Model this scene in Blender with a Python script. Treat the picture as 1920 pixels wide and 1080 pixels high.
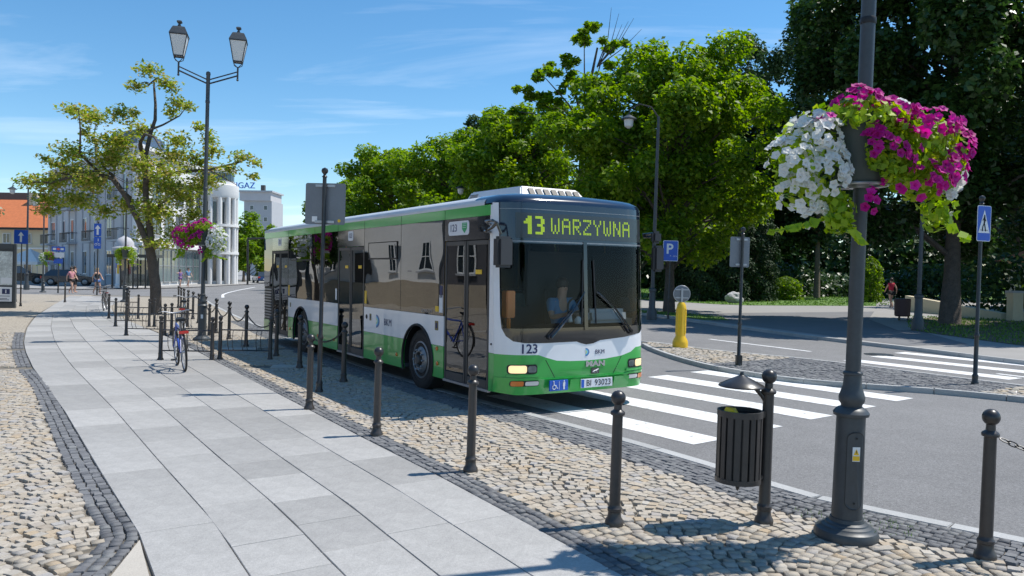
import bpy, bmesh, math, random
import numpy as np
from mathutils import Vector, Matrix
for o in list(bpy.data.objects): bpy.data.objects.remove(o, do_unlink=True)
scene = bpy.context.scene
R = math.radians
# ------------------------------------------------------------------ camera
CAM_H, PITCH, ROLL, FPX = 1.847, -0.0205, 0.0141, 1474.8
cam_d = bpy.data.cameras.new("camera"); cam = bpy.data.objects.new("camera", cam_d); scene.collection.objects.link(cam)
cam_d.sensor_width = 36; cam_d.lens = FPX/1920*36; cam_d.clip_start = .05; cam_d.clip_end = 3000
fw = Vector((0, math.cos(PITCH), math.sin(PITCH))); r0 = Vector((1, 0, 0)); u0 = r0.cross(fw)
rt = math.cos(ROLL)*r0+math.sin(ROLL)*u0; up = -math.sin(ROLL)*r0+math.cos(ROLL)*u0
m = Matrix((rt, up, -fw)).transposed().to_4x4(); m.translation = (0, 0, CAM_H); cam.matrix_world = m
scene.camera = cam
scene.render.resolution_x, scene.render.resolution_y = 1024, 576
# ------------------------------------------------------------------ sky, sun, exposure
SUN_EL, SUN_AZ = R(60), R(17)            # azimuth counter-clockwise from +X
w = bpy.data.worlds.new("World"); scene.world = w; w.use_nodes = True
nt = w.node_tree; nt.nodes.clear(); N = nt.nodes.new; L = nt.links.new
sky = N('ShaderNodeTexSky'); sky.sky_type = 'NISHITA'; sky.sun_disc = False
sky.sun_elevation = SUN_EL; sky.sun_rotation = math.pi/2-SUN_AZ
sky.air_density = 1.0; sky.dust_density = 0.0; sky.ozone_density = 3.5; sky.altitude = 150
tc = N('ShaderNodeTexCoord'); sx = N('ShaderNodeSeparateXYZ'); L(tc.outputs['Generated'], sx.inputs[0])
def mth(op, a, b):
    n = N('ShaderNodeMath'); n.operation = op
    for i, v in enumerate((a, b)):
        if isinstance(v, (int, float)): n.inputs[i].default_value = v
        else: L(v, n.inputs[i])
    return n.outputs[0]
zz = mth('ADD', mth('MAXIMUM', sx.outputs[2], 0.0), .10)
cx = N('ShaderNodeCombineXYZ'); L(mth('MULTIPLY', mth('DIVIDE', sx.outputs[0], zz), .33), cx.inputs[0]); L(mth('DIVIDE', sx.outputs[1], zz), cx.inputs[1])
n1 = N('ShaderNodeTexNoise'); n1.inputs['Scale'].default_value = 1.15; n1.inputs['Detail'].default_value = 8; n1.inputs['Roughness'].default_value = .58; n1.inputs['Distortion'].default_value = .5
L(cx.outputs[0], n1.inputs['Vector'])
rp = N('ShaderNodeValToRGB'); rp.color_ramp.elements[0].position = .53; rp.color_ramp.elements[1].position = .82
L(n1.outputs[0], rp.inputs[0])
mx = N('ShaderNodeMixRGB'); L(mth('MULTIPLY', rp.outputs[0], .40), mx.inputs[0]); mx.inputs[2].default_value = (8.6, 9.0, 9.4, 1)
hs = N('ShaderNodeHueSaturation'); hs.inputs['Hue'].default_value = .494; hs.inputs['Saturation'].default_value = 1.22; hs.inputs['Value'].default_value = .92; L(sky.outputs[0], hs.inputs['Color']); L(hs.outputs[0], mx.inputs[1])
bg = N('ShaderNodeBackground'); bg.inputs[1].default_value = .145; L(mx.outputs[0], bg.inputs[0])
wo = N('ShaderNodeOutputWorld'); L(bg.outputs[0], wo.inputs[0])
sd_ = bpy.data.lights.new("sun", 'SUN'); sd_.energy = 4.4; sd_.angle = R(.53); sd_.color = (1, .955, .88)
sun = bpy.data.objects.new("sun", sd_); scene.collection.objects.link(sun)
SUNV = Vector((math.cos(SUN_AZ)*math.cos(SUN_EL), math.sin(SUN_AZ)*math.cos(SUN_EL), math.sin(SUN_EL)))
sun.rotation_euler = (-SUNV).to_track_quat('-Z', 'Y').to_euler(); sun.location = (20, 0, 40)
vs = scene.view_settings; vs.view_transform = 'Standard'; vs.look = 'None'; vs.exposure = .28; vs.gamma = 1; vs.use_curve_mapping = False
# ------------------------------------------------------------------ helpers
COL = scene.collection
def link(o): COL.objects.link(o); return o
def tag(o, label=None, cat=None, group=None, kind=None):
    if label: o['label'] = label
    if cat: o['category'] = cat
    if group: o['group'] = group
    if kind: o['kind'] = kind
    return o
def thing(name, label, cat, loc=(0, 0, 0), rz=0, group=None, lean=0):
    o = link(bpy.data.objects.new(name, None)); o.location = loc; o.rotation_euler = (0, lean, rz); o.empty_display_size = .2
    return tag(o, label, cat, group)
def copy_tree(o, parent=None):
    c = o.copy(); COL.objects.link(c); c.parent = parent
    for ch in [x for x in bpy.data.objects if x.parent == o]: copy_tree(ch, c)
    return c
KIDS = {}
def dup(root, loc, rz=0, label=None, group=None, lean=0, scale=None):
    """copy of a thing with its parts and their sub-parts, sharing mesh data"""
    r = root.copy(); COL.objects.link(r); r.location = loc; r.rotation_euler = (0, lean, rz)
    if label: r['label'] = label
    if group: r['group'] = group
    if scale: r.scale = scale
    for ch in list(root.children):
        c = ch.copy(); COL.objects.link(c); c.parent = r
        for g in list(ch.children):
            d = g.copy(); COL.objects.link(d); d.parent = c
    return r
def meshobj(name, me, mat=None, parent=None):
    o = link(bpy.data.objects.new(name, me))
    if mat is not None and not len(me.materials): me.materials.append(mat)
    if parent is not None: o.parent = parent
    return o
class MB:
    def __init__(s): s.v = []; s.f = []
    def add(s, vs, fs):
        n = len(s.v); s.v += [tuple(v) for v in vs]; s.f += [tuple(i+n for i in f) for f in fs]; return s
    def box(s, x0, x1, y0, y1, z0, z1):
        return s.add([(x, y, z) for z in (z0, z1) for y in (y0, y1) for x in (x0, x1)],
                     [(0, 2, 3, 1), (4, 5, 7, 6), (0, 1, 5, 4), (2, 6, 7, 3), (0, 4, 6, 2), (1, 3, 7, 5)])
    def obox(s, c, h, M=None):
        M = M or Matrix.Identity(3); c = Vector(c)
        p = [c+M@Vector((h[0]*a, h[1]*b, h[2]*d)) for d in (-1, 1) for b in (-1, 1) for a in (-1, 1)]
        return s.add(p, [(0, 2, 3, 1), (4, 5, 7, 6), (0, 1, 5, 4), (2, 6, 7, 3), (0, 4, 6, 2), (1, 3, 7, 5)])
    def poly(s, pts): return s.add(pts, [tuple(range(len(pts)))])
    def prism(s, pts, z0, z1):
        n = len(pts)
        return s.add([(x, y, z0) for x, y in pts]+[(x, y, z1) for x, y in pts],
                     [tuple(range(n))[::-1], tuple(range(n, 2*n))]+[(i, (i+1) % n, n+(i+1) % n, n+i) for i in range(n)])
    def extr(s, pts, d):
        """polygon of 3-D points extruded by vector d"""
        n = len(pts); d = Vector(d); p = [Vector(q) for q in pts]
        return s.add(p+[q+d for q in p], [tuple(range(n))[::-1], tuple(range(n, 2*n))]+[(i, (i+1) % n, n+(i+1) % n, n+i) for i in range(n)])
    def lathe(s, prof, n=20, c=(0, 0, 0), M=None):
        M = M or Matrix.Identity(3); c = Vector(c); vs = []; fs = []
        for r, z in prof:
            for k in range(n):
                a = 2*math.pi*k/n; vs.append(c+M@Vector((r*math.cos(a), r*math.sin(a), z)))
        for j in range(len(prof)-1):
            for k in range(n): fs.append((j*n+k, j*n+(k+1) % n, (j+1)*n+(k+1) % n, (j+1)*n+k))
        if prof[0][0] > 1e-6: fs.append(tuple(range(n))[::-1])
        if prof[-1][0] > 1e-6: fs.append(tuple(range((len(prof)-1)*n, len(prof)*n)))
        return s.add(vs, fs)
    def sphere(s, c, r, n=16, m=9, sc=(1, 1, 1)):
        return s.lathe([(max(1e-7, r*math.sin(math.pi*i/m)), -r*math.cos(math.pi*i/m)) for i in range(m+1)], n, c, Matrix.Diagonal(Vector(sc)))
    def tube(s, pts, rad, n=8, cap=True):
        pts = [Vector(p) for p in pts]; k = len(pts)
        if not hasattr(rad, '__len__'): rad = [rad]*k
        vs = []; fs = []; ref = None
        for i, p in enumerate(pts):
            t = (pts[min(i+1, k-1)]-pts[max(i-1, 0)])
            t = t.normalized() if t.length > 1e-9 else Vector((0, 0, 1))
            if ref is None:
                ref = t.orthogonal().normalized()
            else:
                ref = ref-t*ref.dot(t); ref = ref.normalized() if ref.length > 1e-6 else t.orthogonal().normalized()
            b = t.cross(ref)
            for q in range(n):
                a = 2*math.pi*q/n; vs.append(p+(ref*math.cos(a)+b*math.sin(a))*rad[i])
        for i in range(k-1):
            for q in range(n): fs.append((i*n+q, i*n+(q+1) % n, (i+1)*n+(q+1) % n, (i+1)*n+q))
        if cap: fs += [tuple(range(n))[::-1], tuple(range((k-1)*n, k*n))]
        return s.add(vs, fs)
    def torus(s, c, Rr, r, M=None, n=32, k=8, sx=1):
        M = M or Matrix.Identity(3); c = Vector(c); vs = []; fs = []
        for i in range(n):
            a = 2*math.pi*i/n
            for j in range(k):
                b = 2*math.pi*j/k; q = Rr+r*math.cos(b)
                vs.append(c+M@Vector((q*math.cos(a)*sx, q*math.sin(a), r*math.sin(b))))
        for i in range(n):
            for j in range(k): fs.append((i*k+j, ((i+1) % n)*k+j, ((i+1) % n)*k+(j+1) % k, i*k+(j+1) % k))
        return s.add(vs, fs)
    def mesh(s, name, mat=None, smooth=True, fix=True, angle=38):
        me = bpy.data.meshes.new(name); me.from_pydata(s.v, [], s.f)
        if fix:
            bm = bmesh.new(); bm.from_mesh(me); bmesh.ops.recalc_face_normals(bm, faces=bm.faces); bm.to_mesh(me); bm.free()
        if smooth and len(me.polygons):
            me.polygons.foreach_set('use_smooth', [True]*len(me.polygons)); me.set_sharp_from_angle(angle=R(angle))
        if mat is not None: me.materials.append(mat)
        return me
    def build(s, name, mat=None, parent=None, smooth=True, bevel=0, fix=True):
        me = s.mesh(name, mat, smooth, fix)
        if bevel:
            bm = bmesh.new(); bm.from_mesh(me)
            es = [e for e in bm.edges if e.is_manifold and e.calc_face_angle(0) > R(40)]
            bmesh.ops.bevel(bm, geom=es, offset=bevel, segments=2, affect='EDGES', clamp_overlap=True)
            bm.to_mesh(me); bm.free()
            me.polygons.foreach_set('use_smooth', [True]*len(me.polygons)); me.set_sharp_from_angle(angle=R(38))
        return meshobj(name, me, None, parent)
def text_mesh(body, size, mat, extrude=.001, align='CENTER', bold=0):
    cu = bpy.data.curves.new('lettering', 'FONT'); cu.body = body; cu.size = size; cu.extrude = extrude; cu.align_x = align; cu.align_y = 'CENTER'; cu.resolution_u = 3; cu.offset = bold
    ob = link(bpy.data.objects.new('lettering', cu)); dg = bpy.context.evaluated_depsgraph_get()
    me = bpy.data.meshes.new_from_object(ob.evaluated_get(dg)); bpy.data.objects.remove(ob); bpy.data.curves.remove(cu)
    me.materials.clear(); me.materials.append(mat); return me
def frame3(x, y):
    """3x3 matrix with the given x and y axes (text plane)"""
    x = Vector(x).normalized(); y = Vector(y).normalized(); return Matrix((x, y, x.cross(y))).transposed()
def place_text(name, body, size, mat, parent, loc, xax, yax, **kw):
    o = meshobj(name, text_mesh(body, size, mat, **kw), None, parent)
    M = frame3(xax, yax).to_4x4(); M.translation = loc; o.matrix_local = M; return o
# ------------------------------------------------------------------ materials
def pm(name, col, rough=.5, metal=0, noise=None, bump=None, coat=0, spec=.5, attr=None, emit=None, objrnd=0):
    """principled material; noise=(scale, amount) varies colour, bump=(scale, strength, distance)"""
    mt = bpy.data.materials.new(name); mt.use_nodes = True; t = mt.node_tree; b = t.nodes['Principled BSDF']
    c4 = (*col, 1); b.inputs['Base Color'].default_value = c4; b.inputs['Roughness'].default_value = rough; b.inputs['Metallic'].default_value = metal
    b.inputs['Coat Weight'].default_value = coat; b.inputs['Coat Roughness'].default_value = .05; b.inputs['Specular IOR Level'].default_value = spec
    if emit: b.inputs['Emission Color'].default_value = (*emit[0], 1); b.inputs['Emission Strength'].default_value = emit[1]
    src = None
    tcn = t.nodes.new('ShaderNodeTexCoord') if (noise or bump) else None
    if attr:   # ramp of colours over a per-face random attribute
        a = t.nodes.new('ShaderNodeAttribute'); a.attribute_name = 'rnd'
        rmp = t.nodes.new('ShaderNodeValToRGB'); e = rmp.color_ramp.elements
        while len(e) < len(attr): e.new(.5)
        for i, cc in enumerate(attr): e[i].position = i/(len(attr)-1); e[i].color = (*cc, 1)
        t.links.new(a.outputs['Fac'], rmp.inputs[0]); src = rmp.outputs[0]
    if objrnd:
        oi = t.nodes.new('ShaderNodeObjectInfo'); hv = t.nodes.new('ShaderNodeHueSaturation')
        mr = t.nodes.new('ShaderNodeMapRange'); mr.inputs[3].default_value = 1-objrnd; mr.inputs[4].default_value = 1+objrnd
        t.links.new(oi.outputs['Random'], mr.inputs[0]); t.links.new(mr.outputs[0], hv.inputs['Value'])
        if src: t.links.new(src, hv.inputs['Color'])
        else: hv.inputs['Color'].default_value = c4
        src = hv.outputs[0]
    if noise:
        for sc, am in (noise if isinstance(noise[0], tuple) else (noise,)):
            n = t.nodes.new('ShaderNodeTexNoise'); n.inputs['Scale'].default_value = sc; n.inputs['Detail'].default_value = 5; n.inputs['Roughness'].default_value = .65
            t.links.new(tcn.outputs['Object'], n.inputs['Vector'])
            mr = t.nodes.new('ShaderNodeMapRange'); mr.inputs[1].default_value = .25; mr.inputs[2].default_value = .75; mr.inputs[3].default_value = 1-am; mr.inputs[4].default_value = 1+am
            t.links.new(n.outputs[0], mr.inputs[0])
            hv = t.nodes.new('ShaderNodeHueSaturation'); t.links.new(mr.outputs[0], hv.inputs['Value'])
            if src: t.links.new(src, hv.inputs['Color'])
            else: hv.inputs['Color'].default_value = c4
            src = hv.outputs[0]
    if src: t.links.new(src, b.inputs['Base Color'])
    if bump:
        n = t.nodes.new('ShaderNodeTexNoise'); n.inputs['Scale'].default_value = bump[0]; n.inputs['Detail'].default_value = 4
        t.links.new(tcn.outputs['Object'], n.inputs['Vector'])
        bp = t.nodes.new('ShaderNodeBump'); bp.inputs['Strength'].default_value = bump[1]; bp.inputs['Distance'].default_value = bump[2] if len(bump) > 2 else .01
        t.links.new(n.outputs[0], bp.inputs['Height']); t.links.new(bp.outputs[0], b.inputs['Normal'])
    return mt
def glass(name, tint, ior=1.5, rough=.0, wav=0, dirt=0):
    """pane: tinted see-through plus Fresnel reflection"""
    mt = bpy.data.materials.new(name); mt.use_nodes = True; t = mt.node_tree; t.nodes.clear(); n = t.nodes.new; l = t.links.new
    tr = n('ShaderNodeBsdfTransparent'); tr.inputs[0].default_value = (*tint, 1)
    gl = n('ShaderNodeBsdfGlossy'); gl.inputs['Roughness'].default_value = rough; gl.inputs[0].default_value = (.95, .97, 1, 1)
    fr = n('ShaderNodeFresnel'); fr.inputs[0].default_value = ior; mxs = n('ShaderNodeMixShader'); out = n('ShaderNodeOutputMaterial')
    if wav:
        tcn = n('ShaderNodeTexCoord'); no = n('ShaderNodeTexNoise'); no.inputs['Scale'].default_value = .9; no.inputs['Detail'].default_value = 1
        bp = n('ShaderNodeBump'); bp.inputs['Strength'].default_value = 1; bp.inputs['Distance'].default_value = wav
        l(tcn.outputs['Object'], no.inputs['Vector']); l(no.outputs[0], bp.inputs['Height']); l(bp.outputs[0], gl.inputs['Normal'])
    l(fr.outputs[0], mxs.inputs[0]); l(tr.outputs[0], mxs.inputs[1]); l(gl.outputs[0], mxs.inputs[2]); l(mxs.outputs[0], out.inputs[0]); return mt
def leafmat(name, cols, trans=.35, rough=.5, spec=.35, tv=1.5):
    mt = bpy.data.materials.new(name); mt.use_nodes = True; t = mt.node_tree; b = t.nodes['Principled BSDF']; out = t.nodes['Material Output']
    a = t.nodes.new('ShaderNodeAttribute'); a.attribute_name = 'rnd'; rmp = t.nodes.new('ShaderNodeValToRGB'); e = rmp.color_ramp.elements
    while len(e) < len(cols): e.new(.5)
    for i, cc in enumerate(cols): e[i].position = i/(len(cols)-1); e[i].color = (*cc, 1)
    t.links.new(a.outputs['Fac'], rmp.inputs[0]); t.links.new(rmp.outputs[0], b.inputs['Base Color'])
    b.inputs['Roughness'].default_value = rough; b.inputs['Specular IOR Level'].default_value = spec
    tl = t.nodes.new('ShaderNodeBsdfTranslucent'); hv = t.nodes.new('ShaderNodeHueSaturation'); hv.inputs['Value'].default_value = tv; hv.inputs['Saturation'].default_value = 1.12
    t.links.new(rmp.outputs[0], hv.inputs['Color']); t.links.new(hv.outputs[0], tl.inputs[0])
    ms = t.nodes.new('ShaderNodeMixShader'); ms.inputs[0].default_value = trans
    t.links.new(b.outputs[0], ms.inputs[1]); t.links.new(tl.outputs[0], ms.inputs[2]); t.links.new(ms.outputs[0], out.inputs[0]); return mt
M_ = {}
M_['asphalt'] = pm('asphalt', (.205, .202, .200), .88, noise=((.22, .14), (1.6, .08), (45, .30), (120, .50)), bump=(120, .7, .008), spec=.3)
M_['paint'] = pm('road_paint', (.76, .76, .75), .7, noise=((3, .06), (60, .10)), bump=(200, .25, .004))
def worn(mt, under, lo=.36, hi=.46, scale=7):
    t = mt.node_tree; b = t.nodes['Principled BSDF']; src = b.inputs['Base Color'].links[0].from_socket; tcn = t.nodes.new('ShaderNodeTexCoord')
    n = t.nodes.new('ShaderNodeTexNoise'); n.inputs['Scale'].default_value = scale; n.inputs['Detail'].default_value = 9; n.inputs['Roughness'].default_value = .78; t.links.new(tcn.outputs['Object'], n.inputs['Vector'])
    mr = t.nodes.new('ShaderNodeMapRange'); mr.inputs[1].default_value = lo; mr.inputs[2].default_value = hi; t.links.new(n.outputs[0], mr.inputs[0])
    mx = t.nodes.new('ShaderNodeMixRGB'); mx.inputs[1].default_value = (*under, 1); t.links.new(mr.outputs[0], mx.inputs[0]); t.links.new(src, mx.inputs[2]); t.links.new(mx.outputs[0], b.inputs['Base Color'])
worn(M_['paint'], (.30, .295, .285))
M_['beige'] = pm('beige_granite', (.5, .42, .3), .8, attr=[(.34, .29, .23), (.41, .355, .28), (.385, .35, .30), (.45, .39, .31), (.36, .34, .32), (.42, .33, .225), (.47, .43, .37)], noise=(45, .22), bump=(90, .5, .006), spec=.3)
M_['darkcob'] = pm('dark_basalt', (.1, .1, .11), .75, attr=[(.12, .12, .125), (.16, .16, .165), (.20, .20, .20), (.14, .14, .145), (.23, .23, .225)], noise=(60, .25), bump=(90, .5, .006), spec=.35)
M_['slab'] = pm('granite_slab', (.345, .335, .318), .72, noise=((.9, .10), (7, .10), (38, .10), (150, .24)), bump=(150, .25, .004), objrnd=.15, spec=.35)
M_['slabwarm'] = pm('warm_granite', (.46, .42, .36), .75, noise=((2, .08), (120, .2)), bump=(150, .2, .004), objrnd=.06)
M_['kerb'] = pm('kerb_granite', (.40, .40, .39), .8, noise=((4, .1), (110, .25)), bump=(120, .3, .004), objrnd=.08)
M_['bed'] = pm('joint_sand', (.17, .15, .12), .95, noise=(30, .25), bump=(120, .5, .005))
M_['paver'] = pm('concrete_paver', (.30, .29, .275), .85, noise=((.6, .08), (40, .15)), bump=(60, .3, .01))
M_['soil'] = pm('soil', (.13, .11, .07), .95, noise=((1.2, .3), (20, .3)), bump=(25, .6, .03))
M_['grass'] = leafmat('grass_blades', [(.06, .13, .02), (.10, .20, .03), (.15, .26, .05), (.18, .27, .07)], .3, .6)
M_['lawn'] = pm('lawn_ground', (.10, .19, .03), .9, noise=((.7, .25), (14, .3)), bump=(40, .6, .03))
M_['iron'] = pm('black_iron_paint', (.030, .028, .028), .34, noise=(14, .25), bump=(60, .08, .002), spec=.55)
M_['post'] = pm('brown_black_paint', (.050, .044, .041), .38, noise=((9, .2), (80, .12)), bump=(50, .08, .002), spec=.5)
M_['lampgrey'] = pm('dark_grey_paint', (.052, .060, .066), .45, noise=((6, .18), (50, .1)), bump=(50, .08, .002), spec=.5)
M_['white'] = pm('white_plastic', (.78, .78, .77), .45)
M_['steel'] = pm('galvanised_steel', (.42, .43, .45), .42, .7, noise=(8, .12))
M_['signback'] = pm('sign_back_grey', (.20, .21, .225), .5, .35, noise=((3, .08), (40, .06)))
M_['blue'] = pm('sign_blue', (.015, .10, .50), .4)
M_['yellow'] = pm('signal_yellow', (.85, .52, .02), .4, noise=(10, .08))
M_['red'] = pm('reflector_red', (.65, .03, .02), .25, coat=.6)
M_['orange'] = pm('amber_lens', (.75, .20, .03), .2, coat=.7)
M_['black'] = pm('matt_black', (.012, .012, .013), .55)
M_['rubber'] = pm('tyre_rubber', (.020, .020, .021), .75, noise=(20, .3), bump=(80, .2, .004))
M_['skin'] = pm('skin', (.55, .33, .24), .5)
M_['hair'] = pm('dark_hair', (.05, .03, .02), .6)
M_['hairblond'] = pm('blond_hair', (.42, .28, .13), .55)
M_['bark'] = pm('bark', (.10, .08, .065), .9, noise=((5, .3), (40, .3)), bump=(18, .9, .04))
M_['barkpale'] = pm('pale_bark', (.17, .135, .105), .9, noise=((5, .25), (40, .3)), bump=(18, .9, .04))
M_['maple'] = leafmat('maple_leaves', [(.065, .135, .010), (.125, .225, .014), (.19, .30, .020), (.28, .37, .035)], .5)
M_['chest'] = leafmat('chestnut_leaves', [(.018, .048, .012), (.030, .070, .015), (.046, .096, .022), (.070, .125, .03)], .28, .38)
M_['birch'] = leafmat('birch_leaves', [(.035, .075, .028), (.055, .10, .035), (.075, .125, .05)], .3)
M_['thuja'] = leafmat('thuja_foliage', [(.012, .032, .010), (.022, .055, .014), (.036, .075, .02)], .1, .7)
M_['robinia'] = leafmat('yellow_green_leaves', [(.14, .22, .025), (.22, .30, .035), (.32, .37, .055), (.42, .41, .10), (.34, .25, .09)], .45)
M_['lime'] = leafmat('lime_leaves', [(.16, .29, .012), (.28, .42, .02), (.40, .50, .03), (.13, .25, .02)], .4)
M_['petw'] = leafmat('white_petals', [(.80, .80, .78), (.88, .88, .86)], .45, .6, tv=1)
M_['petm'] = leafmat('magenta_petals', [(.42, .008, .20), (.55, .012, .28), (.66, .03, .36)], .4, .6, tv=1.2)
# ------------------------------------------------------------------ ground, roads, pavements
ROADZ = -.03
def sheet(name, pts, z, mat, kind='structure', parent=None):
    bm = bmesh.new(); f = bm.faces.new([bm.verts.new((x, y, z)) for x, y in pts]); 
    if f.normal.z < 0: f.normal_flip()
    f.normal_update()
    if f.normal.z < 0: bmesh.ops.reverse_faces(bm, faces=[f])
    bmesh.ops.triangulate(bm, faces=bm.faces[:]); me = bpy.data.meshes.new(name); bm.to_mesh(me); bm.free(); me.materials.append(mat)
    o = meshobj(name, me, None, parent)
    if kind and parent is None: o['kind'] = kind
    return o
sheet('ground', [(-900, -300), (900, -300), (900, 1500), (-900, 1500)], -.16, M_['paver'])
KERB = [(14, -3.2), (10, .3), (6, 3.6), (3.68, 5.58), (3.13, 6.1), (2.68, 6.52), (2.38, 6.98), (2.1, 7.5), (1.46, 8.55), (.3, 10.26), (-.87, 11.98), (-2.56, 14.7), (-4.4, 18.1), (-7.59, 24.36), (-10.96, 31.1), (-15.2, 40), (-18, 46), (-19.8, 48.6), (-23, 50), (-60, 51.5)]
PATHR = [(4.2, -1.4), (1.45, 3.4), (.68, 4.76), (.32, 5.42), (.02, 5.91), (-.43, 6.71), (-1.16, 7.9), (-1.98, 9.21), (-2.89, 10.7), (-4.1, 12.64), (-5.69, 15.27), (-7.66, 18.52), (-9.77, 21.85), (-12.02, 25.16), (-14.4, 28.8), (-16.4, 32.2), (-19, 37)]
PATHL = [(-.9, -.5), (-2.05, 3.0), (-2.38, 4.6), (-2.53, 5.36), (-2.88, 5.88), (-3.37, 6.59), (-3.86, 7.3), (-4.63, 8.43), (-5.68, 9.98), (-7.2, 12.21), (-8.58, 14.09), (-10.31, 16.67), (-11.8, 19.0), (-14.22, 23.05), (-17.37, 28.71), (-21.36, 36.62)]
FARK = [(22, -1), (13.4, 12.6), (11.9, 15.6), (11.0, 17.6), (10.4, 19.6), (9.79, 21.14), (9.1, 23.04), (7.12, 30.77), (6.2, 34.9), (1.5, 43.5), (-8, 60.5), (-20, 82), (-34, 108), (-60, 150)]
def smooth_line(P, step=.25):
    P = np.array(P, float); out = []
    for i in range(len(P)-1):
        p0, p1, p2, p3 = P[max(i-1, 0)], P[i], P[i+1], P[min(i+2, len(P)-1)]
        n = max(2, int(np.hypot(*(p2-p1))/step)); t = np.linspace(0, 1, n, endpoint=False)[:, None]
        d1 = (p2-p0)/2; d2 = (p3-p1)/2; L_ = np.hypot(*(p2-p1)); 
        d1 = d1/max(np.hypot(*d1), 1e-6)*L_; d2 = d2/max(np.hypot(*d2), 1e-6)*L_
        out.append((2*t**3-3*t**2+1)*p1+(t**3-2*t**2+t)*d1+(-2*t**3+3*t**2)*p2+(t**3-t**2)*d2)
    out.append(P[-1:]); return np.vstack(out)
def sdist(line, pts):
    """signed distance to an open polyline, + on its right-hand side"""
    line = np.asarray(line); pts = np.asarray(pts); best = np.full(len(pts), 1e9); sg = np.ones(len(pts))
    for a, b in zip(line[:-1], line[1:]):
        d = b-a; L2 = d@d; t = np.clip(((pts-a)@d)/L2, 0, 1); q = a+t[:, None]*d; e = pts-q; r = np.hypot(e[:, 0], e[:, 1])
        c = d[0]*e[:, 1]-d[1]*e[:, 0]; m_ = r < best-1e-9; best[m_] = r[m_]; sg[m_] = np.where(c[m_] < 0, 1, -1)
    return best*sg
def offset_line(line, d):
    line = np.asarray(line); t = np.gradient(line, axis=0); t /= np.hypot(t[:, 0], t[:, 1])[:, None]
    return line+np.stack([t[:, 1], -t[:, 0]], 1)*d     # to the right-hand side
kerb = smooth_line(KERB, .4); pathr = smooth_line(PATHR, .4); pathl = smooth_line(PATHL, .4); fark = smooth_line(FARK, .8)
# the carriageway: one asphalt sheet from the near kerb to far beyond
sheet('road', [(-160, 51.4)]+[tuple(p) for p in kerb[::-1]]+[(30, -22), (60, -22), (60, 20)]+[(22, -1)]*0+[(60, 90), (-160, 175)], ROADZ, M_['asphalt'])
# near pavement base (joint sand) and its pieces
pav = sheet('pavement', [(-60, 51.4)]+[tuple(p) for p in offset_line(kerb, -.02)[::-1]]+[(14, -8), (-60, -8)], -.02, M_['bed'])
def cobble_me(v):
    rg = random.Random(v); b = .5
    def ring(s, z, jit): return [((x*s+rg.uniform(-jit, jit)), (y*s+rg.uniform(-jit, jit)), z) for x, y in ((-b, -b), (0, -b*1.04), (b, -b), (b*1.04, 0), (b, b), (0, b*1.04), (-b, b), (-b*1.04, 0))]
    mb = MB(); lo = ring(1, -.03, .05); mid = [(x, y, -.003) for x, y, z in lo]; top = [(x*.92, y*.92, .002+rg.uniform(-.001, .001)) for x, y, z in lo]
    mb.add(lo+mid+top, [(i, (i+1) % 8, 8+(i+1) % 8, 8+i) for i in range(8)]+[(8+i, 8+(i+1) % 8, 16+(i+1) % 8, 16+i) for i in range(8)]+[tuple(range(16, 24))])
    return mb
CB = [cobble_me(i) for i in range(10)]
def add_rnd(me, vals, dom='FACE'):
    a = me.attributes.new('rnd', 'FLOAT', dom); a.data.foreach_set('value', np.asarray(vals, np.float32))
def lay(test, bbox, size, gap, ang, arc, rg, jit=.1):
    """centres, angle, sizes of setts laid in rows (segmental arcs when arc=(chord, rise))"""
    x0, x1, y0, y1 = bbox; c = np.array([(x0+x1)/2, (y0+y1)/2]); Rr = math.hypot(x1-x0, y1-y0)/2+1; s = size+gap
    nr = int(2*Rr/s)+1; n = nr*nr
    j = np.repeat(np.arange(nr), nr); i = np.tile(np.arange(nr), nr)
    off = rg.uniform(0, s, nr)[j]; u = -Rr+i*s+off+rg.normal(0, .07*s, n); v = -Rr+j*s+rg.normal(0, .05*s, n); rot = np.full(n, ang)
    if arc:
        W_, H_ = arc; ph = (u/W_) % 1*2-1; v = v+H_*(1-ph**2); rot = rot+np.arctan(-2*H_*ph*2/W_)*.9
    X = c[0]+u*math.cos(ang)-v*math.sin(ang); Y = c[1]+u*math.sin(ang)+v*math.cos(ang); P = np.stack([X, Y], 1)
    k = (X > x0) & (X < x1) & (Y > y0) & (Y < y1); P = P[k]; rot = rot[k]
    k = test(P); P = P[k]; rot = rot[k]; m_ = len(P)
    sz = np.stack([size*rg.uniform(.88, 1.08, m_), size*rg.uniform(.86, 1.04, m_)], 1)
    return P, rot+rg.normal(0, jit, m_), sz
def in_view(P, margin=1.2, near=2.4, add=1.0):
    return (P[:, 1] > near) & (np.abs(P[:, 0]) < P[:, 1]*.651*margin+add)
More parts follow.
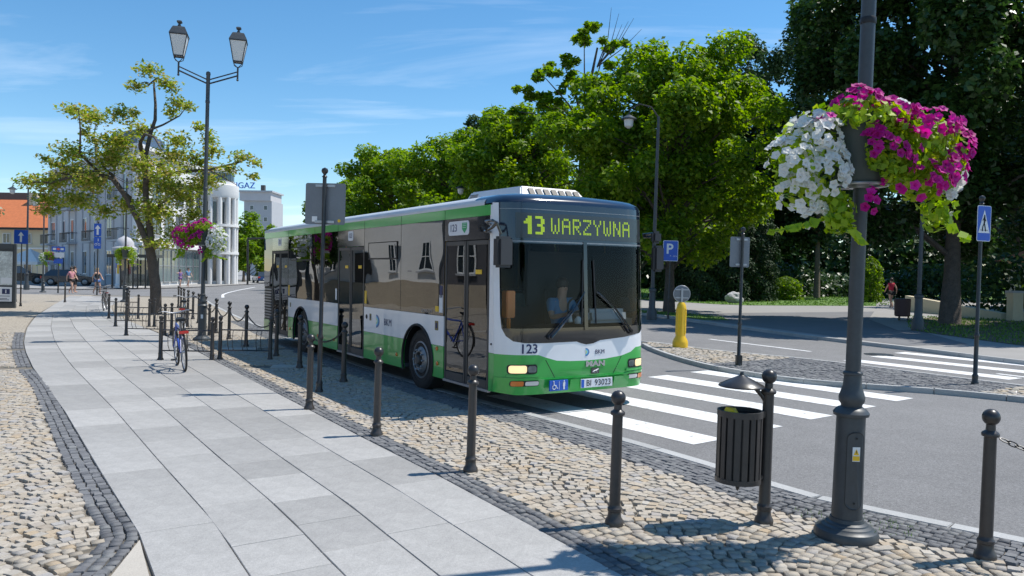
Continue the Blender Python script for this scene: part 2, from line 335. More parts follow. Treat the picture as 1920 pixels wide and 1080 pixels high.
def setts(name, P, rot, sz, mat, rg, parent, single, ztop=0., sname='sett'):
    """the `single` nearest setts are objects of their own, the rest one mesh"""
    order = np.argsort(np.hypot(P[:, 0], P[:, 1])+100*~in_view(P, .98, 4.75, 0)); P, rot, sz = P[order], rot[order], sz[order]
    rnd = rg.uniform(0, 1, len(P)); zo = rg.normal(0, .003, len(P)); tx = rg.normal(0, .025, (len(P), 2))
    if single:
        mes = []
        for q in range(20):
            me = CB[q % 10].mesh(sname, mat); add_rnd(me, np.full(len(me.polygons), (q+.5)/20)); mes.append(me)
        for q in range(min(single, len(P))):
            o = meshobj(sname, mes[min(19, int(rnd[q]*20))], None, parent)
            o.location = (P[q, 0], P[q, 1], ztop+zo[q]); o.rotation_euler = (tx[q, 0], tx[q, 1], rot[q]); o.scale = (sz[q, 0], sz[q, 1], 1)
    P, rot, sz, rnd, zo, tx = P[single:], rot[single:], sz[single:], rnd[single:], zo[single:], tx[single:]
    n = len(P)
    if not n: return
    bv = np.array([np.array(b.v) for b in CB]); var = rg.integers(0, 10, n); V = bv[var].copy()  # n,24,3
    V[:, :, 0] *= sz[:, None, 0]; V[:, :, 1] *= sz[:, None, 1]; V[:, :, 2] += V[:, :, 0]*-tx[:, None, 1]+V[:, :, 1]*tx[:, None, 0]
    c, s = np.cos(rot)[:, None], np.sin(rot)[:, None]; X = V[:, :, 0]*c-V[:, :, 1]*s+P[:, None, 0]; Y = V[:, :, 0]*s+V[:, :, 1]*c+P[:, None, 1]; Z = V[:, :, 2]+ztop+zo[:, None]
    V = np.stack([X, Y, Z], 2).reshape(-1, 3)
    fq = np.array([f for f in CB[0].f if len(f) == 4]); fo = np.array(CB[0].f[-1])
    me = bpy.data.meshes.new(name); me.vertices.add(len(V)); me.vertices.foreach_set('co', V.ravel().astype(np.float32))
    base = (np.arange(n)*24)[:, None, None]; Q = (fq[None]+base).reshape(n, -1); O = fo[None]+base[:, 0]
    loops = np.concatenate([Q, O], 1).ravel(); nq = len(fq)
    tot = np.tile(np.array([4]*nq+[8]), n); st = np.concatenate([[0], np.cumsum(tot)[:-1]])
    me.loops.add(len(loops)); me.loops.foreach_set('vertex_index', loops.astype(np.int32)); me.polygons.add(len(tot)); me.polygons.foreach_set('loop_start', st.astype(np.int32)); me.polygons.foreach_set('loop_total', tot.astype(np.int32))
    me.update(calc_edges=True); me.validate(); add_rnd(me, np.repeat(rnd, nq+1)); me.polygons.foreach_set('use_smooth', [True]*len(tot)); me.set_sharp_from_angle(angle=R(50)); me.materials.append(mat)
    o = meshobj(name, me, None, parent); o['kind'] = 'stuff'; return o
rg = np.random.default_rng(5)
ANG = R(120)
BANDS = [((-11.15, 17.13), (-.2, .2)), ((-8.96, 14.05), (-.2, .2))]
bd = np.array([.985, .17]); bn = np.array([-.17, .985])        # the pale slab bands that cross the setts
def band(P): 
    r_ = np.zeros(len(P), bool)
    for c, _ in BANDS: r_ |= np.abs((P-np.array(c))@bn) < .23
    return r_
FARY = 21.5
t_right = lambda P: (sdist(pathr, P) > .24) & (sdist(kerb, P) < -.66) & in_view(P) & (P[:, 1] < FARY) & ~band(P)
t_left = lambda P: (sdist(pathl, P) < -.245) & in_view(P) & (P[:, 1] < FARY) & ~band(P)
t_kb = lambda P: (sdist(kerb, P) < -.16) & (sdist(kerb, P) > -.62) & in_view(P) & (P[:, 1] < FARY+4)
t_dr = lambda P: (sdist(pathr, P) > .03) & (sdist(pathr, P) < .22) & in_view(P) & (P[:, 1] < FARY)
t_dl = lambda P: (sdist(pathl, P) < -.03) & (sdist(pathl, P) > -.44) & in_view(P) & (P[:, 1] < FARY) & ~band(P)
a_ = lay(t_right, (-10, 8, 2.2, 22), .078, .008, R(30), (1.15, .26), rg); b_ = lay(t_left, (-19, -1, 2.2, 22), .078, .008, R(30), (1.15, .26), rg)
setts('beige_setts', np.vstack([a_[0], b_[0]]), np.r_[a_[1], b_[1]], np.vstack([a_[2], b_[2]]), M_['beige'], rg, pav, 300)
def strip(line, offs, s0, ymax, size, rg):
    """setts in courses that follow a line"""
    P = []; rot = []; d = np.diff(line, axis=0); Ls = np.r_[0, np.cumsum(np.hypot(d[:, 0], d[:, 1]))]
    for o in offs:
        s = np.arange(rg.uniform(0, size), Ls[-1], size*1.09)+rg.normal(0, .006, len(np.arange(0, 1, 1)))
        x = np.interp(s, Ls, line[:, 0]); y = np.interp(s, Ls, line[:, 1]); tx = np.interp(s, Ls, np.gradient(line[:, 0], Ls)); ty = np.interp(s, Ls, np.gradient(line[:, 1], Ls)); h = np.hypot(tx, ty)
        P.append(np.stack([x+ty/h*o, y-tx/h*o], 1)+rg.normal(0, .004, (len(s), 2))); rot.append(np.arctan2(ty, tx))
    P = np.vstack(P); rot = np.concatenate(rot); k = in_view(P) & (P[:, 1] < ymax); P, rot = P[k], rot[k]
    return P, rot+rg.normal(0, .05, len(P)), np.stack([size*rg.uniform(.9, 1.1, len(P)), size*rg.uniform(.88, 1.0, len(P))], 1)
S1 = strip(kerb, [-.185, -.26, -.335, -.41, -.485, -.56, -.635], 0, FARY+6, .069, rg); S2 = strip(pathr, [.045, .12, .195], 0, FARY, .070, rg); S3 = strip(pathl, [-.045, -.122, -.199], 0, FARY, .071, rg)
kk = ~band(S3[0]); S3 = tuple(x[kk] for x in S3)
setts('dark_setts', np.vstack([S1[0], S2[0], S3[0]]), np.r_[S1[1], S2[1], S3[1]], np.vstack([S1[2], S2[2], S3[2]]), M_['darkcob'], rg, pav, 300, sname='dark_sett')
# granite slabs of the footpath, lane by lane
PAIRS = [((.55, .4), (2.6, 1.55)), ((-.75, 2.5), (1.45, 3.5)), ((-1.75, 4.05), (.32, 5.42)), ((-2.53, 5.36), (-.43, 6.71)), ((-3.86, 7.3), (-1.62, 8.62)), ((-5.68, 9.98), (-3.3, 11.36)), ((-8.58, 14.09), (-5.75, 15.37)), ((-10.31, 16.67), (-7.4, 18.08)), ((-11.8, 19.0), (-8.95, 20.55)), ((-14.22, 23.05), (-11.4, 24.25)), ((-17.37, 28.71), (-14.6, 29.1)), ((-21.36, 36.62), (-18.6, 36.3)), ((-27, 48), (-23, 48))]
PL = smooth_line([a for a, b in PAIRS], .1); PR = smooth_line([b for a, b in PAIRS], .1)
def resample(P, n):
    d = np.r_[0, np.cumsum(np.hypot(*np.diff(P, axis=0).T))]; s = np.linspace(0, d[-1], n); return np.stack([np.interp(s, d, P[:, 0]), np.interp(s, d, P[:, 1])], 1)
fp = link(bpy.data.objects.new('footpath', None)); fp['kind'] = 'structure'
segL = [resample(smooth_line([a for a, b in PAIRS], .1)[:], 0)] if False else None
def rail(t, f):
    """point on the footpath: t = pair index (float), f = 0 left .. 1 right"""
    i = min(int(t), len(PAIRS)-2); e = t-i; a = np.array(PAIRS[i][0])*(1-e)+np.array(PAIRS[i+1][0])*e; b = np.array(PAIRS[i][1])*(1-e)+np.array(PAIRS[i+1][1])*e
    return a*(1-f)+b*f
ts = np.linspace(0, len(PAIRS)-1, 1200); cen = np.array([rail(t, .5) for t in ts]); Lc = np.r_[0, np.cumsum(np.hypot(*np.diff(cen, axis=0).T))]
rs = random.Random(11); NL = 5
for k in range(NL):
    s = 1.0+rs.uniform(0, .8)
    while s < Lc[-1]-1:
        ln = rs.choice((.62, .8, .8, 1.0, 1.2)); ln *= 1+max(0, (s-12))*.03
        t0, t1 = np.interp(s+.0045, Lc, ts), np.interp(s+ln-.0045, Lc, ts); s += ln
        c4 = [rail(t0, k/NL), rail(t0, (k+1)/NL), rail(t1, (k+1)/NL), rail(t1, k/NL)]
        mid = sum(c4)/4
        if mid[1] < 3.0 or abs(mid[0]) > mid[1]*.70+.8: continue
        a = (c4[1]-c4[0])/np.hypot(*(c4[1]-c4[0])); e = .0035
        lo = [c4[0]+a*e, c4[1]-a*e, c4[2]-a*e, c4[3]+a*e]; tp = [q+(mid-q)/max(np.hypot(*(mid-q)), .01)*.006 for q in lo]; z = .003+rs.uniform(-.0012, .0012)
        mb = MB(); mb.add([(*(q-mid), -.03) for q in lo]+[(*(q-mid), z-.004) for q in lo]+[(*(q-mid), z) for q in tp], [(i, (i+1) % 4, 4+(i+1) % 4, 4+i) for i in range(4)]+[(4+i, 4+(i+1) % 4, 8+(i+1) % 4, 8+i) for i in range(4)]+[(8, 9, 10, 11)])
        o = mb.build('slab', M_['slab'], fp, smooth=False); o.location = (mid[0], mid[1], 0)
tri = [(-2.50, 5.30), (-1.80, 4.06), (-.9, 2.6), (-1.9, 2.6), (-2.36, 4.6)]
cmid = np.mean(tri, 0); mb = MB(); mb.prism([((x-cmid[0])*.985, (y-cmid[1])*.985) for x, y in tri], -.03, .002); o = mb.build('slab', M_['slabwarm'], fp, smooth=False); o.location = (*cmid, 0)
# pale slab bands across the setts
for c, _ in BANDS:
    for sgn in (-1, 1):
        for q in range(30):
            p = np.array(c)+bd*(sgn*(q*.9+.45)) if sgn > 0 else np.array(c)-bd*(q*.9+.2)
            P1 = p[None]
            if sdist(kerb, P1)[0] > -1.1 or not in_view(P1, 1.2)[0]: continue
            dl, dr = sdist(pathl, P1)[0], sdist(pathr, P1)[0]
            if not (dl < -.68 or dr > .66): continue
            mb = MB(); mb.box(-.445, .445, -.21, .21, -.03, .004); o = mb.build('band_slab', M_['slabwarm'], fp, smooth=False, bevel=.004); o.location = (p[0], p[1], 0); o.rotation_euler = (0, 0, math.atan2(bd[1], bd[0]))
# kerb stones
def kerbstones(line, name, parent, width, z0, z1, ymax, inner=True, ln=1.0, mat=None):
    d = np.r_[0, np.cumsum(np.hypot(*np.diff(line, axis=0).T))]
    for s in np.arange(0, d[-1]-ln, ln):
        q = np.array([[np.interp(s+e, d, line[:, 0]), np.interp(s+e, d, line[:, 1])] for e in (.004, ln/2, ln-.004)])
        c = q[1]
        if c[1] < 2.5 or c[1] > ymax or abs(c[0]) > c[1]*.72+1: continue
        t = q[2]-q[0]; t /= np.hypot(*t); n = np.array([-t[1], t[0]])*width*(1 if inner else -1)
        pts = [q[0]-c, q[1]-c, q[2]-c, q[2]+n-c, q[1]+n-c, q[0]+n-c]
        mb = MB(); mb.prism([tuple(p) for p in pts], z0, z1); o = mb.build('kerb_stone', mat or M_['kerb'], parent, smooth=False, bevel=.006); o.location = (*c, 0)
ke = link(bpy.data.objects.new('kerb', None)); ke['kind'] = 'structure'
kerbstones(kerb, 'kerb_stone', ke, .14, -.12, .004, 48)
# further setts: textured sheet where single stones are too small to see
def settsheet(name, col, scale):
    mt = pm(name, col, .85, noise=((.5, .06), (60, .2))); t = mt.node_tree; b = t.nodes['Principled BSDF']
    v = t.nodes.new('ShaderNodeTexVoronoi'); v.feature = 'DISTANCE_TO_EDGE'; v.inputs['Scale'].default_value = scale; tcn = t.nodes.new('ShaderNodeTexCoord'); t.links.new(tcn.outputs['Object'], v.inputs['Vector'])
    mr = t.nodes.new('ShaderNodeMapRange'); mr.inputs[2].default_value = .08; t.links.new(v.outputs[0], mr.inputs[0])
    bp = t.nodes.new('ShaderNodeBump'); bp.inputs['Strength'].default_value = .6; bp.inputs['Distance'].default_value = .012; t.links.new(mr.outputs[0], bp.inputs['Height']); t.links.new(bp.outputs[0], b.inputs['Normal'])
    src = b.inputs['Base Color'].links[0].from_socket; mxn = t.nodes.new('ShaderNodeMixRGB'); mxn.blend_type = 'MULTIPLY'; mxn.inputs[0].default_value = .55; t.links.new(src, mxn.inputs[1]); t.links.new(mr.outputs[0], mxn.inputs[2]); t.links.new(mxn.outputs[0], b.inputs['Base Color'])
    return mt
M_['beigefar'] = settsheet('far_beige_setts', (.40, .35, .28), 9); M_['darkfar'] = settsheet('far_dark_setts', (.15, .155, .165), 11)
farR = [tuple(p) for p in offset_line(pathr, .02) if p[1] > FARY-.1]; farK = [tuple(p) for p in offset_line(kerb, -.14) if p[1] > FARY-.1 and p[0] > -19]
sheet('far_pavement_right', farR+[(-23, 48)]+[(-19.5, 47.5)]+farK[::-1], -.004, M_['beigefar'], parent=pav)
farL = [tuple(p) for p in offset_line(pathl, -.02) if p[1] > FARY-.1]
sheet('far_pavement_left', farL[::-1]+[(-45, FARY-.1), (-45, 50), (-26.5, 50)], -.004, M_['beigefar'], parent=pav)
sheet('side_pavement_left', [(-45, FARY-.05), (-15.3, FARY-.05), (-4, 3.2), (-2.2, 0), (-2.2, -8), (-45, -8)], -.012, M_['beigefar'], parent=pav)
# traffic island
ISLN = [(10.8, 8.2), (9, 10.6), (7.78, 11.88), (6.93, 12.6), (6.04, 13.05), (4.95, 13.73), (4.2, 14.9), (3.75, 16.2), (3.42, 18.4), (3.36, 20.2), (3.5, 20.9)]
ISLF = [(3.5, 20.9), (3.95, 20.5), (4.49, 19.37), (5.25, 18.3), (6.1, 17.5), (6.79, 16.6), (7.63, 15.12), (8.69, 13.27), (10.2, 11.0), (11.6, 9)]
isn = smooth_line(ISLN, .4); isf = smooth_line(ISLF, .4); ring = [tuple(p) for p in isn]+[tuple(p) for p in isf[1:]]
IZ = .055
isl = sheet('traffic_island', ring, IZ-.02, M_['bed'])
kerbstones(isn, 'kerb_stone', isl, .11, -.1, IZ+.004, 60, inner=False); kerbstones(isf, 'kerb_stone', isl, .11, -.1, IZ+.004, 60, inner=False)
inside = lambda P: (sdist(isn, P) > .14) & (sdist(isf, P) > .14)
dk = lambda P: ((P-np.array([4.9, 16.4]))@np.array([.53, -.85]) > 0) & ((P-np.array([7.35, 13.0]))@np.array([.53, -.85]) < .55)
a_ = lay(lambda P: inside(P) & ~dk(P) & in_view(P), (3, 12, 7, 21.5), .098, .013, R(20), (1.2, .28), rg); b_ = lay(lambda P: inside(P) & dk(P) & in_view(P), (3, 12, 7, 21.5), .09, .012, R(30), None, rg)
setts('beige_setts', *a_, M_['beige'], rg, isl, 0, IZ); setts('dark_setts', *b_, M_['darkcob'], rg, isl, 0, IZ)
# zebra crossings, lane dashes
def stripe(name, c, d, ln, wd, mat=M_['paint'], z=ROADZ+.004):
    d = Vector(d).normalized(); n = Vector((-d.y, d.x)); c = Vector(c)
    sheet(name, [tuple(c-d*ln/2-n*wd/2), tuple(c+d*ln/2-n*wd/2), tuple(c+d*ln/2+n*wd/2), tuple(c-d*ln/2+n*wd/2)], z, mat)
zd = Vector((-.60, .80)); e0 = Vector((1.28, 7.98)); e1 = Vector((6.05, 12.02))
zc = link(bpy.data.objects.new('road_marking', None)); zc['kind'] = 'structure'
def stripes(c, d, ln, wd):
    d = Vector(d).normalized(); n = Vector((-d.y, d.x)); c = Vector(c)
    mb = MB(); mb.poly([(*(d*-ln/2-n*wd/2), 0), (*(d*ln/2-n*wd/2), 0), (*(d*ln/2+n*wd/2), 0), (*(d*-ln/2+n*wd/2), 0)])
    o = mb.build('zebra_stripe', M_['paint'], zc, smooth=False); o.location = (c[0], c[1], ROADZ+.004)
for i in range(6): stripes(e0.lerp(e1, i/5)+zd*2.0, zd, 4.0, .52)
for i in range(5): stripes(Vector((8.44, 13.76)).lerp(Vector((9.73, 14.95)), i*.8)+Vector((-.53, .85))*1.75, (-.53, .85), 3.5, .5)
for p0, p1 in (((7.45, 19.52), (5.76, 22.86)), ((4.2, 26.2), (2.6, 29.3)), ((9.6, 15.5), (10.6, 13.6))):
    p0, p1 = Vector(p0), Vector(p1); stripes((p0+p1)/2, p1-p0, (p1-p0).length, .13)
for i in range(6):
    a = Vector((-12.5, 44.5)).lerp(Vector((-16.5, 62)), i/5); stripes(a, (-.25, .97), 1.6, .16)
for i in range(5): stripes(Vector((-21.5+i*1.3, 78+.4*i)), (-.35, .94), 4, .6)
def line_mark(pts, wd):
    P = smooth_line(pts, .8); a = offset_line(P, wd/2); b = offset_line(P, -wd/2); n = len(P)
    mb = MB(); mb.add([(*p, 0) for p in a]+[(*p, 0) for p in b], [(i, i+1, n+i+1, n+i) for i in range(n-1)]); o = mb.build('edge_line', M_['paint'], zc, smooth=False); o.location = (0, 0, ROADZ+.004)
line_mark([(-18.2, 49.5), (-20.5, 56), (-23, 66), (-25.5, 78)], .18)
# manhole cover on the far lane
mb = MB(); mb.lathe([(.34, 0), (.34, .004), (.30, .006), (.0, .006)], 28); o = mb.build('manhole_cover', M_['iron']); o.location = (*Vector((8.9, 19.0)), ROADZ+.002); tag(o, 'round iron manhole cover in the far traffic lane', 'manhole cover')
# far side: kerb, pavement, parking apron, lawns, park path
kf = link(bpy.data.objects.new('far_kerb', None)); kf['kind'] = 'structure'
kerbstones(fark, 'kerb_stone', kf, .15, -.12, .07, 60, inner=False, ln=1.2)
FP = [tuple(p) for p in offset_line(fark, .14)]
sheet('far_pavement', FP+[(-60, 200), (160, 200), (160, -1)], .055, M_['paver'])
M_['apron'] = pm('apron_pavers', (.17, .17, .175), .85, noise=((.8, .1), (30, .2)), bump=(40, .3, .01))
sheet('parking_apron', [(10.4, 20.6), (12.4, 21.3), (14.0, 27.5), (20, 41.2), (8.6, 36.2), (8.7, 31.5), (7.7, 30.6)], .060, M_['apron'])
LAWNS = [[(12.4, 47.6), (14, 46.6), (22.6, 48.6), (29, 55), (37, 78), (40, 120), (-4, 120), (2, 70), (8, 56)], [(6.5, 34.9), (7.6, 31), (8.6, 30.9), (8.9, 33.6), (7.9, 35.9), (3, 44.6), (-9, 66), (-11.5, 66.5)], [(13.5, 26.6), (13.7, 21.3), (15.2, 18.4), (19, 14), (34, 15), (34, 30.5), (23.5, 33), (18.5, 36.5), (15.6, 31)], [(36, 60), (80, 60), (90, 120), (44, 120), (38, 75)]]
for q in LAWNS: sheet('lawn', q, .066, M_['lawn'] if q is not LAWNS[2] else M_['soil'])
def blades(name, poly, n, h, mat, seed, wd=.02):
    """grass tufts as small upright triangles over a polygon"""
    r_ = np.random.default_rng(seed); P = np.array(poly); lo, hi = P.min(0), P.max(0); Q = r_.uniform(lo, hi, (n*3, 2)); ins = np.zeros(len(Q), bool); j = len(P)-1
    for i in range(len(P)):
        a, b = P[i], P[j]; c = ((a[1] > Q[:, 1]) != (b[1] > Q[:, 1])) & (Q[:, 0] < (b[0]-a[0])*(Q[:, 1]-a[1])/(b[1]-a[1]+1e-12)+a[0]); ins ^= c; j = i
    Q = Q[ins][:n]; n = len(Q); an = r_.uniform(0, 2*np.pi, n); hh = h*r_.uniform(.5, 1.2, n); wx = np.cos(an)*wd; wy = np.sin(an)*wd; lx = r_.normal(0, h*.35, (n, 2))
    V = np.zeros((n, 3, 3)); V[:, 0, 0] = Q[:, 0]-wx; V[:, 0, 1] = Q[:, 1]-wy; V[:, 1, 0] = Q[:, 0]+wx; V[:, 1, 1] = Q[:, 1]+wy; V[:, 2, :2] = Q+lx; V[:, 2, 2] = hh; V[:, :, 2] += .06
    me = bpy.data.meshes.new(name); me.from_pydata(V.reshape(-1, 3).tolist(), [], np.arange(3*n).reshape(n, 3).tolist()); add_rnd(me, r_.uniform(0, 1, n)); me.materials.append(mat); o = meshobj(name, me); o['kind'] = 'stuff'; return o
tag(blades('lawn_grass', LAWNS[0], 26000, .10, M_['grass'], 3, .05), 'mown green lawn grass in the park', 'grass')
tag(blades('verge_grass', LAWNS[1], 5000, .09, M_['grass'], 4, .03), 'green grass verge along the far kerb', 'grass')
tag(blades('shade_grass', LAWNS[2], 12000, .09, M_['grass'], 6, .03), 'thin grass on bare soil under the big dark tree', 'grass')
tag(blades('joint_weeds', [(2.1, 5.95), (2.25, 5.6), (2.75, 5.35), (2.95, 5.6), (2.5, 6.1)], 140, .03, M_['grass'], 8, .003), 'small weeds in the joints by the lamp foot', 'weeds')
sheet('park_path', [(12.9, 26.2), (14.2, 26.9), (17.4, 33.5), (23, 41), (36, 70), (60, 130), (55, 130), (31.5, 68), (20.4, 44), (15, 33)], .072, M_['paver'])
# ------------------------------------------------------------------ the city bus
M_['busgreen'] = pm('bus_green_paint', (.040, .40, .065), .30, coat=.7, noise=(2.5, .05))
M_['buswhite'] = pm('bus_white_paint', (.80, .80, .81), .32, coat=.6, noise=(2.5, .04))
M_['busroof'] = pm('bus_roof_white', (.62, .63, .64), .45, coat=.3, noise=(3, .06))
M_['busblack'] = pm('bus_black_gloss', (.008, .009, .012), .12, coat=.9)
M_['busblue'] = pm('bus_dark_blue_gloss', (.010, .016, .032), .16, coat=.9)
M_['trim'] = pm('bus_door_frame', (.075, .070, .066), .5)
M_['busin'] = pm('bus_interior_grey', (.22, .23, .23), .7)
M_['busfloor'] = pm('bus_floor', (.10, .11, .12), .7)
M_['seat'] = pm('seat_fabric', (.16, .24, .24), .9, noise=(60, .5), bump=(80, .3, .004))
M_['handrail'] = pm('yellow_handrail', (.80, .42, .02), .35)
M_['dash'] = pm('dashboard_grey', (.30, .31, .32), .55)
M_['rim'] = pm('wheel_rim', (.28, .285, .29), .42, .55, noise=(14, .25))
M_['lens'] = pm('headlamp_lens', (.75, .72, .66), .08, coat=1)
M_['lamp_on'] = pm('headlamp_lit', (.9, .8, .6), .2, emit=((1, .70, .34), .8))
M_['led'] = pm('led_dots', (.4, .6, .02), .5, emit=((.55, .72, .03), .30))
M_['ledpanel'] = pm('led_panel', (.030, .036, .036), .35, coat=.5)
M_['navy'] = pm('navy_lettering', (.02, .03, .10), .5)
M_['platewhite'] = pm('number_plate_white', (.72, .73, .75), .4)
M_['sideglass'] = glass('tinted_bus_glass', (.16, .175, .18), 2.05, 0, wav=.010)
M_['doorglass'] = glass('door_glass', (.30, .33, .33), 1.9, 0, wav=.006)
M_['windscreen'] = glass('windscreen_glass', (.86, .90, .89), 1.26)
M_['farglass'] = glass('far_side_glass', (.55, .58, .58), 1.5)
M_['shirt'] = pm('blue_shirt', (.10, .27, .48), .8, noise=(12, .12))
BUS = thing('city_bus', 'green and white city bus with tinted windows on the zebra crossing', 'bus', (-.0506, 10.0206, ROADZ), 2.1285)
LEN, WID = 11.9, 2.5
def uf(w_, z):
    t = min(1, abs(w_-1.25)/1.25); u = .05*t*t+.28*t**9
    u += max(0, z-1.0)*.05+max(0, .5-z)*.18
    return u
WCUT = [.006, .018, .036, .06, .09, .13, .18, .25, .35, .5, .7, .9, 1.1, 1.25]; WCUT = WCUT+[2.5-q for q in WCUT]
def conform(name, outline, mat, off=0, parent=BUS, zstep=.12, thick=0):
    """a piece of the bowed front: outline in (across, up)"""
    bm = bmesh.new(); bm.faces.new([bm.verts.new((a, b, 0)) for a, b in outline])
    def cut(co, no):
        bmesh.ops.bisect_plane(bm, geom=bm.verts[:]+bm.edges[:]+bm.faces[:], dist=1e-5, plane_co=co, plane_no=no)
    lo = min(a for a, b in outline); hi = max(a for a, b in outline); zl = min(b for a, b in outline); zh = max(b for a, b in outline)
    for c in WCUT:
        if lo < c < hi: cut((c, 0, 0), (1, 0, 0))
    z = math.ceil(zl/zstep)*zstep
    while z < zh: cut((0, z, 0), (0, 1, 0)); z += zstep
    bmesh.ops.triangulate(bm, faces=[f for f in bm.faces if len(f.verts) > 4])
    for v in bm.verts: a, b = v.co.x, v.co.y; v.co = (uf(a, b)-off, -a, b)
    bmesh.ops.recalc_face_normals(bm, faces=bm.faces)
    if sum((f.normal.x*f.calc_area() for f in bm.faces)) > 0: bmesh.ops.reverse_faces(bm, faces=bm.faces[:])
    if thick:
        r_ = bmesh.ops.extrude_face_region(bm, geom=bm.faces[:]); 
        for v in [g for g in r_['geom'] if isinstance(g, bmesh.types.BMVert)]: v.co.x -= thick
        bmesh.ops.recalc_face_normals(bm, faces=bm.faces)
    me = bpy.data.meshes.new(name); bm.to_mesh(me); bm.free(); me.polygons.foreach_set('use_smooth', [True]*len(me.polygons)); me.set_sharp_from_angle(angle=R(40)); me.materials.append(mat)
    return meshobj(name, me, None, parent)
def rrect(a0, a1, b0, b1, r, n=5):
    P = []
    for cx_, cy_, s in ((a1-r, b1-r, 0), (a0+r, b1-r, 1), (a0+r, b0+r, 2), (a1-r, b0+r, 3)):
        for k in range(n+1): an = math.pi/2*(s+k/n); P.append((cx_+r*math.cos(an), cy_+r*math.sin(an)))
    return P
GTOP = [(0, .80), (.5, .79), (.62, .75), (.78, .705), (1.0, .69), (1.25, .685), (1.6, .695), (1.9, .725), (2.08, .77), (2.18, .83), (2.5, .84)]
WBOT = [(.045, 1.32), (.055, 1.14), (.09, 1.04), (.16, .975), (.30, .95), (.62, .945), (1.10, .95), (1.17, .925), (1.26, .905), (1.38, .915), (1.50, .955), (1.95, .985), (2.28, 1.03), (2.41, 1.09), (2.455, 1.18), (2.46, 1.32)]
BUMPT = [(0, .50), (.45, .49), (.56, .47), (1.94, .47), (2.05, .49), (2.5, .50)]
conform('front_panel', [(0, 1.32)]+WBOT+[(2.5, 1.32)]+GTOP[::-1], M_['buswhite'])
conform('front_panel_green', GTOP+BUMPT[::-1], M_['busgreen'], off=.0)
bump_ = conform('bumper', BUMPT+[(2.5, .30), (2.3, .27), (.2, .27), (0, .30)], M_['busgreen'], off=.028, thick=-.06)
conform('windscreen_surround', WBOT+[(2.46, 1.32), (2.44, 1.14), (.07, 1.14), (.045, 1.32)], M_['busblack'], off=.004)
conform('windscreen', rrect(.05, 1.235, 1.14, 2.26, .05), M_['windscreen'], off=.006); conform('windscreen', rrect(1.275, 2.455, 1.14, 2.26, .05), M_['windscreen'], off=.006)
conform('windscreen_post', [(1.225, 1.10), (1.285, 1.10), (1.285, 2.30), (1.225, 2.30)], M_['busblack'], off=.016)
conform('front_pillar', [(0, 1.32), (.045, 1.32), (.045, 2.79), (0, 2.79)], M_['buswhite']); conform('front_pillar', [(2.465, 1.32), (2.5, 1.32), (2.5, 2.79), (2.465, 2.79)], M_['busblack'])
mask = conform('display_surround', [(.045, 2.255), (2.465, 2.255), (2.465, 2.79), (.045, 2.79)], M_['busblue'], off=.002)
conform('trim_strip', [(.05, 2.272), (2.46, 2.272), (2.46, 2.288), (.05, 2.288)], M_['rim'], off=.008, parent=mask)
conform('trim_strip', [(.05, 2.70), (2.46, 2.70), (2.46, 2.708), (.05, 2.708)], M_['rim'], off=.006, parent=mask)
disp = conform('destination_display', rrect(.20, 2.36, 2.325, 2.655, .015), M_['ledpanel'], off=.008)
F57 = {'W': '10001 10001 10001 10101 10101 11011 10001', 'A': '01110 10001 10001 11111 10001 10001 10001', 'R': '11110 10001 10001 11110 10100 10010 10001', 'Z': '11111 00001 00010 00100 01000 10000 11111', 'Y': '10001 10001 01010 00100 00100 00100 00100', 'N': '10001 11001 11001 10101 10011 10011 10001', '1': '00110 01110 11110 00110 00110 00110 00110', '3': '11110 00011 00011 01110 00011 00011 11110'}
F57['W'] = '10001 10001 10001 10101 10101 10101 01010'
def leds(name, word, w0, w1, z0, z1, sub, gapc=1.3, fat=.12):
    n = len(word); cw = (w1-w0)/(n*5+(n-1)*gapc); chh = (z1-z0)/7
    for i, chx in enumerate(word):
        mb = MB()
        for r_, row in enumerate(F57[chx].split()):
            for c, b in enumerate(row):
                if b != '1': continue
                for s in range(sub):
                    a0 = w0+(i*(5+gapc)+c)*cw; z_ = z1-r_*chh-(s+.5)*chh/sub; hz = chh/sub*.36
                    q = [(a0+cw*fat, z_-hz), (a0+cw*(1-fat), z_-hz), (a0+cw*(1-fat), z_+hz), (a0+cw*fat, z_+hz)]
                    mb.poly([(uf(x, y)-.011, -x, y) for x, y in q])
        o = mb.build(name, M_['led'], disp, smooth=False, fix=False); o['kind'] = 'stuff'
leds('led_digit', '13', .30, .60, 2.375, 2.615, 3, 1.0, -.04); leds('led_letter', 'WARZYWNA', .70, 2.07, 2.39, 2.60, 3)
# roof cap above the display, sweeping back to the roof
ZR = [(0, 2.775), (.012, 2.82), (.05, 2.868), (.13, 2.905), (.32, 2.93), (1.25, 2.95)]
def zr(w_): q = min(w_, 2.5-w_); return float(np.interp(q, [a for a, b in ZR], [b for a, b in ZR]))
ws = sorted(set([0, .012, .03, .05, .09, .13, .2, .32, .5, .8, 1.25]+[2.5-q for q in (0, .012, .03, .05, .09, .13, .2, .32, .5, .8)])); nw = len(ws)
mb = MB(); V = []; K = 8
for k in range(K+1):
    a = k/K*math.pi/2
    for q in ws: V.append((uf(q, 2.79)+.34*(1-math.cos(a))-.003, -q, 2.785+max(0, zr(q)-2.785)*math.sin(a)))
for q in ws: V.append((.95, -q, zr(q)+.001))
mb.add(V, [(k*nw+i, k*nw+i+1, (k+1)*nw+i+1, (k+1)*nw+i) for k in range(K+1) for i in range(nw-1)]); mb.build('roof_cap', M_['busblue'], BUS, fix=False)
mb = MB(); us = [.90, 3, 6, 9, 11.6, 11.8, 11.88]
mb.add([(u, -q, (zr(q) if u < 11.7 else zr(q)-(.03 if u < 11.85 else .12))-.002) for u in us for q in ws], [(k*nw+i, k*nw+i+1, (k+1)*nw+i+1, (k+1)*nw+i) for k in range(len(us)-1) for i in range(nw-1)]); mb.build('roof', M_['busroof'], BUS, fix=False)
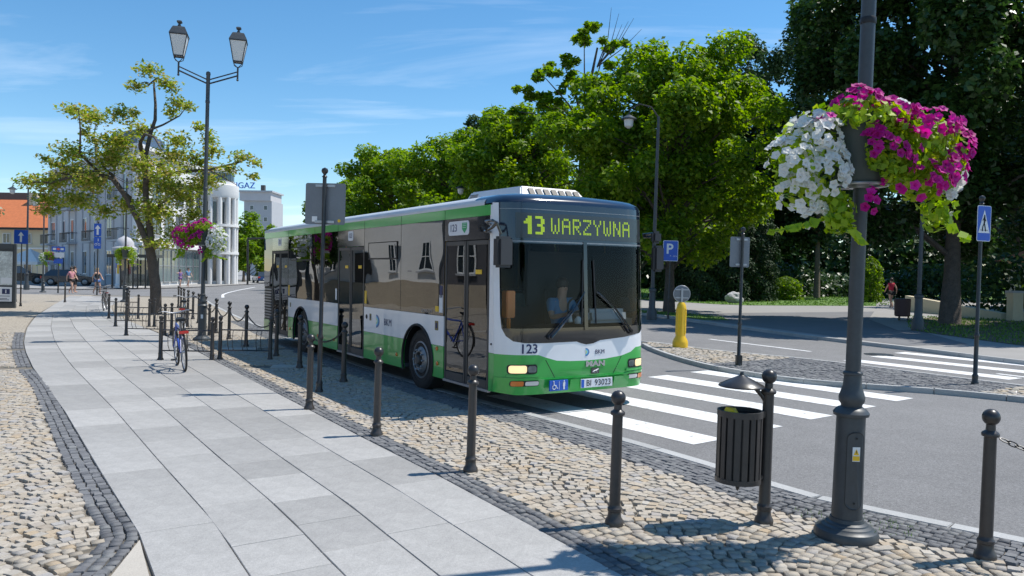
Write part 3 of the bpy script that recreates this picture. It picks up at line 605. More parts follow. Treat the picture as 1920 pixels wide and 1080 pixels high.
mb = MB(); mb.add([(u, y, z) for u in (.62, 11.85) for y, z in ((.004, 2.765), (.006, 2.80), (-.02, 2.845))], [(0, 1, 4, 3), (1, 2, 5, 4)]); mb.build('roof_gutter', M_['busroof'], BUS)
# air-conditioning unit on the roof
mb = MB(); A = [(.98, -.80, 2.93), (.98, -2.02, 2.93), (2.75, -2.02, 2.93), (2.75, -.80, 2.93)]; T = [(1.14, -.90, 3.13), (1.14, -1.92, 3.13), (2.62, -1.92, 3.15), (2.62, -.90, 3.15)]
mb.add(A+T, [(4, 5, 6, 7), (0, 1, 5, 4), (1, 2, 6, 5), (2, 3, 7, 6), (3, 0, 4, 7)]); ac = mb.build('roof_unit', M_['busroof'], BUS, bevel=.02)
for i in range(7):
    y = -.99-i*.135; mb = MB(); mb.extr([(1.0, y, 2.965), (1.0, y-.09, 2.965), (1.105, y-.09, 3.10), (1.105, y, 3.10)], (-.012, 0, .004)); mb.build('vent', M_['black'], ac, smooth=False)
for i in range(6): mb = MB(); mb.box(2.35, 2.6, -.845-.008*i, -.825-.008*i, 2.975+.022*i, 2.985+.022*i); mb.build('vent_slot', M_['trim'], ac, smooth=False)
# sides: panels as (u, z) outlines; side 0 = near (door side), 1 = far
def side(name, pts, mat, s=0, proud=0, th=.03, parent=BUS, smooth=False):
    y = proud if s == 0 else -WID-proud; d = (0, -th if s == 0 else th, 0)
    mb = MB(); mb.extr([(u, y, z) for u, z in pts], d); return mb.build(name, mat, parent, smooth=smooth)
def rect(u0, u1, z0, z1): return [(u0, z0), (u1, z0), (u1, z1), (u0, z1)]
def arch(uc, z0, z1, u0, u1, r=.555, zc=.47):
    """panel z0..z1, u0..u1 with the wheel opening cut out"""
    P = [(u0, z1), (u0, z0)]
    def x(z): return math.sqrt(max(0, r*r-(z-zc)**2))
    if z0 < zc+r:
        zt = min(z1, zc+r); a0 = math.atan2(max(z0, .0)-zc, -x(z0)); pts = []
        aL = math.pi-math.asin(max(-1, min(1, (z0-zc)/r))); aR = math.asin(max(-1, min(1, (z0-zc)/r)))
        if z1 >= zc+r:
            for k in range(17): a = aL+(aR-aL)*k/16; pts.append((uc+r*math.cos(a), zc+r*math.sin(a)))
            return [P[0], P[1]]+pts+[(u1, z0), (u1, z1)], None
        a1 = math.asin((z1-zc)/r); aL1 = math.pi-a1
        lp = [(uc+r*math.cos(aL+(aL1-aL)*k/8), zc+r*math.sin(aL+(aL1-aL)*k/8)) for k in range(9)]; rp_ = [(uc+r*math.cos(aR+(a1-aR)*k/8), zc+r*math.sin(aR+(a1-aR)*k/8)) for k in range(9)]
        return [P[0], P[1]]+lp, [(u1, z0), (u1, z1)]+rp_[::-1]
UA, UB = 2.69, 8.74
ZG, ZW, ZT = .77, 1.21, 2.62
DOORS = [(.475, 1.775), (4.965, 6.355), (9.735, 11.12)]
for s in (0, 1):
    D = DOORS if s == 0 else []
    edges = [(1.785, 4.955, UA), (6.365, 9.725, UB)] if s == 0 else [(.475, 4.6, UA), (4.61, 9.9, UB)]
    for u0, u1, uc in edges:
        a, b = arch(uc, .29, ZG-.004, u0, u1)
        side('skirt_panel', a, M_['busgreen'], s); side('skirt_panel', b, M_['busgreen'], s)
        a, b = arch(uc, ZG, ZW, u0, u1); side('side_panel', a, M_['buswhite'], s)
        mb = MB(); y = 0 if s == 0 else -WID
        mb.tube([(uc+.56*math.cos(R(-20)+R(220)*k/22), y, .47+.56*math.sin(R(-20)+R(220)*k/22)) for k in range(23)], .022, 8); mb.build('wheel_arch_lip', M_['black'], BUS)
        sp = 3.34 if (s == 0 and uc == UA) else (7.80 if s == 0 else (u0+u1)/2)
        for g0, g1 in ((u0, sp-.005), (sp+.005, u1)): side('side_window', rect(g0, g1, ZW+.006, ZT), M_['sideglass'] if s == 0 else M_['farglass'], s, .002, .006)
        # hopper vents in the windows
        for g0, g1 in ((sp+.14, u1-.22),) if s == 0 else ():
            hp = side('hopper_window', rect(g0, g1, 2.08, 2.35), M_['sideglass'], s, .012, .004)
            for q in ((g0, g1, 2.06, 2.085), (g0, g1, 2.345, 2.36), (g0, g0+.012, 2.085, 2.345), (g1-.012, g1, 2.085, 2.345)): side('hopper_frame', rect(*q), M_['black'], s, .016, .012, hp)
    side('cantrail', rect(.46, 11.85, ZT+.005, 2.765), M_['busgreen'], s, .001)
    if s == 0:
        for q in (1.78, 3.34, 4.96, 6.36, 7.8, 9.73): side('panel_seam', rect(q-.004, q+.004, 1.25, 2.76), M_['black'], s, .0035, .006)
    # front corner post and rear corner
    fr = [(uf(0, z)+.002, z) for z in (.30, .5, .8)]; side('corner_panel', fr+[(.47, .8), (.47, .29)], M_['busgreen'], s)
    fr = [(uf(0, z)+.002, z) for z in (.804, 1.0, 1.5, 2.0, 2.4, 2.76)]; side('corner_post', fr+[(.47, 2.76), (.47, .804)], M_['buswhite'] if s == 0 else M_['busblack'], s)
    side('rear_quarter', rect(11.13, 11.86, .32, .60), M_['busgreen'], s); side('rear_quarter_window', rect(11.13, 11.86, 1.43, ZT), M_['sideglass'] if s == 0 else M_['busblack'], s, .002, .006)
    gp = side('engine_grille', rect(11.13, 11.86, .604, 1.425), M_['black'], s, -.012)
    for k in range(11): side('grille_slat', rect(11.20, 11.80, .64+k*.07, .672+k*.07), M_['steel'], s, .008, .02, gp)
    if s == 1: side('rear_panel_far', rect(9.91, 11.12, .29, ZW), M_['busgreen'], s); side('rear_window_far', rect(9.91, 11.12, ZW+.006, ZT), M_['sideglass'], s, .002, .006); side('driver_window', rect(.5, 1.6, ZW, 2.3), M_['doorglass'], s, .012, .006)
# doors: two leaves each with frame and pane
for k, (u0, u1) in enumerate(DOORS):
    dr = link(bpy.data.objects.new('door', None)); dr.parent = BUS; um = (u0+u1)/2
    for a, b in ((u0+.01, um-.012), (um+.012, u1-.01)):
        mb = MB(); y = -.018; t = .045
        for q in ((a, a+t, .31, 2.30), (b-t, b, .31, 2.30), (a+t, b-t, 2.24, 2.30), (a+t, b-t, .31, .42)): mb.box(q[0], q[1], y-.03, y+.016, q[2], q[3])
        mb.build('door_frame', M_['trim'], dr, smooth=False, bevel=.006)
        side('door_pane', rect(a+t-.004, b-t+.004, .42, 2.24), M_['doorglass'] if k == 0 else M_['sideglass'], 0, -.012, .006, dr)
        if a == u0+.01 or k: side('door_sticker', rect(a+.14, a+.30, 1.90, 1.955) if k else rect(b-.42, b-.25, 1.84, 1.90), M_['yellow'], 0, -.007, .002, dr)
    side('door_header', rect(u0, u1, 2.31, ZT), M_['busblack'], 0, .002, .02, dr)
    side('door_sill', rect(u0, u1, .27, .305), M_['steel'], 0, .012, .05, dr)
# number plates of the fleet over the doors, lettering
XU, ZU = (-1, 0, 0), (0, 0, 1)          # text on the near side reads from rear to front
def slab_side(name, u0, u1, z0, z1, mat, r=.03, pr=.006, parent=BUS):
    mb = MB(); mb.extr([(a, pr, b) for a, b in rrect(u0, u1, z0, z1, r)], (0, -.004, 0)); return mb.build(name, mat, parent, smooth=False)
pl = slab_side('fleet_plate', 1.04, 1.66, 2.385, 2.585, M_['platewhite'], .05)
place_text('fleet_number', '123', .15, M_['navy'], pl, (1.50, .0085, 2.485), XU, ZU)
mb = MB(); mb.extr([(1.10, .0075, 2.555), (1.24, .0075, 2.555), (1.24, .0075, 2.47), (1.17, .0075, 2.41), (1.10, .0075, 2.47)], (0, .002, 0)); mb.build('shield_emblem', pm('emblem_green', (.02, .35, .12), .4), pl, smooth=False)
for i in range(3): mb = MB(); mb.box(1.12, 1.22, .0096, .011, 2.535-i*.025, 2.541-i*.025); mb.build('emblem_line', M_['platewhite'], pl, smooth=False)
for u in (5.66, 10.45):
    p_ = slab_side('fleet_plate', u-.13, u+.13, 2.42, 2.60, M_['platewhite'], .04); place_text('fleet_number', '123', .12, M_['navy'], p_, (u, .0085, 2.51), XU, ZU)
logo_cols = [(.02, .10, .35), (.04, .35, .62), (.25, .62, .80), (.55, .70, .15)]
LM = [pm('logo_tone', c, .4) for c in logo_cols]
def logo(parent, f, s):
    """layered D-shaped emblem; f maps (right, up) to a point"""
    for i in range(4):
        r1, r0_ = s*(1-.2*i), s*(1-.2*i)-s*.17
        P = [(0, r1), (0, r0_)]+[(r0_*.8*math.sin(a), r0_*math.cos(a)) for a in np.linspace(0, math.pi, 9)][1:-1]+[(0, -r0_), (0, -r1)]+[(r1*.8*math.sin(a), r1*math.cos(a)) for a in np.linspace(math.pi, 0, 9)][1:-1]
        mb = MB(); mb.poly([f(x, y) for x, y in P]); mb.build('emblem_arc', LM[i], parent, smooth=False, fix=False)
lg = link(bpy.data.objects.new('side_logo', None)); lg.parent = BUS
logo(lg, lambda x, y: (4.37-x*1.6, .0025, .985+y), .115); place_text('logo_letters', 'BKM', .165, M_['navy'], lg, (3.86, .003, .985), XU, ZU)
lf = link(bpy.data.objects.new('front_logo', None)); lf.parent = BUS
logo(lf, lambda x, y: (uf(1.25+x*1.5, .80)-.004, -(1.25+x*1.5), .80+y), .055)
FX, FU = (0, -1, 0), (-.03, 0, 1)
def front_text(name, body, size, mat, parent, wc, zc, off, sx=1, **kw):
    me = text_mesh(body, size, mat, **kw)
    for v in me.vertices: x, y, z = v.co; a = wc+x*sx; v.co = (uf(a, zc+y)-off-z, -a, zc+y)
    return meshobj(name, me, None, parent)
front_text('logo_letters', 'BKM', .085, M_['navy'], lf, 1.50, .795, .004)
front_text('fleet_number', '123', .17, M_['navy'], BUS, .36, .868, .004, bold=.003)
mk = front_text('maker_letters', 'MAN', .10, pm('chrome', (.62, .63, .64), .2, .9), BUS, 1.42, .635, .008, 1.5, extrude=.006, bold=.005)
bdg = link(bpy.data.objects.new('lion_badge', None)); bdg.parent = BUS
mb = MB(); mb.box(-.006, 0, -.07, .07, -.04, .04); o = mb.build('badge_plate', M_['trim'], bdg, bevel=.004); mb = MB(); mb.tube([(-.009, .05, -.02), (-.009, .02, .0), (-.009, -.015, .005), (-.009, -.05, .025)], .009, 6); mb.tube([(-.009, .02, 0), (-.009, .01, -.03)], .006, 5); mb.tube([(-.009, -.02, 0), (-.009, -.03, -.03)], .006, 5); mb.build('badge_figure', M_['steel'], bdg); bdg.location = (uf(1.42, .54)-.004, -1.42, .54)
for z, a, b in ((.585, .82, 2.02), (.56, .82, 2.0)): conform('crease', [(a, z), (b, z), (b, z+.008), (a, z+.008)], M_['busgreen'], off=.006)
for sgn in (0, 1):      # slanted joints between centre flap and lamp corners
    P = [(.60, .72), (.612, .72), (.76, .48), (.748, .48)]; P = [(2.5-a if sgn else a, b) for a, b in P]; conform('flap_joint', P, M_['black'], off=.0025)
    hl = rrect(.10, .48, .545, .67, .035); fg = rrect(.12, .50, .385, .46, .03)
    if sgn: hl = [(2.5-a, b) for a, b in hl]; fg = [(2.5-a, b) for a, b in fg]
    h = conform('headlight', hl, M_['black'], off=.004); 
    q = lambda a: 2.5-a if sgn else a
    conform('lamp_bowl', [(q(a), b) for a, b in rrect(.115, .33, .557, .658, .03)], M_['lamp_on'], off=.009, parent=h); conform('lamp_bowl', [(q(a), b) for a, b in rrect(.345, .465, .565, .65, .03)], M_['rim'], off=.009, parent=h)
    conform('lamp_cover', [(q(a), b) for a, b in rrect(.104, .476, .549, .666, .033)], M_['windscreen'], off=.018, parent=h)
    h = conform('fog_light', fg, M_['black'], off=.034); conform('turn_lens', [(q(a), b) for a, b in rrect(.13, .28, .39, .455, .02)], M_['orange'], off=.04, parent=h); conform('fog_lens', [(q(a), b) for a, b in rrect(.30, .49, .395, .45, .02)], M_['lens'], off=.04, parent=h)
    conform('lamp_lip', [(q(a), b) for a, b in rrect(.09, .52, .505, .535, .012)], M_['busgreen'], off=.02, thick=-.02)
# plate and pictogram on the bumper
def front_plate(name, w0, w1, z0, z1, mat, tilt=0):
    u = uf((w0+w1)/2, .4)-.095; mb = MB(); mb.box(u, u+.02, -w1, -w0, z0, z1); return mb.build(name, mat, BUS, bevel=.004), u-.001
np_, un = front_plate('number_plate', 1.13, 1.67, .325, .445, M_['platewhite'])
mb = MB(); mb.box(un-.0015, un, -1.18, -1.135, .33, .44); mb.build('plate_band', M_['blue'], np_, smooth=False)
place_text('plate_letters', 'BI', .115, M_['black'], np_, (un-.001, -1.26, .385), FX, ZU); place_text('plate_digits', '93023', .115, M_['black'], np_, (un-.001, -1.50, .385), FX, ZU)
wp, un = front_plate('pictogram_plate', .62, .92, .315, .455, M_['blue'])
mb = MB()                                     # wheelchair and standing person
mb.torus((un-.002, -.69, .365), .026, .005, frame3((0, 1, 0), (0, 0, 1)), 16, 5); mb.tube([(un-.002, -.685, .43), (un-.002, -.69, .39), (un-.002, -.72, .388), (un-.002, -.735, .35), (un-.002, -.75, .35)], .006, 5); mb.sphere((un-.002, -.684, .441), .009, 8, 6)
mb.box(un-.003, un, -.775, -.77, .33, .44); mb.sphere((un-.002, -.85, .438), .011, 8, 6); mb.box(un-.003, un, -.868, -.832, .375, .425); mb.box(un-.003, un, -.862, -.838, .33, .375); mb.build('pictogram', M_['platewhite'], wp, smooth=False)
for a, b in ((.95, 1.10), (1.70, 1.98)): conform('bumper_flap', rrect(a, b, .325, .452, .012), M_['busgreen'], off=.095, thick=-.008)
# small side details: marker lamps, stickers, flaps
for u, z in ((1.99, .72), (1.97, .50), (3.47, .49), (6.55, .49), (7.55, .49), (9.55, .50)):
    mb = MB(); mb.lathe([(.032, 0), (.032, .012), (.022, .018), (0, .018)], 14, (u, .0, z), frame3((1, 0, 0), (0, 0, -1))); mb.build('marker_lamp', M_['orange'], BUS)
for u0, u1, z0, z1, mt in ((4.83, 4.92, 1.27, 1.50, 'yellow'), (9.62, 9.70, 1.26, 1.50, 'yellow'), (1.82, 1.93, 1.26, 1.52, 'platewhite'), (1.95, 2.06, 1.27, 1.35, 'yellow'), (1.83, 1.92, 1.48, 1.66, 'navy'), (6.40, 6.48, 1.28, 1.5, 'platewhite')): slab_side('sticker', u0, u1, z0, z1, M_[mt], .006, .006)
for u0, u1, z0, z1 in ((1.96, 2.07, .99, 1.13), (4.60, 4.68, .98, 1.10), (9.50, 9.58, 1.0, 1.1)):
    p_ = slab_side('notice_plate', u0, u1, z0, z1, pm('olive_plate', (.20, .16, .05), .5), .008, .003); slab_side('notice_mark', u0+.025, u1-.025, z0+.03, z1-.03, M_['navy'], .006, .005, p_)
mb = MB(); mb.lathe([(.04, 0), (.04, .006), (0, .006)], 16, (4.82, 0, 1.04), frame3((1, 0, 0), (0, 0, -1))); mb.build('filler_cap', M_['black'], BUS)
place_text('model_letters', 'LION\u2019S CITY', .07, M_['steel'], BUS, (2.35, .006, 1.26), XU, ZU)
mb = MB(); mb.lathe([(.014, 0), (.014, .01), (0, .012)], 10, (.40, 0, .92), frame3((1, 0, 0), (0, 0, -1))); mb.build('lock', M_['black'], BUS)
# wheels
def wheel(uc, s, twin=False):
    wr = link(bpy.data.objects.new('wheel', None)); wr.parent = BUS; y = -.06 if s == 0 else -WID+.06; sg = 1 if s == 0 else -1
    Mx = frame3((1, 0, 0), (0, 0, -sg)); c = (uc, y, .478)          # local z -> outward
    mb = MB(); mb.lathe([(.29, -.30), (.44, -.30), (.475, -.27), (.48, -.15), (.475, -.03), (.45, -.003), (.40, .006), (.33, .0), (.288, -.012)], 44, c, Mx); mb.build('tyre', M_['rubber'], wr)
    mb = MB()
    for rr in (.345, .43): mb.torus(Vector(c)+Mx@Vector((0, 0, .003)), rr, .004, Mx, 44, 5)
    mb.build('tyre_ring', M_['rubber'], wr)
    mb = MB(); mb.lathe([(.29, -.14), (.292, -.005), (.272, .004), (.262, -.02), (.24, -.05), (.195, .0), (.155, .025), (.14, .03), (.125, .028), (.12, -.02), (0, -.02)], 44, c, Mx); rm = mb.build('rim', M_['rim'], wr)
    for k in range(10):
        a = 2*math.pi*(k+.5)/10; mb = MB(); p_ = Vector(c)+Mx@Vector((.222*math.cos(a), .222*math.sin(a), -.018)); mb.lathe([(.028, -.01), (.028, .006), (0, .006)], 10, p_, Mx); mb.build('hand_hole', M_['black'], rm)
        a = 2*math.pi*k/10; mb = MB(); p_ = Vector(c)+Mx@Vector((.155*math.cos(a), .155*math.sin(a), .02)); mb.lathe([(.017, 0), (.017, .035), (.008, .042), (0, .042)], 6, p_, Mx); mb.build('wheel_nut', M_['steel'], rm)
    mb = MB(); mb.lathe([(.075, -.03), (.07, .05), (.055, .065), (0, .065)], 16, c, Mx); mb.build('hub', M_['trim'], rm)
    mb = MB(); mb.box(uc-.54, uc+.54, y-sg*.42-.02, y-sg*.42+.02, .2, 1.02); mb.tube([(uc+.57*math.cos(a), y-sg*.2, .47+.57*math.sin(a)) for a in np.linspace(R(-5), R(185), 15)], .02, 6); mb.build('wheel_well', M_['black'], BUS)
    mb = MB(); n = 18; aa = np.linspace(R(-8), R(188), n); mb.add([(uc+.575*math.cos(a), y_, .47+.575*math.sin(a)) for y_ in (y+sg*.03, y-sg*.45) for a in aa], [(i, i+1, n+i+1, n+i) for i in range(n-1)]); mb.build('wheel_housing', M_['black'], BUS)
for uc in (UA, UB):
    for s in (0, 1): wheel(uc, s)
# underbody, floor, ceiling, rear wall
mb = MB(); 
for q in ((.5, 2.08), (3.3, 8.12), (9.36, 11.7)): mb.box(q[0], q[1], -2.44, -.06, .30, .36)
mb.box(2.0, 3.4, -1.9, -.62, .30, .40); mb.box(8.0, 9.4, -1.9, -.62, .30, .40); mb.build('floor', M_['busfloor'], BUS, smooth=False)
mb = MB(); mb.box(.9, 11.7, -2.44, -.06, 2.60, 2.64); mb.build('ceiling', M_['busin'], BUS, smooth=False)
mb = MB(); mb.box(11.84, 11.88, -2.48, -.02, .35, 2.80); mb.build('rear_wall', M_['busgreen'], BUS, smooth=False, bevel=.01)
mb = MB()
for u in (3.34, 7.8): mb.box(u-.04, u+.04, -.07, -.012, 1.2, 2.6); mb.box(u-.04, u+.04, -2.49, -2.43, 1.2, 2.6)
mb.build('window_pillar', M_['black'], BUS, smooth=False)
# interior: seats, rails, driver's place
def seat(u, y, h=.62, face=1):
    st = link(bpy.data.objects.new('seat', None)); st.parent = BUS; st.location = (u, y, 0)
    mb = MB(); mb.box(-.22, .22, -.21, .21, h, h+.09); mb.build('seat_cushion', M_['seat'], st, bevel=.03)
    mb = MB(); mb.extr([(.18*face, -.21, h+.05), (.18*face, .21, h+.05), (.30*face, .17, h+.72), (.30*face, -.17, h+.72)], (.06*face, 0, 0)); mb.build('seat_back', M_['seat'], st, bevel=.02)
    mb = MB(); mb.tube([(.33*face, -.18, h+.2), (.36*face, -.18, h+.78), (.36*face, .18, h+.78), (.33*face, .18, h+.2)], .014, 6); mb.box(-.05, .05, -.05, .05, .36, h); mb.build('seat_frame', M_['trim'], st)
for u in (3.5, 4.25, 6.7, 7.4, 8.1, 8.9): seat(u, -.33, .78)
for u in (2.9, 3.7, 4.5, 5.3, 6.1, 6.9, 7.7, 8.5, 9.3, 10.2): seat(u, -2.15, .78)
for u, y in ((1.12, -.42), (1.75, -.75), (4.9, -.75), (6.42, -.75), (5.65, -1.25), (3.3, -.8), (8.1, -.8)):
    mb = MB(); mb.tube([(u, y, .36), (u, y, 2.6)], .018, 8); mb.build('handrail', M_['handrail'], BUS)
mb = MB(); mb.tube([(.62, -.12, .75), (.66, -.3, 1.0), (.85, -.42, 1.08), (1.12, -.42, 1.05)], .02, 8); mb.tube([(.60, -.10, 1.5), (.66, -.22, 1.1), (.70, -.2, .8)], .018, 8); mb.build('handrail', M_['handrail'], BUS)
mb = MB(); mb.box(1.62, 1.66, -2.42, -1.35, .36, 2.2); mb.box(1.62, 1.66, -1.37, -.95, .36, 1.35); mb.build('cab_partition', M_['black'], BUS, smooth=False)
mb = MB(); mb.extr([(.20, -.2, .98), (.20, -2.36, .98), (.62, -2.36, 1.08), (.62, -.9, 1.06), (.40, -.25, 1.0)], (0, 0, .10)); mb.build('dashboard', M_['black'], BUS, bevel=.03)
mb = MB(); mb.extr([(.30, -1.55, 1.16), (.62, -1.6, 1.16), (.62, -2.3, 1.16), (.34, -2.3, 1.16)], (.03, 0, .20)); mb.build('instrument_hood', M_['dash'], BUS, bevel=.05)
mb = MB(); Ms = Matrix.Rotation(R(-62), 3, 'Y'); mb.torus((.86, -1.80, 1.30), .22, .016, Ms, 30, 8); mb.tube([(.86, -1.8, 1.30), (.72, -1.8, 1.1)], .03, 8); mb.box(.84, .88, -2.0, -1.6, 1.285, 1.31); mb.build('steering_wheel', M_['black'], BUS)
mb = MB(); mb.tube([(.62, -.40, .36), (.62, -.40, 1.25)], .03, 8); mb.box(.56, .70, -.47, -.33, 1.25, 1.62); mb.build('ticket_machine', M_['orange'], BUS, bevel=.02)
dst = link(bpy.data.objects.new('driver_seat', None)); dst.parent = BUS
mb = MB(); mb.box(1.02, 1.46, -2.02, -1.56, .72, .86); mb.build('seat_cushion', M_['black'], dst, bevel=.04); mb = MB(); mb.extr([(1.40, -2.02, .85), (1.40, -1.56, .85), (1.50, -1.62, 1.62), (1.50, -1.96, 1.62)], (.1, 0, 0)); mb.build('seat_back', M_['black'], dst, bevel=.03); mb = MB(); mb.box(1.1, 1.4, -1.95, -1.65, .36, .72); mb.build('seat_base', M_['black'], dst)
mb = MB(); mb.tube([(.42, -1.30, 1.18), (.46, -1.31, 1.28)], .03, 10); mb.lathe([(.05, 0), (.06, .03), (.055, .06), (.02, .10), (0, .1)], 12, (.40, -1.42, 1.16)); mb.build('dash_fan', M_['white'], BUS)
# wipers and mirrors
for a, b, c in (((.66, 1.02), (1.02, 1.36), (1.21, 1.62)), ((2.05, 1.06), (1.75, 1.38), (1.42, 1.62))):
    wpn = link(bpy.data.objects.new('wiper', None)); wpn.parent = BUS; P = [Vector((uf(x, z)-.05, -x, z)) for x, z in (a, b, c)]
    mb = MB(); mb.tube(P, [.018, .014, .010], 8); mb.tube([P[0]+Vector((0, .05, .0)), P[1]+Vector((0, .05, .0))], .008, 6); mb.lathe([(.035, -.02), (.035, .05), (.02, .06), (0, .06)], 12, P[0]+Vector((.03, 0, 0)), frame3((0, 1, 0), (0, 0, 1))); mb.build('wiper_arm', M_['busblack'], wpn)
    e = P[2]; mb = MB(); x = c[0]; mb.tube([Vector((uf(x, z)-.022, -(x-.02+(z-1.62)*.04*(1 if x < 1.25 else -1)), z)) for z in (1.18, 1.4, 1.62, 1.85, 2.05)], .011, 6); mb.build('wiper_blade', M_['black'], wpn)
def mirror(pts, c, h, yaw):
    mr = link(bpy.data.objects.new('mirror', None)); mr.parent = BUS; mb = MB(); mb.tube(pts, .02, 8); mb.build('mirror_arm', M_['busblack'], mr)
    mb = MB(); mb.obox((0, 0, 0), h); o = mb.build('mirror_housing', pm('mirror_shell', (.035, .035, .038), .5), mr, bevel=.035); o.location = c; o.rotation_euler = (0, 0, yaw)
    mb = MB(); mb.box(h[0]+.001, h[0]+.004, -h[1]+.03, h[1]-.03, -h[2]+.03, h[2]-.03); g = mb.build('mirror_glass', pm('mirror_glass', (.8, .82, .85), .03, 1), o, smooth=False)
mirror([(.46, .0, 2.50), (.34, .14, 2.53), (.14, .16, 2.53), (.10, .12, 2.50), (.10, .05, 2.36)], (.10, .02, 2.13), (.07, .13, .20), R(10))
mirror([(.46, .0, 2.40), (.36, .14, 2.40), (.16, .15, 2.44), (.10, .12, 2.50)], (.34, .20, 2.44), (.03, .05, .05), 0)
mirror([(.30, -2.5, 2.45), (.16, -2.60, 2.47), (.10, -2.62, 2.35)], (.10, -2.62, 2.10), (.06, .09, .19), R(-8)); mirror([(.28, -2.5, 2.42), (.12, -2.6, 2.42)], (.12, -2.6, 2.41), (.05, .08, .09), R(-8))
# ------------------------------------------------------------------ street furniture
LEAN = R(1.0)
def bollard_proto(h=.99, small=False):
    t = thing('bollard', '', 'bollard')
    mb = MB(); mb.lathe([(.069, 0), (.069, .022), (.064, .038), (.051, .058), (.047, .098), (.053, .104), (.053, .124), (.045, .134), (.0415, .15)], 20); mb.build('base', M_['post'], t)
    mb = MB(); mb.lathe([(.0415, .15), (.040, .5), (.038, h-.185), (.052, h-.18), (.055, h-.165), (.050, h-.155), (.030, h-.14), (.028, h-.10)], 20); mb.build('post', M_['post'], t)
    mb = MB(); mb.sphere((0, 0, h-.055), .055, 20, 12); mb.build('ball', M_['iron'], t); return t
boll = bollard_proto(); usedb = [False]
def bollard(x, y, label, group=None, z=0.):
    if not usedb[0]:
        usedb[0] = True; boll.location = (x, y, z); boll.rotation_euler = (0, LEAN, 0); tag(boll, label, None, group); return boll
    return dup(boll, (x, y, z), 0, label, group, LEAN)
bollard(.775, 5.75, 'dark ball-topped bollard just left of the litter bin'); bollard(-.36, 7.22, 'dark ball-topped bollard in front of the bus headlight'); bollard(-1.49, 8.75, 'dark ball-topped bollard in front of the bus front wheel')
bollard(-2.65, 10.33, 'dark ball-topped bollard just in front of the grey sign post'); bollard(3.15, 5.16, 'dark ball-topped bollard at the right edge with a chain hanging from it'); bollard(5.0, 3.62, 'dark ball-topped bollard beyond the right edge holding the chain end')
bollard(-2.75, 12.9, 'dark ball-topped bollard in front of the middle bus door'); bollard(-3.94, 14.63, 'dark ball-topped bollard in front of the bus rear wheel')
KB = [(-4.95, 16.55), (-6.25, 18.5), (-7.3, 20.3), (-8.35, 22.2), (-9.4, 24.1), (-10.4, 26.1), (-11.4, 28.1), (-12.4, 30.1), (-13.4, 32.1), (-14.4, 34.2), (-15.4, 36.3)]
KBL = ['dark ball-topped bollard at the rear corner of the bus', 'chained bollard standing left of the bus tail against the asphalt', 'chained bollard just right of the twin-lantern lamp', 'chained bollard just behind the twin-lantern lamp']
for i, q in enumerate(KB): bollard(*q, KBL[i] if i < 4 else 'far ball-topped chained bollard along the kerb beyond the twin-lantern lamp', 'chained bollards along the kerb')
for i, q in enumerate([(-13.2, 27.0), (-14.1, 28.9), (-15.2, 31.0), (-16.3, 33.4)]): bollard(*q, 'ball-topped bollard standing around the foot of the yellow-green tree', 'bollards around the tree')
bollard(-22.4, 39.4, 'thin dark bollard on the pavement end left of the two walking women'); bollard(-25.0, 39.6, 'dark bollard in front of the far lamp post with a rail beside it')
# chains with separate links
lk = MB(); lk.torus((0, 0, 0), .017, .0042, None, 12, 6, sx=1.75); LINK = lk.mesh('link', M_['iron'])
def chain(a, b, sag, label, group=None):
    a, b = Vector(a), Vector(b); t = thing('chain', label, 'chain', a, 0, group); d = b-a; n = max(6, int((d.length*1.06)/.046))
    pts = [d*(k/n)+Vector((0, 0, -4*sag*(k/n)*(1-k/n))) for k in range(n+1)]
    for k in range(n):
        o = meshobj('link', LINK, None, t); o.location = (pts[k]+pts[k+1])/2; x = (pts[k+1]-pts[k]).normalized(); o.rotation_mode = 'QUATERNION'
        q = x.to_track_quat('X', 'Z'); o.rotation_quaternion = q @ __import__('mathutils').Quaternion((1, 0, 0), R(90)*(k % 2)+R(20))
chain((3.21, 5.12, .80), (4.95, 3.66, .80), .22, 'black iron chain hanging from the right-hand bollard')
chain((-2.80, 12.95, .80), (-3.90, 14.58, .80), .22, 'black chain between the two bollards beside the bus')
CHL = ['black chain sagging from the bollard at the bus tail', 'black chain sagging between the second and third kerb bollards from the bus tail', 'black chain sagging right beside the twin-lantern lamp', 'black chain sagging behind the twin-lantern lamp', 'farthest black chain along the kerb near the tree']
for a, b, l_ in zip(KB[:5], KB[1:6], CHL): chain((*a, .80), (*b, .80), .26, l_, 'chains between kerb bollards')
# bicycle racks: two posts, two rails, hoops
def rack_proto(wd):
    t = thing('bicycle_rack', '', 'bicycle rack')
    for x in (0, wd):
        mb = MB(); mb.lathe([(.062, 0), (.062, .02), (.045, .05), (.042, .12), (.047, .125), (.042, .14), (.038, .15), (.037, .74), (.045, .745), (.045, .76), (.026, .775), (.026, .79), (.042, .82), (.045, .84), (.035, .87), (0, .885)], 16, (x, 0, 0)); mb.build('post', M_['post'], t)
    for z in (.60, .19): mb = MB(); mb.tube([(.03, 0, z), (wd-.03, 0, z)], .014, 8); mb.build('rail', M_['iron'], t)
    for x in (.22, .50, .78):
        for e in (-.045, .045):
            mb = MB(); mb.tube([(x*wd+e, 0, .19), (x*wd+e, -.12, .30), (x*wd+e, -.14, .45), (x*wd+e, -.07, .56), (x*wd+e, 0, .60)], .007, 6); mb.build('hoop', M_['iron'], t)
    return t
rk = rack_proto(.98); first = True
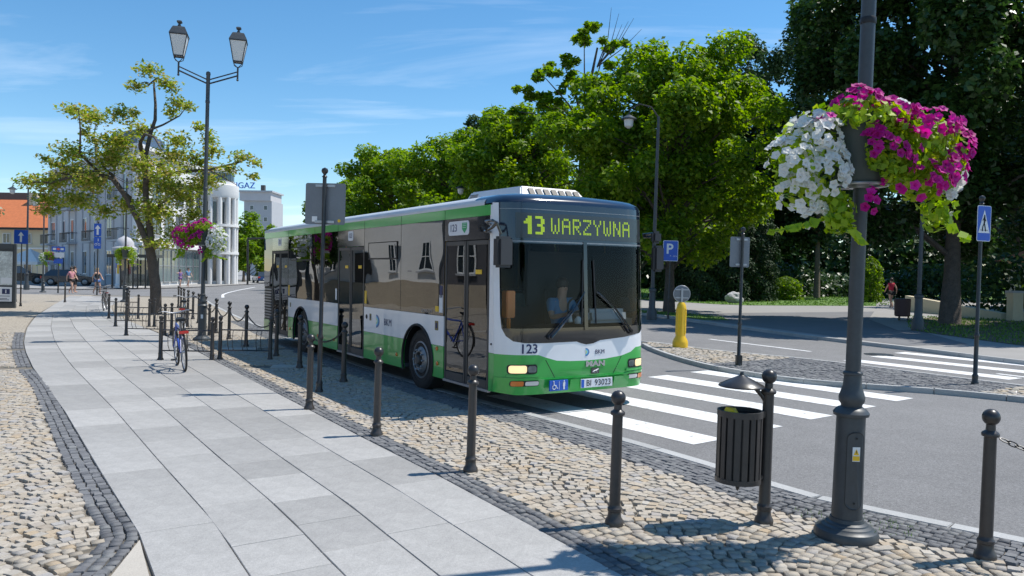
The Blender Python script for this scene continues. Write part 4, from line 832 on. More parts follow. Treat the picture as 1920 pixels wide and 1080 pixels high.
RACKS = [(-6.96, 15.58, 'nearest bicycle rack on the left with the blue bicycle leaning in it'), (-5.87, 15.82, 'nearest bicycle rack on the right beside the chained kerb bollards'), (-10.3, 21.0, 'second row bicycle rack at the footpath edge'), (-9.2, 21.25, 'second row bicycle rack towards the kerb'), (-12.15, 24.1, 'third row bicycle rack at the footpath edge'), (-11.05, 24.3, 'third row bicycle rack towards the kerb'), (-14.2, 27.7, 'farthest bicycle rack at the footpath edge by the tree')]
for x, y, lb in RACKS:
    if first: rk.location = (x, y, 0); rk.rotation_euler = (0, LEAN, R(8)); rk['label'] = lb; rk['group'] = 'bicycle racks'; first = False
    else: dup(rk, (x, y, 0), R(8), lb, 'bicycle racks', LEAN)
# double-lantern street lamps
def lamp_proto():
    t = thing('street_lamp', '', 'street lamp')
    mb = MB(); mb.lathe([(.215, 0), (.218, .03), (.205, .06), (.175, .075), (.17, .085), (.145, .095), (.14, .105), (.118, .115), (.112, .14)], 32); mb.build('base', M_['lampgrey'], t)
    mb = MB(); mb.lathe([(.104, .115), (.100, .5), (.097, .86)], 32); col = mb.build('column', M_['lampgrey'], t)
    P = rrect(-.058, .058, .22, .76, .05, 6)                      # service door on the camera side
    mb = MB(); mb.add([(x, -math.sqrt(.1045**2-x*x)-.0025, z) for x, z in P], [tuple(range(len(P)))]); mb.build('service_door', M_['lampgrey'], col, smooth=False, fix=False)
    n = len(P); mb = MB(); mb.tube([(x, -math.sqrt(.1045**2-x*x)-.001, z) for x, z in P+P[:1]], .0028, 5, cap=False); mb.build('door_gap', M_['black'], col)
    for z in (.265, .72): mb = MB(); mb.lathe([(.008, 0), (.008, .004), (0, .005)], 8, (0, -.106, z), frame3((1, 0, 0), (0, 0, 1))); mb.build('door_screw', M_['black'], col)
    st = MB(); st.box(-.026, .026, -.110, -.1085, .56, .66); st = st.build('warning_sticker', M_['white'], col, smooth=False)
    mb = MB(); mb.add([(-.02, -.1112, .605), (.02, -.1112, .605), (0, -.1112, .648)], [(0, 1, 2)]); mb.add([(-.024, -.1112, .565), (.024, -.1112, .565), (.024, -.1112, .598), (-.024, -.1112, .598)], [(0, 1, 2, 3)]); mb.build('warning_sign', M_['yellow'], st, smooth=False, fix=False)
    mb = MB(); mb.add([(-.003, -.1122, .617), (.003, -.1122, .617), (.002, -.1122, .637), (-.002, -.1122, .637)], [(0, 1, 2, 3)]); mb.build('warning_mark', M_['black'], st, smooth=False, fix=False)
    mb = MB(); mb.lathe([(.097, .86), (.118, .865), (.122, .885), (.112, .90), (.10, .915), (.070, .93), (.072, .945), (.086, .965), (.089, .995), (.078, 1.03), (.062, 1.08), (.058, 1.15), (.066, 1.155), (.066, 1.17), (.055, 1.18)], 28); mb.build('collar', M_['lampgrey'], t)
    mb = MB(); mb.lathe([(.051, 1.17), (.049, 3.8), (.056, 3.805), (.056, 3.87), (.047, 3.88), (.046, 6.0), (.055, 6.01), (.055, 6.06), (.048, 6.08), (.048, 6.70), (.058, 6.72), (.05, 6.78), (.02, 6.80), (0, 6.80)], 24); mb.build('shaft', M_['lampgrey'], t)
    for sg in (-1, 1):
        ar = MB(); ar.tube([(sg*.04, 0, 6.50), (sg*.70, 0, 6.76)], .020, 8); ar.tube([(sg*.04, 0, 6.60), (sg*.70, 0, 6.86)], .016, 8); ar.tube([(sg*.70, 0, 6.66), (sg*.70, 0, 6.98)], .022, 8); ar.sphere((sg*.70, 0, 6.65), .03, 8, 6); ar.build('arm', M_['iron'], t)
        ln = link(bpy.data.objects.new('lantern', None)); ln.parent = t; ln.location = (sg*.70, 0, 6.98)
        mb = MB()
        for a in range(4): an = R(45+90*a); mb.tube([(0, 0, -.02), (.13*math.cos(an), .13*math.sin(an), .05), (.15*math.cos(an), .15*math.sin(an), .12)], .010, 5); mb.tube([(.155*math.cos(an), .155*math.sin(an), .13), (.285*math.cos(an), .285*math.sin(an), .64)], .012, 5)
        for z, r_ in ((.125, .155), (.64, .29)): mb.tube([(r_*math.cos(R(45+90*a)), r_*math.sin(R(45+90*a)), z) for a in range(5)], .016, 5)
        mb.build('lantern_frame', M_['iron'], ln)
        for a in range(4):
            a0, a1 = R(45+90*a), R(135+90*a); mb = MB(); mb.add([(.15*math.cos(a0), .15*math.sin(a0), .135), (.15*math.cos(a1), .15*math.sin(a1), .135), (.28*math.cos(a1), .28*math.sin(a1), .63), (.28*math.cos(a0), .28*math.sin(a0), .63)], [(0, 1, 2, 3)]); mb.build('lantern_pane', M_['frost'], ln, smooth=False, fix=False)
        mb = MB(); mb.lathe([(.31, .645), (.30, .67), (.22, .80), (.19, .84), (.06, .87), (.05, .90), (.035, .91), (.035, .94), (.07, .955), (.09, .98), (.075, 1.005), (.03, 1.02), (0, 1.02)], 4, M=Matrix.Rotation(R(45), 3, 'Z')); mb.build('lantern_cap', M_['lampgrey'], ln, smooth=False)
    return t
M_['frost'] = pm('frosted_glass', (.62, .62, .60), .35)
lamp = lamp_proto(); lamp.location = (2.40, 5.56, 0); lamp.rotation_euler = (0, LEAN*1.15, 0); tag(lamp, 'grey street lamp post in the right foreground carrying the big flower basket', 'street lamp')
dup(lamp, (-7.86, 19.94, 0), R(16), 'tall street lamp with two lanterns beside the bicycle racks', None, LEAN)
dup(lamp, (-32.1, 53.8, 0), R(75), 'far grey street lamp post behind the map board', None, LEAN, (1, 1, .82))
dup(lamp, (-20.2, 41.0, 0), R(60), 'street lamp whose twin lanterns show through the tree crown', None, LEAN, (1, 1, .95))
# band and bracket on the foreground lamp
mb = MB(); mb.lathe([(.053, 3.62), (.055, 3.625), (.055, 3.66), (.053, 3.665)], 20); o = mb.build('cable_band', M_['black'], lamp)
# flower baskets
def petal_mesh(name, mat, v):
    rg_ = random.Random(v); mb = MB(); rim = []
    for k in range(15):
        a = 2*math.pi*k/15; r_ = .036*(1+.16*math.cos(5*a))*rg_.uniform(.94, 1.06); rim.append((r_*math.cos(a), r_*math.sin(a), .010+rg_.uniform(-.004, .004)))
    mid = [(x*.4, y*.4, .004) for x, y, z in rim]; mb.add(rim+mid+[(0, 0, -.018)], [(i, (i+1) % 15, 15+(i+1) % 15, 15+i) for i in range(15)]+[(15+i, 15+(i+1) % 15, 30) for i in range(15)])
    me = mb.mesh(name, mat, True, False); add_rnd(me, [rg_.random()]*len(me.polygons)); return me
PW = [petal_mesh('white_flower', M_['petw'], i) for i in range(5)]; PMg = [petal_mesh('magenta_flower', M_['petm'], i+9) for i in range(5)]
def leaves(name, C_, Nn, size, mat, rgn, parent=None, fold=.25, asp=.55, kind='stuff'):
    """rhombic, slightly folded leaves at points C_ with rough normals Nn"""
    n = len(C_); C_ = np.asarray(C_, float); Nn = np.asarray(Nn, float)+rgn.normal(0, .55, (n, 3)); Nn /= np.linalg.norm(Nn, axis=1)[:, None]
    T = rgn.normal(0, 1, (n, 3)); T[:, 2] -= .35; T -= Nn*(T*Nn).sum(1)[:, None]; T /= np.linalg.norm(T, axis=1)[:, None]+1e-9; Bv = np.cross(Nn, T)
    s = (size*rgn.uniform(.65, 1.3, n))[:, None]; h = s*asp/2; V = np.stack([C_-T*s/2, C_+Bv*h+Nn*s*fold*.3, C_+T*s/2, C_-Bv*h+Nn*s*fold*.3], 1).reshape(-1, 3)
    me = bpy.data.meshes.new(name); me.vertices.add(4*n); me.vertices.foreach_set('co', V.ravel().astype(np.float32))
    ix = np.arange(4*n, dtype=np.int32); me.loops.add(4*n); me.loops.foreach_set('vertex_index', ix); me.polygons.add(n); me.polygons.foreach_set('loop_start', ix[::4].copy()); me.polygons.foreach_set('loop_total', np.full(n, 4, np.int32)); me.update(calc_edges=True)
    add_rnd(me, rgn.uniform(0, 1, n)); me.materials.append(mat); o = meshobj(name, me, None, parent)
    if kind: o['kind'] = kind
    return o
def ell_points(c, r_, n, rgn, inner=.75):
    d = rgn.normal(0, 1, (n, 3)); d /= np.linalg.norm(d, axis=1)[:, None]; return np.array(c)+d*np.array(r_)*rgn.uniform(inner, 1.04, (n, 1)), d
M_['planter'] = pm('planter_green_grey', (.040, .058, .055), .5, noise=(6, .15))
def basket(name, label, loc, rz, seed, singles=True, sparse=1.0):
    t = thing(name, label, 'flower basket', loc, rz); r_ = np.random.default_rng(seed)
    for k in range(2):                                            # two half-round pots clamped round the post
        an = [R(2+180*k+176*i/14) for i in range(15)]; mb = MB(); prof = [(.175, 0), (.19, .03), (.255, .44), (.265, .46), (.245, .46), (.235, .40)]
        V = [(p*math.cos(a), p*math.sin(a), z) for p, z in prof for a in an]+[(.06*math.cos(a), .06*math.sin(a), z) for z in (0, .40) for a in an]; n = 15
        F = [(j*n+i, j*n+i+1, (j+1)*n+i+1, (j+1)*n+i) for j in range(5) for i in range(n-1)]+[(i, 6*n+i, 6*n+i+1, i+1) for i in range(n-1)]+[(5*n+i, 5*n+i+1, 7*n+i+1, 7*n+i) for i in range(n-1)]
        mb.add(V, F); mb.build('planter', M_['planter'], t)
    mb = MB(); mb.torus((0, 0, -.01), .19, .010, None, 24, 6); mb.lathe([(.05, -.03), (.065, -.03), (.065, .02), (.05, .02)], 14); mb.build('support_ring', M_['steel'], t)
    W = [((-.36, -.04, .28), (.22, .26, .17), 66, 0), ((-.52, -.05, .12), (.17, .22, .20), 70, 0), ((-.32, -.17, .06), (.16, .12, .20), 56, 0), ((-.44, -.03, -.08), (.16, .17, .15), 48, 0), ((-.28, .03, .40), (.24, .22, .10), 34, 0), ((-.36, -.06, -.22), (.09, .10, .13), 16, 0), ((.24, 0, .52), (.14, .14, .08), 14, 0), ((.66, .0, .14), (.07, .18, .20), 26, 0), ((.60, -.02, -.10), (.06, .12, .14), 12, 0),
         ((-.06, -.08, .54), (.18, .2, .12), 34, 1), ((.16, -.12, .46), (.18, .2, .12), 34, 1), ((.40, -.12, .40), (.22, .26, .11), 34, 1), ((.62, -.08, .26), (.12, .20, .13), 30, 1), ((.50, -.14, .08), (.18, .18, .18), 30, 1), ((.08, -.28, .22), (.22, .05, .22), 34, 1), ((.32, -.22, .0), (.24, .12, .14), 28, 1), ((-.34, -.12, .34), (.2, .2, .1), 5, 1), ((-.03, -.20, -.14), (.05, .06, .10), 6, 1)]
    for c, rr, n, kd in W:
        n = int(n*sparse); P, D = ell_points(c, rr, n*3, r_, .80); keep = np.argsort(-(D[:, 2]*.5-D[:, 1]*.6+r_.normal(0, .5, len(D))))[:n]
        for q in keep:
            o = meshobj('magenta_flower' if kd else 'white_flower', (PMg if kd else PW)[q % 5], None, t); o.location = P[q]; nv = Vector(D[q])+Vector((0, -.35, .25)); o.rotation_mode = 'QUATERNION'; o.rotation_quaternion = nv.to_track_quat('Z', 'Y'); sc_ = r_.uniform(.75, 1.0); o.scale = (sc_,)*3
    C_, Dn = [], []
    for c, rr, n in (((-.38, 0, .14), (.24, .26, .34), 520), ((.10, -.25, .20), (.20, .05, .20), 420), ((.0, -.25, .40), (.26, .08, .08), 160), ((0, 0, .46), (.36, .30, .13), 650), ((.45, 0, .20), (.27, .29, .30), 1300), ((.22, -.16, .14), (.22, .14, .22), 350), ((-.20, -.12, -.22), (.11, .12, .16), 170), ((.58, 0, -.17), (.12, .14, .16), 160)):
        P, D = ell_points(c, rr, n, r_, .55); C_.append(P); Dn.append(D)
    leaves('foliage', np.vstack(C_), np.vstack(Dn), .062, M_['lime'], r_, t, asp=.7)
    mb = MB(); C2 = []
    for x, y, z, dx, dz in ((-.30, -.1, -.26, -.42, -.10), (.55, -.1, -.2, .10, -.18), (-.16, -.14, -.2, .05, -.22)):
        P = [(x+dx*k/6, y-.02*k, z+dz*(k/6)**.7) for k in range(7)]; mb.tube(P, .004, 5); C2 += [(p[0]+r_.uniform(-.03, .03), p[1]+r_.uniform(-.03, .03), p[2]) for p in P for _ in range(2)]
    mb.build('trailing_stem', M_['lime'], t); leaves('trailing_leaves', C2, np.tile([0, -1., .4], (len(C2), 1)), .085, M_['lime'], r_, t, asp=.8)
    return t
for mt in ('lime',): pass
bk = basket('flower_basket', 'large basket of white and magenta petunias on the right foreground lamp post', (2.435, 5.56, 2.50), R(4), 3)
dup(bk, (-7.84, 19.94, 2.42), R(-4), 'flower basket of magenta and white petunias on the left twin-lantern lamp', None, 0, (-1, 1, 1))
basket('flower_basket', 'small far flower basket in front of the striped house', (-31.2, 53.0, 2.2), R(30), 8, sparse=.18)
basket('flower_basket', 'flower basket partly hidden behind the yellow-green tree trunk', (-20.1, 41.0, 2.3), R(160), 9, sparse=.18)
# litter bin on its post
bn = thing('litter_bin', 'dark slatted litter bin with domed hood on a ball-topped post', 'litter bin', (1.905, 5.84, 0), 0, None, LEAN)
mb = MB(); mb.lathe([(.069, 0), (.069, .022), (.064, .038), (.051, .058), (.048, .098), (.054, .104), (.054, .13), (.046, .14), (.0425, .155), (.041, .60), (.040, .965), (.053, .97), (.056, .985), (.05, .995), (.030, 1.01), (.028, 1.05)], 22); mb.build('post', M_['post'], bn)
mb = MB(); mb.sphere((0, 0, 1.095), .055, 20, 12); mb.build('ball', M_['iron'], bn)
bc = (-.215, -.03); mb = MB(); mb.lathe([(.165, 1.015), (.168, 1.022), (.160, 1.032), (.11, 1.058), (.06, 1.082), (.025, 1.098), (.016, 1.104), (.012, 1.125), (0, 1.128)], 30, (-.21, -.02, 0)); hd = mb.build('hood', M_['iron'], bn)
mb = MB(); mb.tube([(-.015, 0, .90), (-.05, -.005, .95), (-.11, -.01, 1.015)], .016, 8); mb.build('hood_bracket', M_['post'], bn)
mb = MB()
for k in range(18):
    a = 2*math.pi*(k+.5)/18
    if k in (17, 0): continue
    Mz = Matrix.Rotation(a, 3, 'Z'); mb_ = MB(); mb_.obox(Vector((bc[0], bc[1], .575))+Mz@Vector((.158, 0, 0)), (.004, .022, .255), Mz); mb_.build('slat', M_['post'], bn, smooth=False, bevel=.003)
for z0, z1 in ((.315, .35), (.80, .845)): mb = MB(); mb.lathe([(.150, z0), (.1665, z0), (.1665, z1), (.150, z1), (.150, z0)], 30, (*bc, 0)); mb.build('hoop_band', M_['post'], bn)
mb = MB(); mb.lathe([(0, .32), (.145, .32), (.147, .82), (.14, .82), (.138, .33)], 26, (*bc, 0)); mb.build('liner', M_['black'], bn)
mb = MB(); mb.lathe([(.0, .24), (.008, .25), (.017, .275), (.010, .295), (.014, .305), (.014, .32)], 12, (*bc, 0)); mb.build('finial', M_['post'], bn)
mb = MB(); mb.box(-.07, -.02, -.03, .02, .79, .84); mb.box(-.07, -.02, -.03, .02, .33, .36); mb.build('bracket', M_['post'], bn, bevel=.004)
rr = random.Random(4); mb = MB(); V = [(bc[0]-.07+rr.uniform(-.06, .06), bc[1]-.03+rr.uniform(-.08, .06), .825+rr.uniform(0, .045)) for _ in range(16)]
mb.add([(bc[0]-.13, bc[1]-.06, .82), (bc[0]-.03, bc[1]-.10, .82), (bc[0]+.01, bc[1]+.02, .82), (bc[0]-.10, bc[1]+.06, .82), (bc[0]-.10, bc[1]-.03, .875), (bc[0]-.05, bc[1]-.05, .855), (bc[0]-.02, bc[1]-.0, .862)], [(0, 1, 5, 4), (1, 2, 6, 5), (2, 3, 4, 6), (3, 0, 4), (4, 5, 6)]); o = mb.build('plastic_bag', M_['yellow'], None, smooth=False); o.location = bn.location; tag(o, 'crumpled yellow bag sticking out of the litter bin', 'bag')
# traffic signs
def post_sign(name, label, cat, x, y, h, z=0, r_=.034, knob=True, rz=0):
    t = thing(name, label, cat, (x, y, z), rz, None, LEAN)
    mb = MB(); mb.lathe([(.06, 0), (.06, .03), (.048, .05), (.046, .12), (.05, .125), (.05, .15), (r_+.002, .17), (r_, .8), (r_+.01, .805), (r_+.012, .83), (r_+.004, .85), (r_*.9, .87), (r_*.85, h)], 16); mb.build('post', M_['iron'], t)
    if knob: mb = MB(); mb.lathe([(r_*.9, h), (r_*1.3, h+.01), (r_*.7, h+.03), (r_*.6, h+.045), (r_*1.35, h+.075), (r_*1.5, h+.10), (r_*1.2, h+.13), (0, h+.15)], 14); mb.build('finial', M_['iron'], t)
    return t
def plate(parent, name, w_, h_, zc, y, mat, face=-1, r_=.03, th=.004, x=0):
    mb = MB(); mb.extr([(x+a, y, zc+b) for a, b in rrect(-w_/2, w_/2, -h_/2, h_/2, r_)], (0, th, 0)); return mb.build(name, mat, parent, smooth=False)
def clamps(parent, zs, y, w_=.12):
    for z in zs: mb = MB(); mb.box(-w_, w_, y-.012, y+.012, z-.018, z+.018); mb.build('clamp', M_['steel'], parent, smooth=False)
sg = post_sign('road_sign', 'grey back of a rectangular road sign on a dark post beside the bus', 'road sign', -2.88, 11.80, 3.22)
plate(sg, 'sign_plate', .62, .62, 2.83, .055, M_['signback']); clamps(sg, (2.56, 3.10), .045, .15)
mb = MB(); mb.box(-.20, -.12, .050, .0545, 2.56, 2.64); mb.build('white_sticker', M_['white'], sg, smooth=False); mb = MB(); mb.lathe([(.024, 0), (.024, .004), (0, .004)], 12, (.22, .054, 2.58), frame3((1, 0, 0), (0, 0, 1))); mb.build('yellow_sticker', M_['yellow'], sg)
sg.rotation_euler = (0, LEAN, R(-6))
s2 = post_sign('road_sign', 'grey sign back on a slim dark post on the traffic island', 'road sign', 4.52, 15.6, 2.60, IZ); plate(s2, 'sign_plate', .42, .60, 2.25, .05, M_['signback'], x=-.03); clamps(s2, (2.0, 2.50), .04, .12); s2.rotation_euler = (0, LEAN, R(12))
mb = MB(); mb.box(-.05, .06, -.05, .05, .0, .20); mb.build('foot_clamp', M_['iron'], s2, bevel=.01)
s3 = post_sign('pedestrian_crossing_sign', 'blue pedestrian crossing sign on the right traffic island', 'road sign', 7.88, 13.32, 3.05, IZ)
p3 = plate(s3, 'sign_plate', .30, .60, 2.72, -.055, M_['white'], r_=.03); plate(s3, 'sign_face', .28, .58, 2.72, -.0575, M_['blue'], r_=.025, th=.002); clamps(s3, (2.50, 2.95), -.04, .10)
mb = MB(); mb.extr([(-.125, -.0595, 2.56), (.125, -.0595, 2.56), (0, -.0595, 2.95)], (0, .001, 0)); tr = mb.build('white_triangle', M_['white'], s3, smooth=False)
mb = MB(); y = -.0605; mb.sphere((.004, y, 2.855), .015, 10, 6, (1, .1, 1)); mb.tube([(.003, y, 2.84), (.0, y, 2.73)], .014, 6); mb.tube([(0, y, 2.73), (.035, y, 2.59)], .010, 6); mb.tube([(0, y, 2.73), (-.03, y, 2.67), (-.04, y, 2.59)], .010, 6); mb.tube([(0, y, 2.83), (.035, y, 2.76)], .007, 6); mb.tube([(0, y, 2.83), (-.035, y, 2.77)], .007, 6); mb.box(-.085, .085, y-.001, y+.001, 2.605, 2.612); mb.build('walking_figure', M_['black'], tr)
s3.rotation_euler = (0, LEAN, R(18))
s4 = post_sign('parking_sign', 'blue square parking sign with a white letter behind the bus front', 'road sign', 6.25, 31.4, 2.55, .055, .025, False); plate(s4, 'sign_plate', .56, .78, 2.72, -.03, M_['blue'], r_=.03); plate(s4, 'sign_edge', .60, .82, 2.72, -.025, M_['white'], r_=.04)
place_text('sign_letter', 'P', .56, M_['white'], s4, (-.04, -.033, 2.78), (1, 0, 0), (0, 0, 1), bold=.012); place_text('sign_small_text', 'P \u2013 24 h', .085, M_['white'], s4, (.12, -.033, 2.51), (1, 0, 0), (0, 0, 1))
# yellow island post with round sign seen from behind
yp = thing('island_beacon', 'yellow plastic island post topped by a round grey sign back', 'traffic post', (4.15, 19.3, IZ), 0, None, LEAN)
mb = MB(); mb.lathe([(.185, 0), (.19, .10), (.18, .16), (.125, .26), (.118, .30), (.118, .95), (.105, 1.04), (.07, 1.10), (0, 1.12)], 24); body = mb.build('body', M_['yellow'], yp)
for k in range(8):
    a = 2*math.pi*k/8; mb = MB(); mb.tube([(.117*math.cos(a), .117*math.sin(a), .32), (.117*math.cos(a), .117*math.sin(a), .95)], .014, 6); mb.build('rib', M_['yellow'], body)
mb = MB(); mb.lathe([(.205, 0), (.205, .012), (.195, .014), (0, .014)], 32, (0, .02, 1.31), frame3((1, 0, 0), (0, 0, 1))); dsc = mb.build('round_sign', M_['signback'], yp); mb = MB(); mb.torus((0, .012, 1.31), .203, .010, frame3((1, 0, 0), (0, 0, 1)), 32, 6); mb.build('sign_rim', M_['steel'], dsc)
mb = MB(); mb.box(-.025, .025, -.03, .008, 1.08, 1.45); mb.box(-.16, .16, -.012, .004, 1.20, 1.23); mb.box(-.16, .16, -.012, .004, 1.40, 1.43); mb.build('sign_bracket', M_['steel'], yp, bevel=.003)
# left end: map board, one-way signs
mp = thing('city_map_board', 'dark framed city map board with an information panel at the left edge', 'notice board', (-21.9, 33.6, 0), R(12), None, LEAN)
mb = MB(); mb.box(-1.15, .62, -.10, .10, 0, .22); mb.box(-1.15, -1.05, -.07, .07, .22, 2.75); mb.box(.52, .62, -.07, .07, .22, 2.75); mb.box(-1.05, .52, -.07, .07, 2.5, 2.75); mb.box(-1.05, .52, -.03, .05, .22, 2.5); mb.build('frame', M_['lampgrey'], mp, smooth=False, bevel=.015)
mb = MB(); mb.box(-1.0, .48, -.04, -.031, .98, 2.42); mapb = mb.build('map_panel', pm('map_print', (.55, .58, .56), .4, noise=((4, .35), (18, .3))), mp, smooth=False); mb = MB(); mb.box(-1.0, .48, -.04, -.031, .28, .90); inf = mb.build('information_panel', M_['platewhite'], mp, smooth=False)
mb = MB(); mb.box(.10, .40, -.045, -.041, .60, .82); ib = mb.build('information_square', M_['navy'], inf, smooth=False); place_text('information_letter', 'i', .22, M_['platewhite'], ib, (.25, -.047, .71), (1, 0, 0), (0, 0, 1), bold=.008)
for z, a in ((.50, .40), (.40, .30), (.34, .38)): mb = MB(); mb.box(-.9, a, -.044, -.041, z, z+.025); mb.build('text_line', M_['navy'], inf, smooth=False)
for k in range(3): mb = MB(); mb.box(-.95+.5*k, -.52+.5*k, -.044, -.041, 1.04, 1.30); mb.build('map_legend', M_['platewhite'], mapb, smooth=False)
def arrow(parent, x, y, z, s, mat):
    mb = MB(); mb.extr([(x+a*s, y, z+b*s) for a, b in ((-.10, -.5), (.10, -.5), (.10, .12), (.30, .12), (0, .5), (-.30, .12), (-.10, .12))], (0, .002, 0)); return mb.build('arrow', mat, parent, smooth=False)
s5 = post_sign('one_way_sign', 'blue square one-way arrow sign above the map board', 'road sign', -22.0, 35.2, 3.1, 0, .03); p5 = plate(s5, 'sign_plate', .62, .62, 3.1, -.06, M_['blue']); arrow(p5, 0, -.064, 3.1, .46, M_['white'])
s6 = post_sign('one_way_sign', 'tall post with narrow blue arrow and bicycle signs', 'road sign', -26.5, 50.2, 4.55, 0, .045); p6 = plate(s6, 'sign_plate', .46, .80, 4.15, -.06, M_['blue']); arrow(p6, 0, -.064, 4.15, .62, M_['white']); p7 = plate(s6, 'sign_plate', .46, .76, 3.33, -.06, M_['blue'])
mb = MB(); mb.torus((-.10, -.066, 3.22), .07, .012, frame3((1, 0, 0), (0, 0, 1)), 14, 5); mb.torus((.10, -.066, 3.22), .07, .012, frame3((1, 0, 0), (0, 0, 1)), 14, 5); mb.tube([(-.10, -.066, 3.22), (0, -.066, 3.34), (.1, -.066, 3.22)], .012, 5); mb.sphere((.05, -.066, 3.56), .035, 8, 6); mb.tube([(.05, -.066, 3.52), (.05, -.066, 3.42)], .022, 6); mb.build('pictogram', M_['white'], p7)
s7 = post_sign('direction_signs', 'cluster of small blue direction signs beside the far lamp post', 'road sign', -30.6, 53.0, 3.0, 0, .045); 
for z, w_ in ((2.95, .9), (2.55, .8), (2.15, .62)): plate(s7, 'sign_plate', w_, .34, z, -.06, M_['blue'] if z != 2.55 else M_['platewhite'])
for k in range(3): mb = MB(); mb.box(-.36+.26*k, -.16+.26*k, -.066, -.061, 2.88, 3.02); mb.build('sign_symbol', M_['white'] if k != 1 else M_['red'], s7, smooth=False)
# ------------------------------------------------------------------ trees and planting
def limb(mb, pts, r0_, r1_, n=7):
    k = len(pts); mb.tube(pts, [r0_+(r1_-r0_)*i/(k-1) for i in range(k)], n)
def crown_tree(name, label, x, y, h, rad, zlow, nleaf, size, mat, bark, seed, tr=.22, nb=34, cat='tree', group=None, shape=1.0, z0=.06, blob=(.16, .30), droop=0, top=.55):
    """trunk, limbs to every clump of the crown, and leaves spread through the clumps"""
    t = thing(name, label, cat, (x, y, z0), 0, group); r_ = np.random.default_rng(seed); ch = h-zlow
    B = []
    tries = 0
    while len(B) < nb and tries < 4000:
        tries += 1; q = r_.uniform(-1, 1, 3); d = np.linalg.norm(q)
        if d > 1 or d < .35: continue
        zc = zlow+ch*(.5+.5*q[2]); f = max(.15, (1-abs((zc-zlow)/ch-(1-top))**2*1.6))*shape if shape != 1 else 1
        c = np.array([q[0]*rad*f, q[1]*rad*f, zc]); rb = r_.uniform(*blob)*rad
        B.append((c, np.array([rb, rb, rb*r_.uniform(.65, .95)])))
    B.append((np.array([0, 0, zlow+ch*.55]), np.array([rad*.5, rad*.5, ch*.35])))
    vol = np.array([b[1].prod()**(2/3) for b in B]); cnt = np.maximum(20, (nleaf*vol/vol.sum())).astype(int); C_, Dn = [], []
    for (c, rr), n in zip(B, cnt):
        d = r_.normal(0, 1, (n, 3)); d /= np.linalg.norm(d, axis=1)[:, None]; rho = r_.uniform(.25, 1.0, (n, 1))**.5; lump = 1+.22*np.sin(d[:, :1]*7+c[0]*3)*np.sin(d[:, 1:2]*6+c[1]*3)
        P = c+d*rr*rho*lump
        if droop: P[:, 2] -= droop*np.hypot(P[:, 0], P[:, 1])/rad*r_.uniform(0, 1, n)
        C_.append(P); Dn.append(d*.45+np.array([SUNV.x*.5, SUNV.y*.5, .75]))
    leaves('crown', np.vstack(C_), np.vstack(Dn), size, mat, r_, t, asp=.62, kind=None)
    mb = MB(); wob = [(r_.normal(0, .04*tr*4), r_.normal(0, .04*tr*4)) for _ in range(7)]; zt = zlow+ch*.62
    TP = [(wob[k][0]*k*.5, wob[k][1]*k*.5, zt*k/6) for k in range(7)]; mb.tube([(0, 0, -.1)]+[(0, 0, .0)]+TP[1:], [tr*1.45, tr*1.25]+[tr*(1-.75*k/6) for k in range(1, 7)], 12)
    for (c, rr) in B[:-1]:
        zs = max(zlow*.7, min(zt*.95, c[2]-.5*math.hypot(c[0], c[1]))); k = zs/zt*6; i = min(5, int(k)); f = k-i; s = Vector(TP[i]).lerp(Vector(TP[i+1]), f); e = Vector(c)
        m_ = s.lerp(e, .5)+Vector((0, 0, .12*(e-s).length)); limb(mb, [s, s.lerp(m_, .5), m_, m_.lerp(e, .55), e], tr*.30, tr*.05, 6)
    mb.build('trunk', bark, t); return t
ML = 'street maples along the far kerb'
crown_tree('maple_tree', 'big bright green maple rising behind the bus front', 7.4, 37.0, 12.6, 5.6, 2.4, 62000, .25, M_['maple'], M_['bark'], 1, .24, 120, group=ML, blob=(.11, .21))
crown_tree('maple_tree', 'maple of the street row left of the tallest one behind the bus roof', .8, 46.5, 12.0, 4.6, 2.2, 34000, .27, M_['maple'], M_['bark'], 2, .22, 80, group=ML, blob=(.13, .24))
crown_tree('maple_tree', 'maple of the street row above the middle of the bus', -4.2, 55.0, 12.2, 4.8, 2.2, 32000, .29, M_['maple'], M_['bark'], 3, .22, 80, group=ML, blob=(.13, .24))
crown_tree('maple_tree', 'maple of the street row behind the grey road sign', -9.8, 63.0, 11.6, 4.6, 2.2, 26000, .31, M_['maple'], M_['bark'], 4, .22, 80, group=ML, blob=(.13, .24))
crown_tree('maple_tree', 'farthest and lowest maple of the street row by the bus tail', -14.2, 70.5, 9.6, 4.2, 2.2, 20000, .33, M_['maple'], M_['bark'], 5, .2, 70, group=ML, blob=(.13, .24))
crown_tree('maple_tree', 'leafy maple between the tall maple and the dark evergreens', 9.6, 60.0, 11.5, 4.4, 2.4, 20000, .32, M_['maple'], M_['bark'], 6, .22, 60, group='park trees', blob=(.13, .24))
# the open spray of branches that tops the big maple, with bare twigs
sp = thing('maple_tree', 'thin maple with an open spray of leaves and bare twigs above the crowns', 'tree', (3.4, 41.5, .06), 0, 'park trees'); r_ = np.random.default_rng(12); mb = MB(); C_ = []
limb(mb, [(0, 0, 0), (.1, .1, 5), (.2, 0, 9), (.5, 0, 11.5), (.9, 0, 13.6)], .2, .05, 8)
for e in ((-2.6, .2, 10.9), (-1.9, -.3, 12.0), (-.9, .3, 13.0), (.2, 0, 14.1), (1.4, .2, 14.0), (-.4, -.3, 11.6), (-3.1, 0, 10.2), (1.9, 0, 12.6), (-1.4, .2, 10.6)):
    s = Vector((.3, 0, 9.2)); e = Vector(e); limb(mb, [s, s.lerp(e, .4)+Vector((0, 0, .3)), e], .07, .02, 5); 
    for _ in range(6): c_ = np.array(e)+r_.normal(0, 1, 3)*np.array([.55, .5, .28]); P, D = ell_points(c_, (.34, .34, .22), 75, r_, .1); C_.append(P)
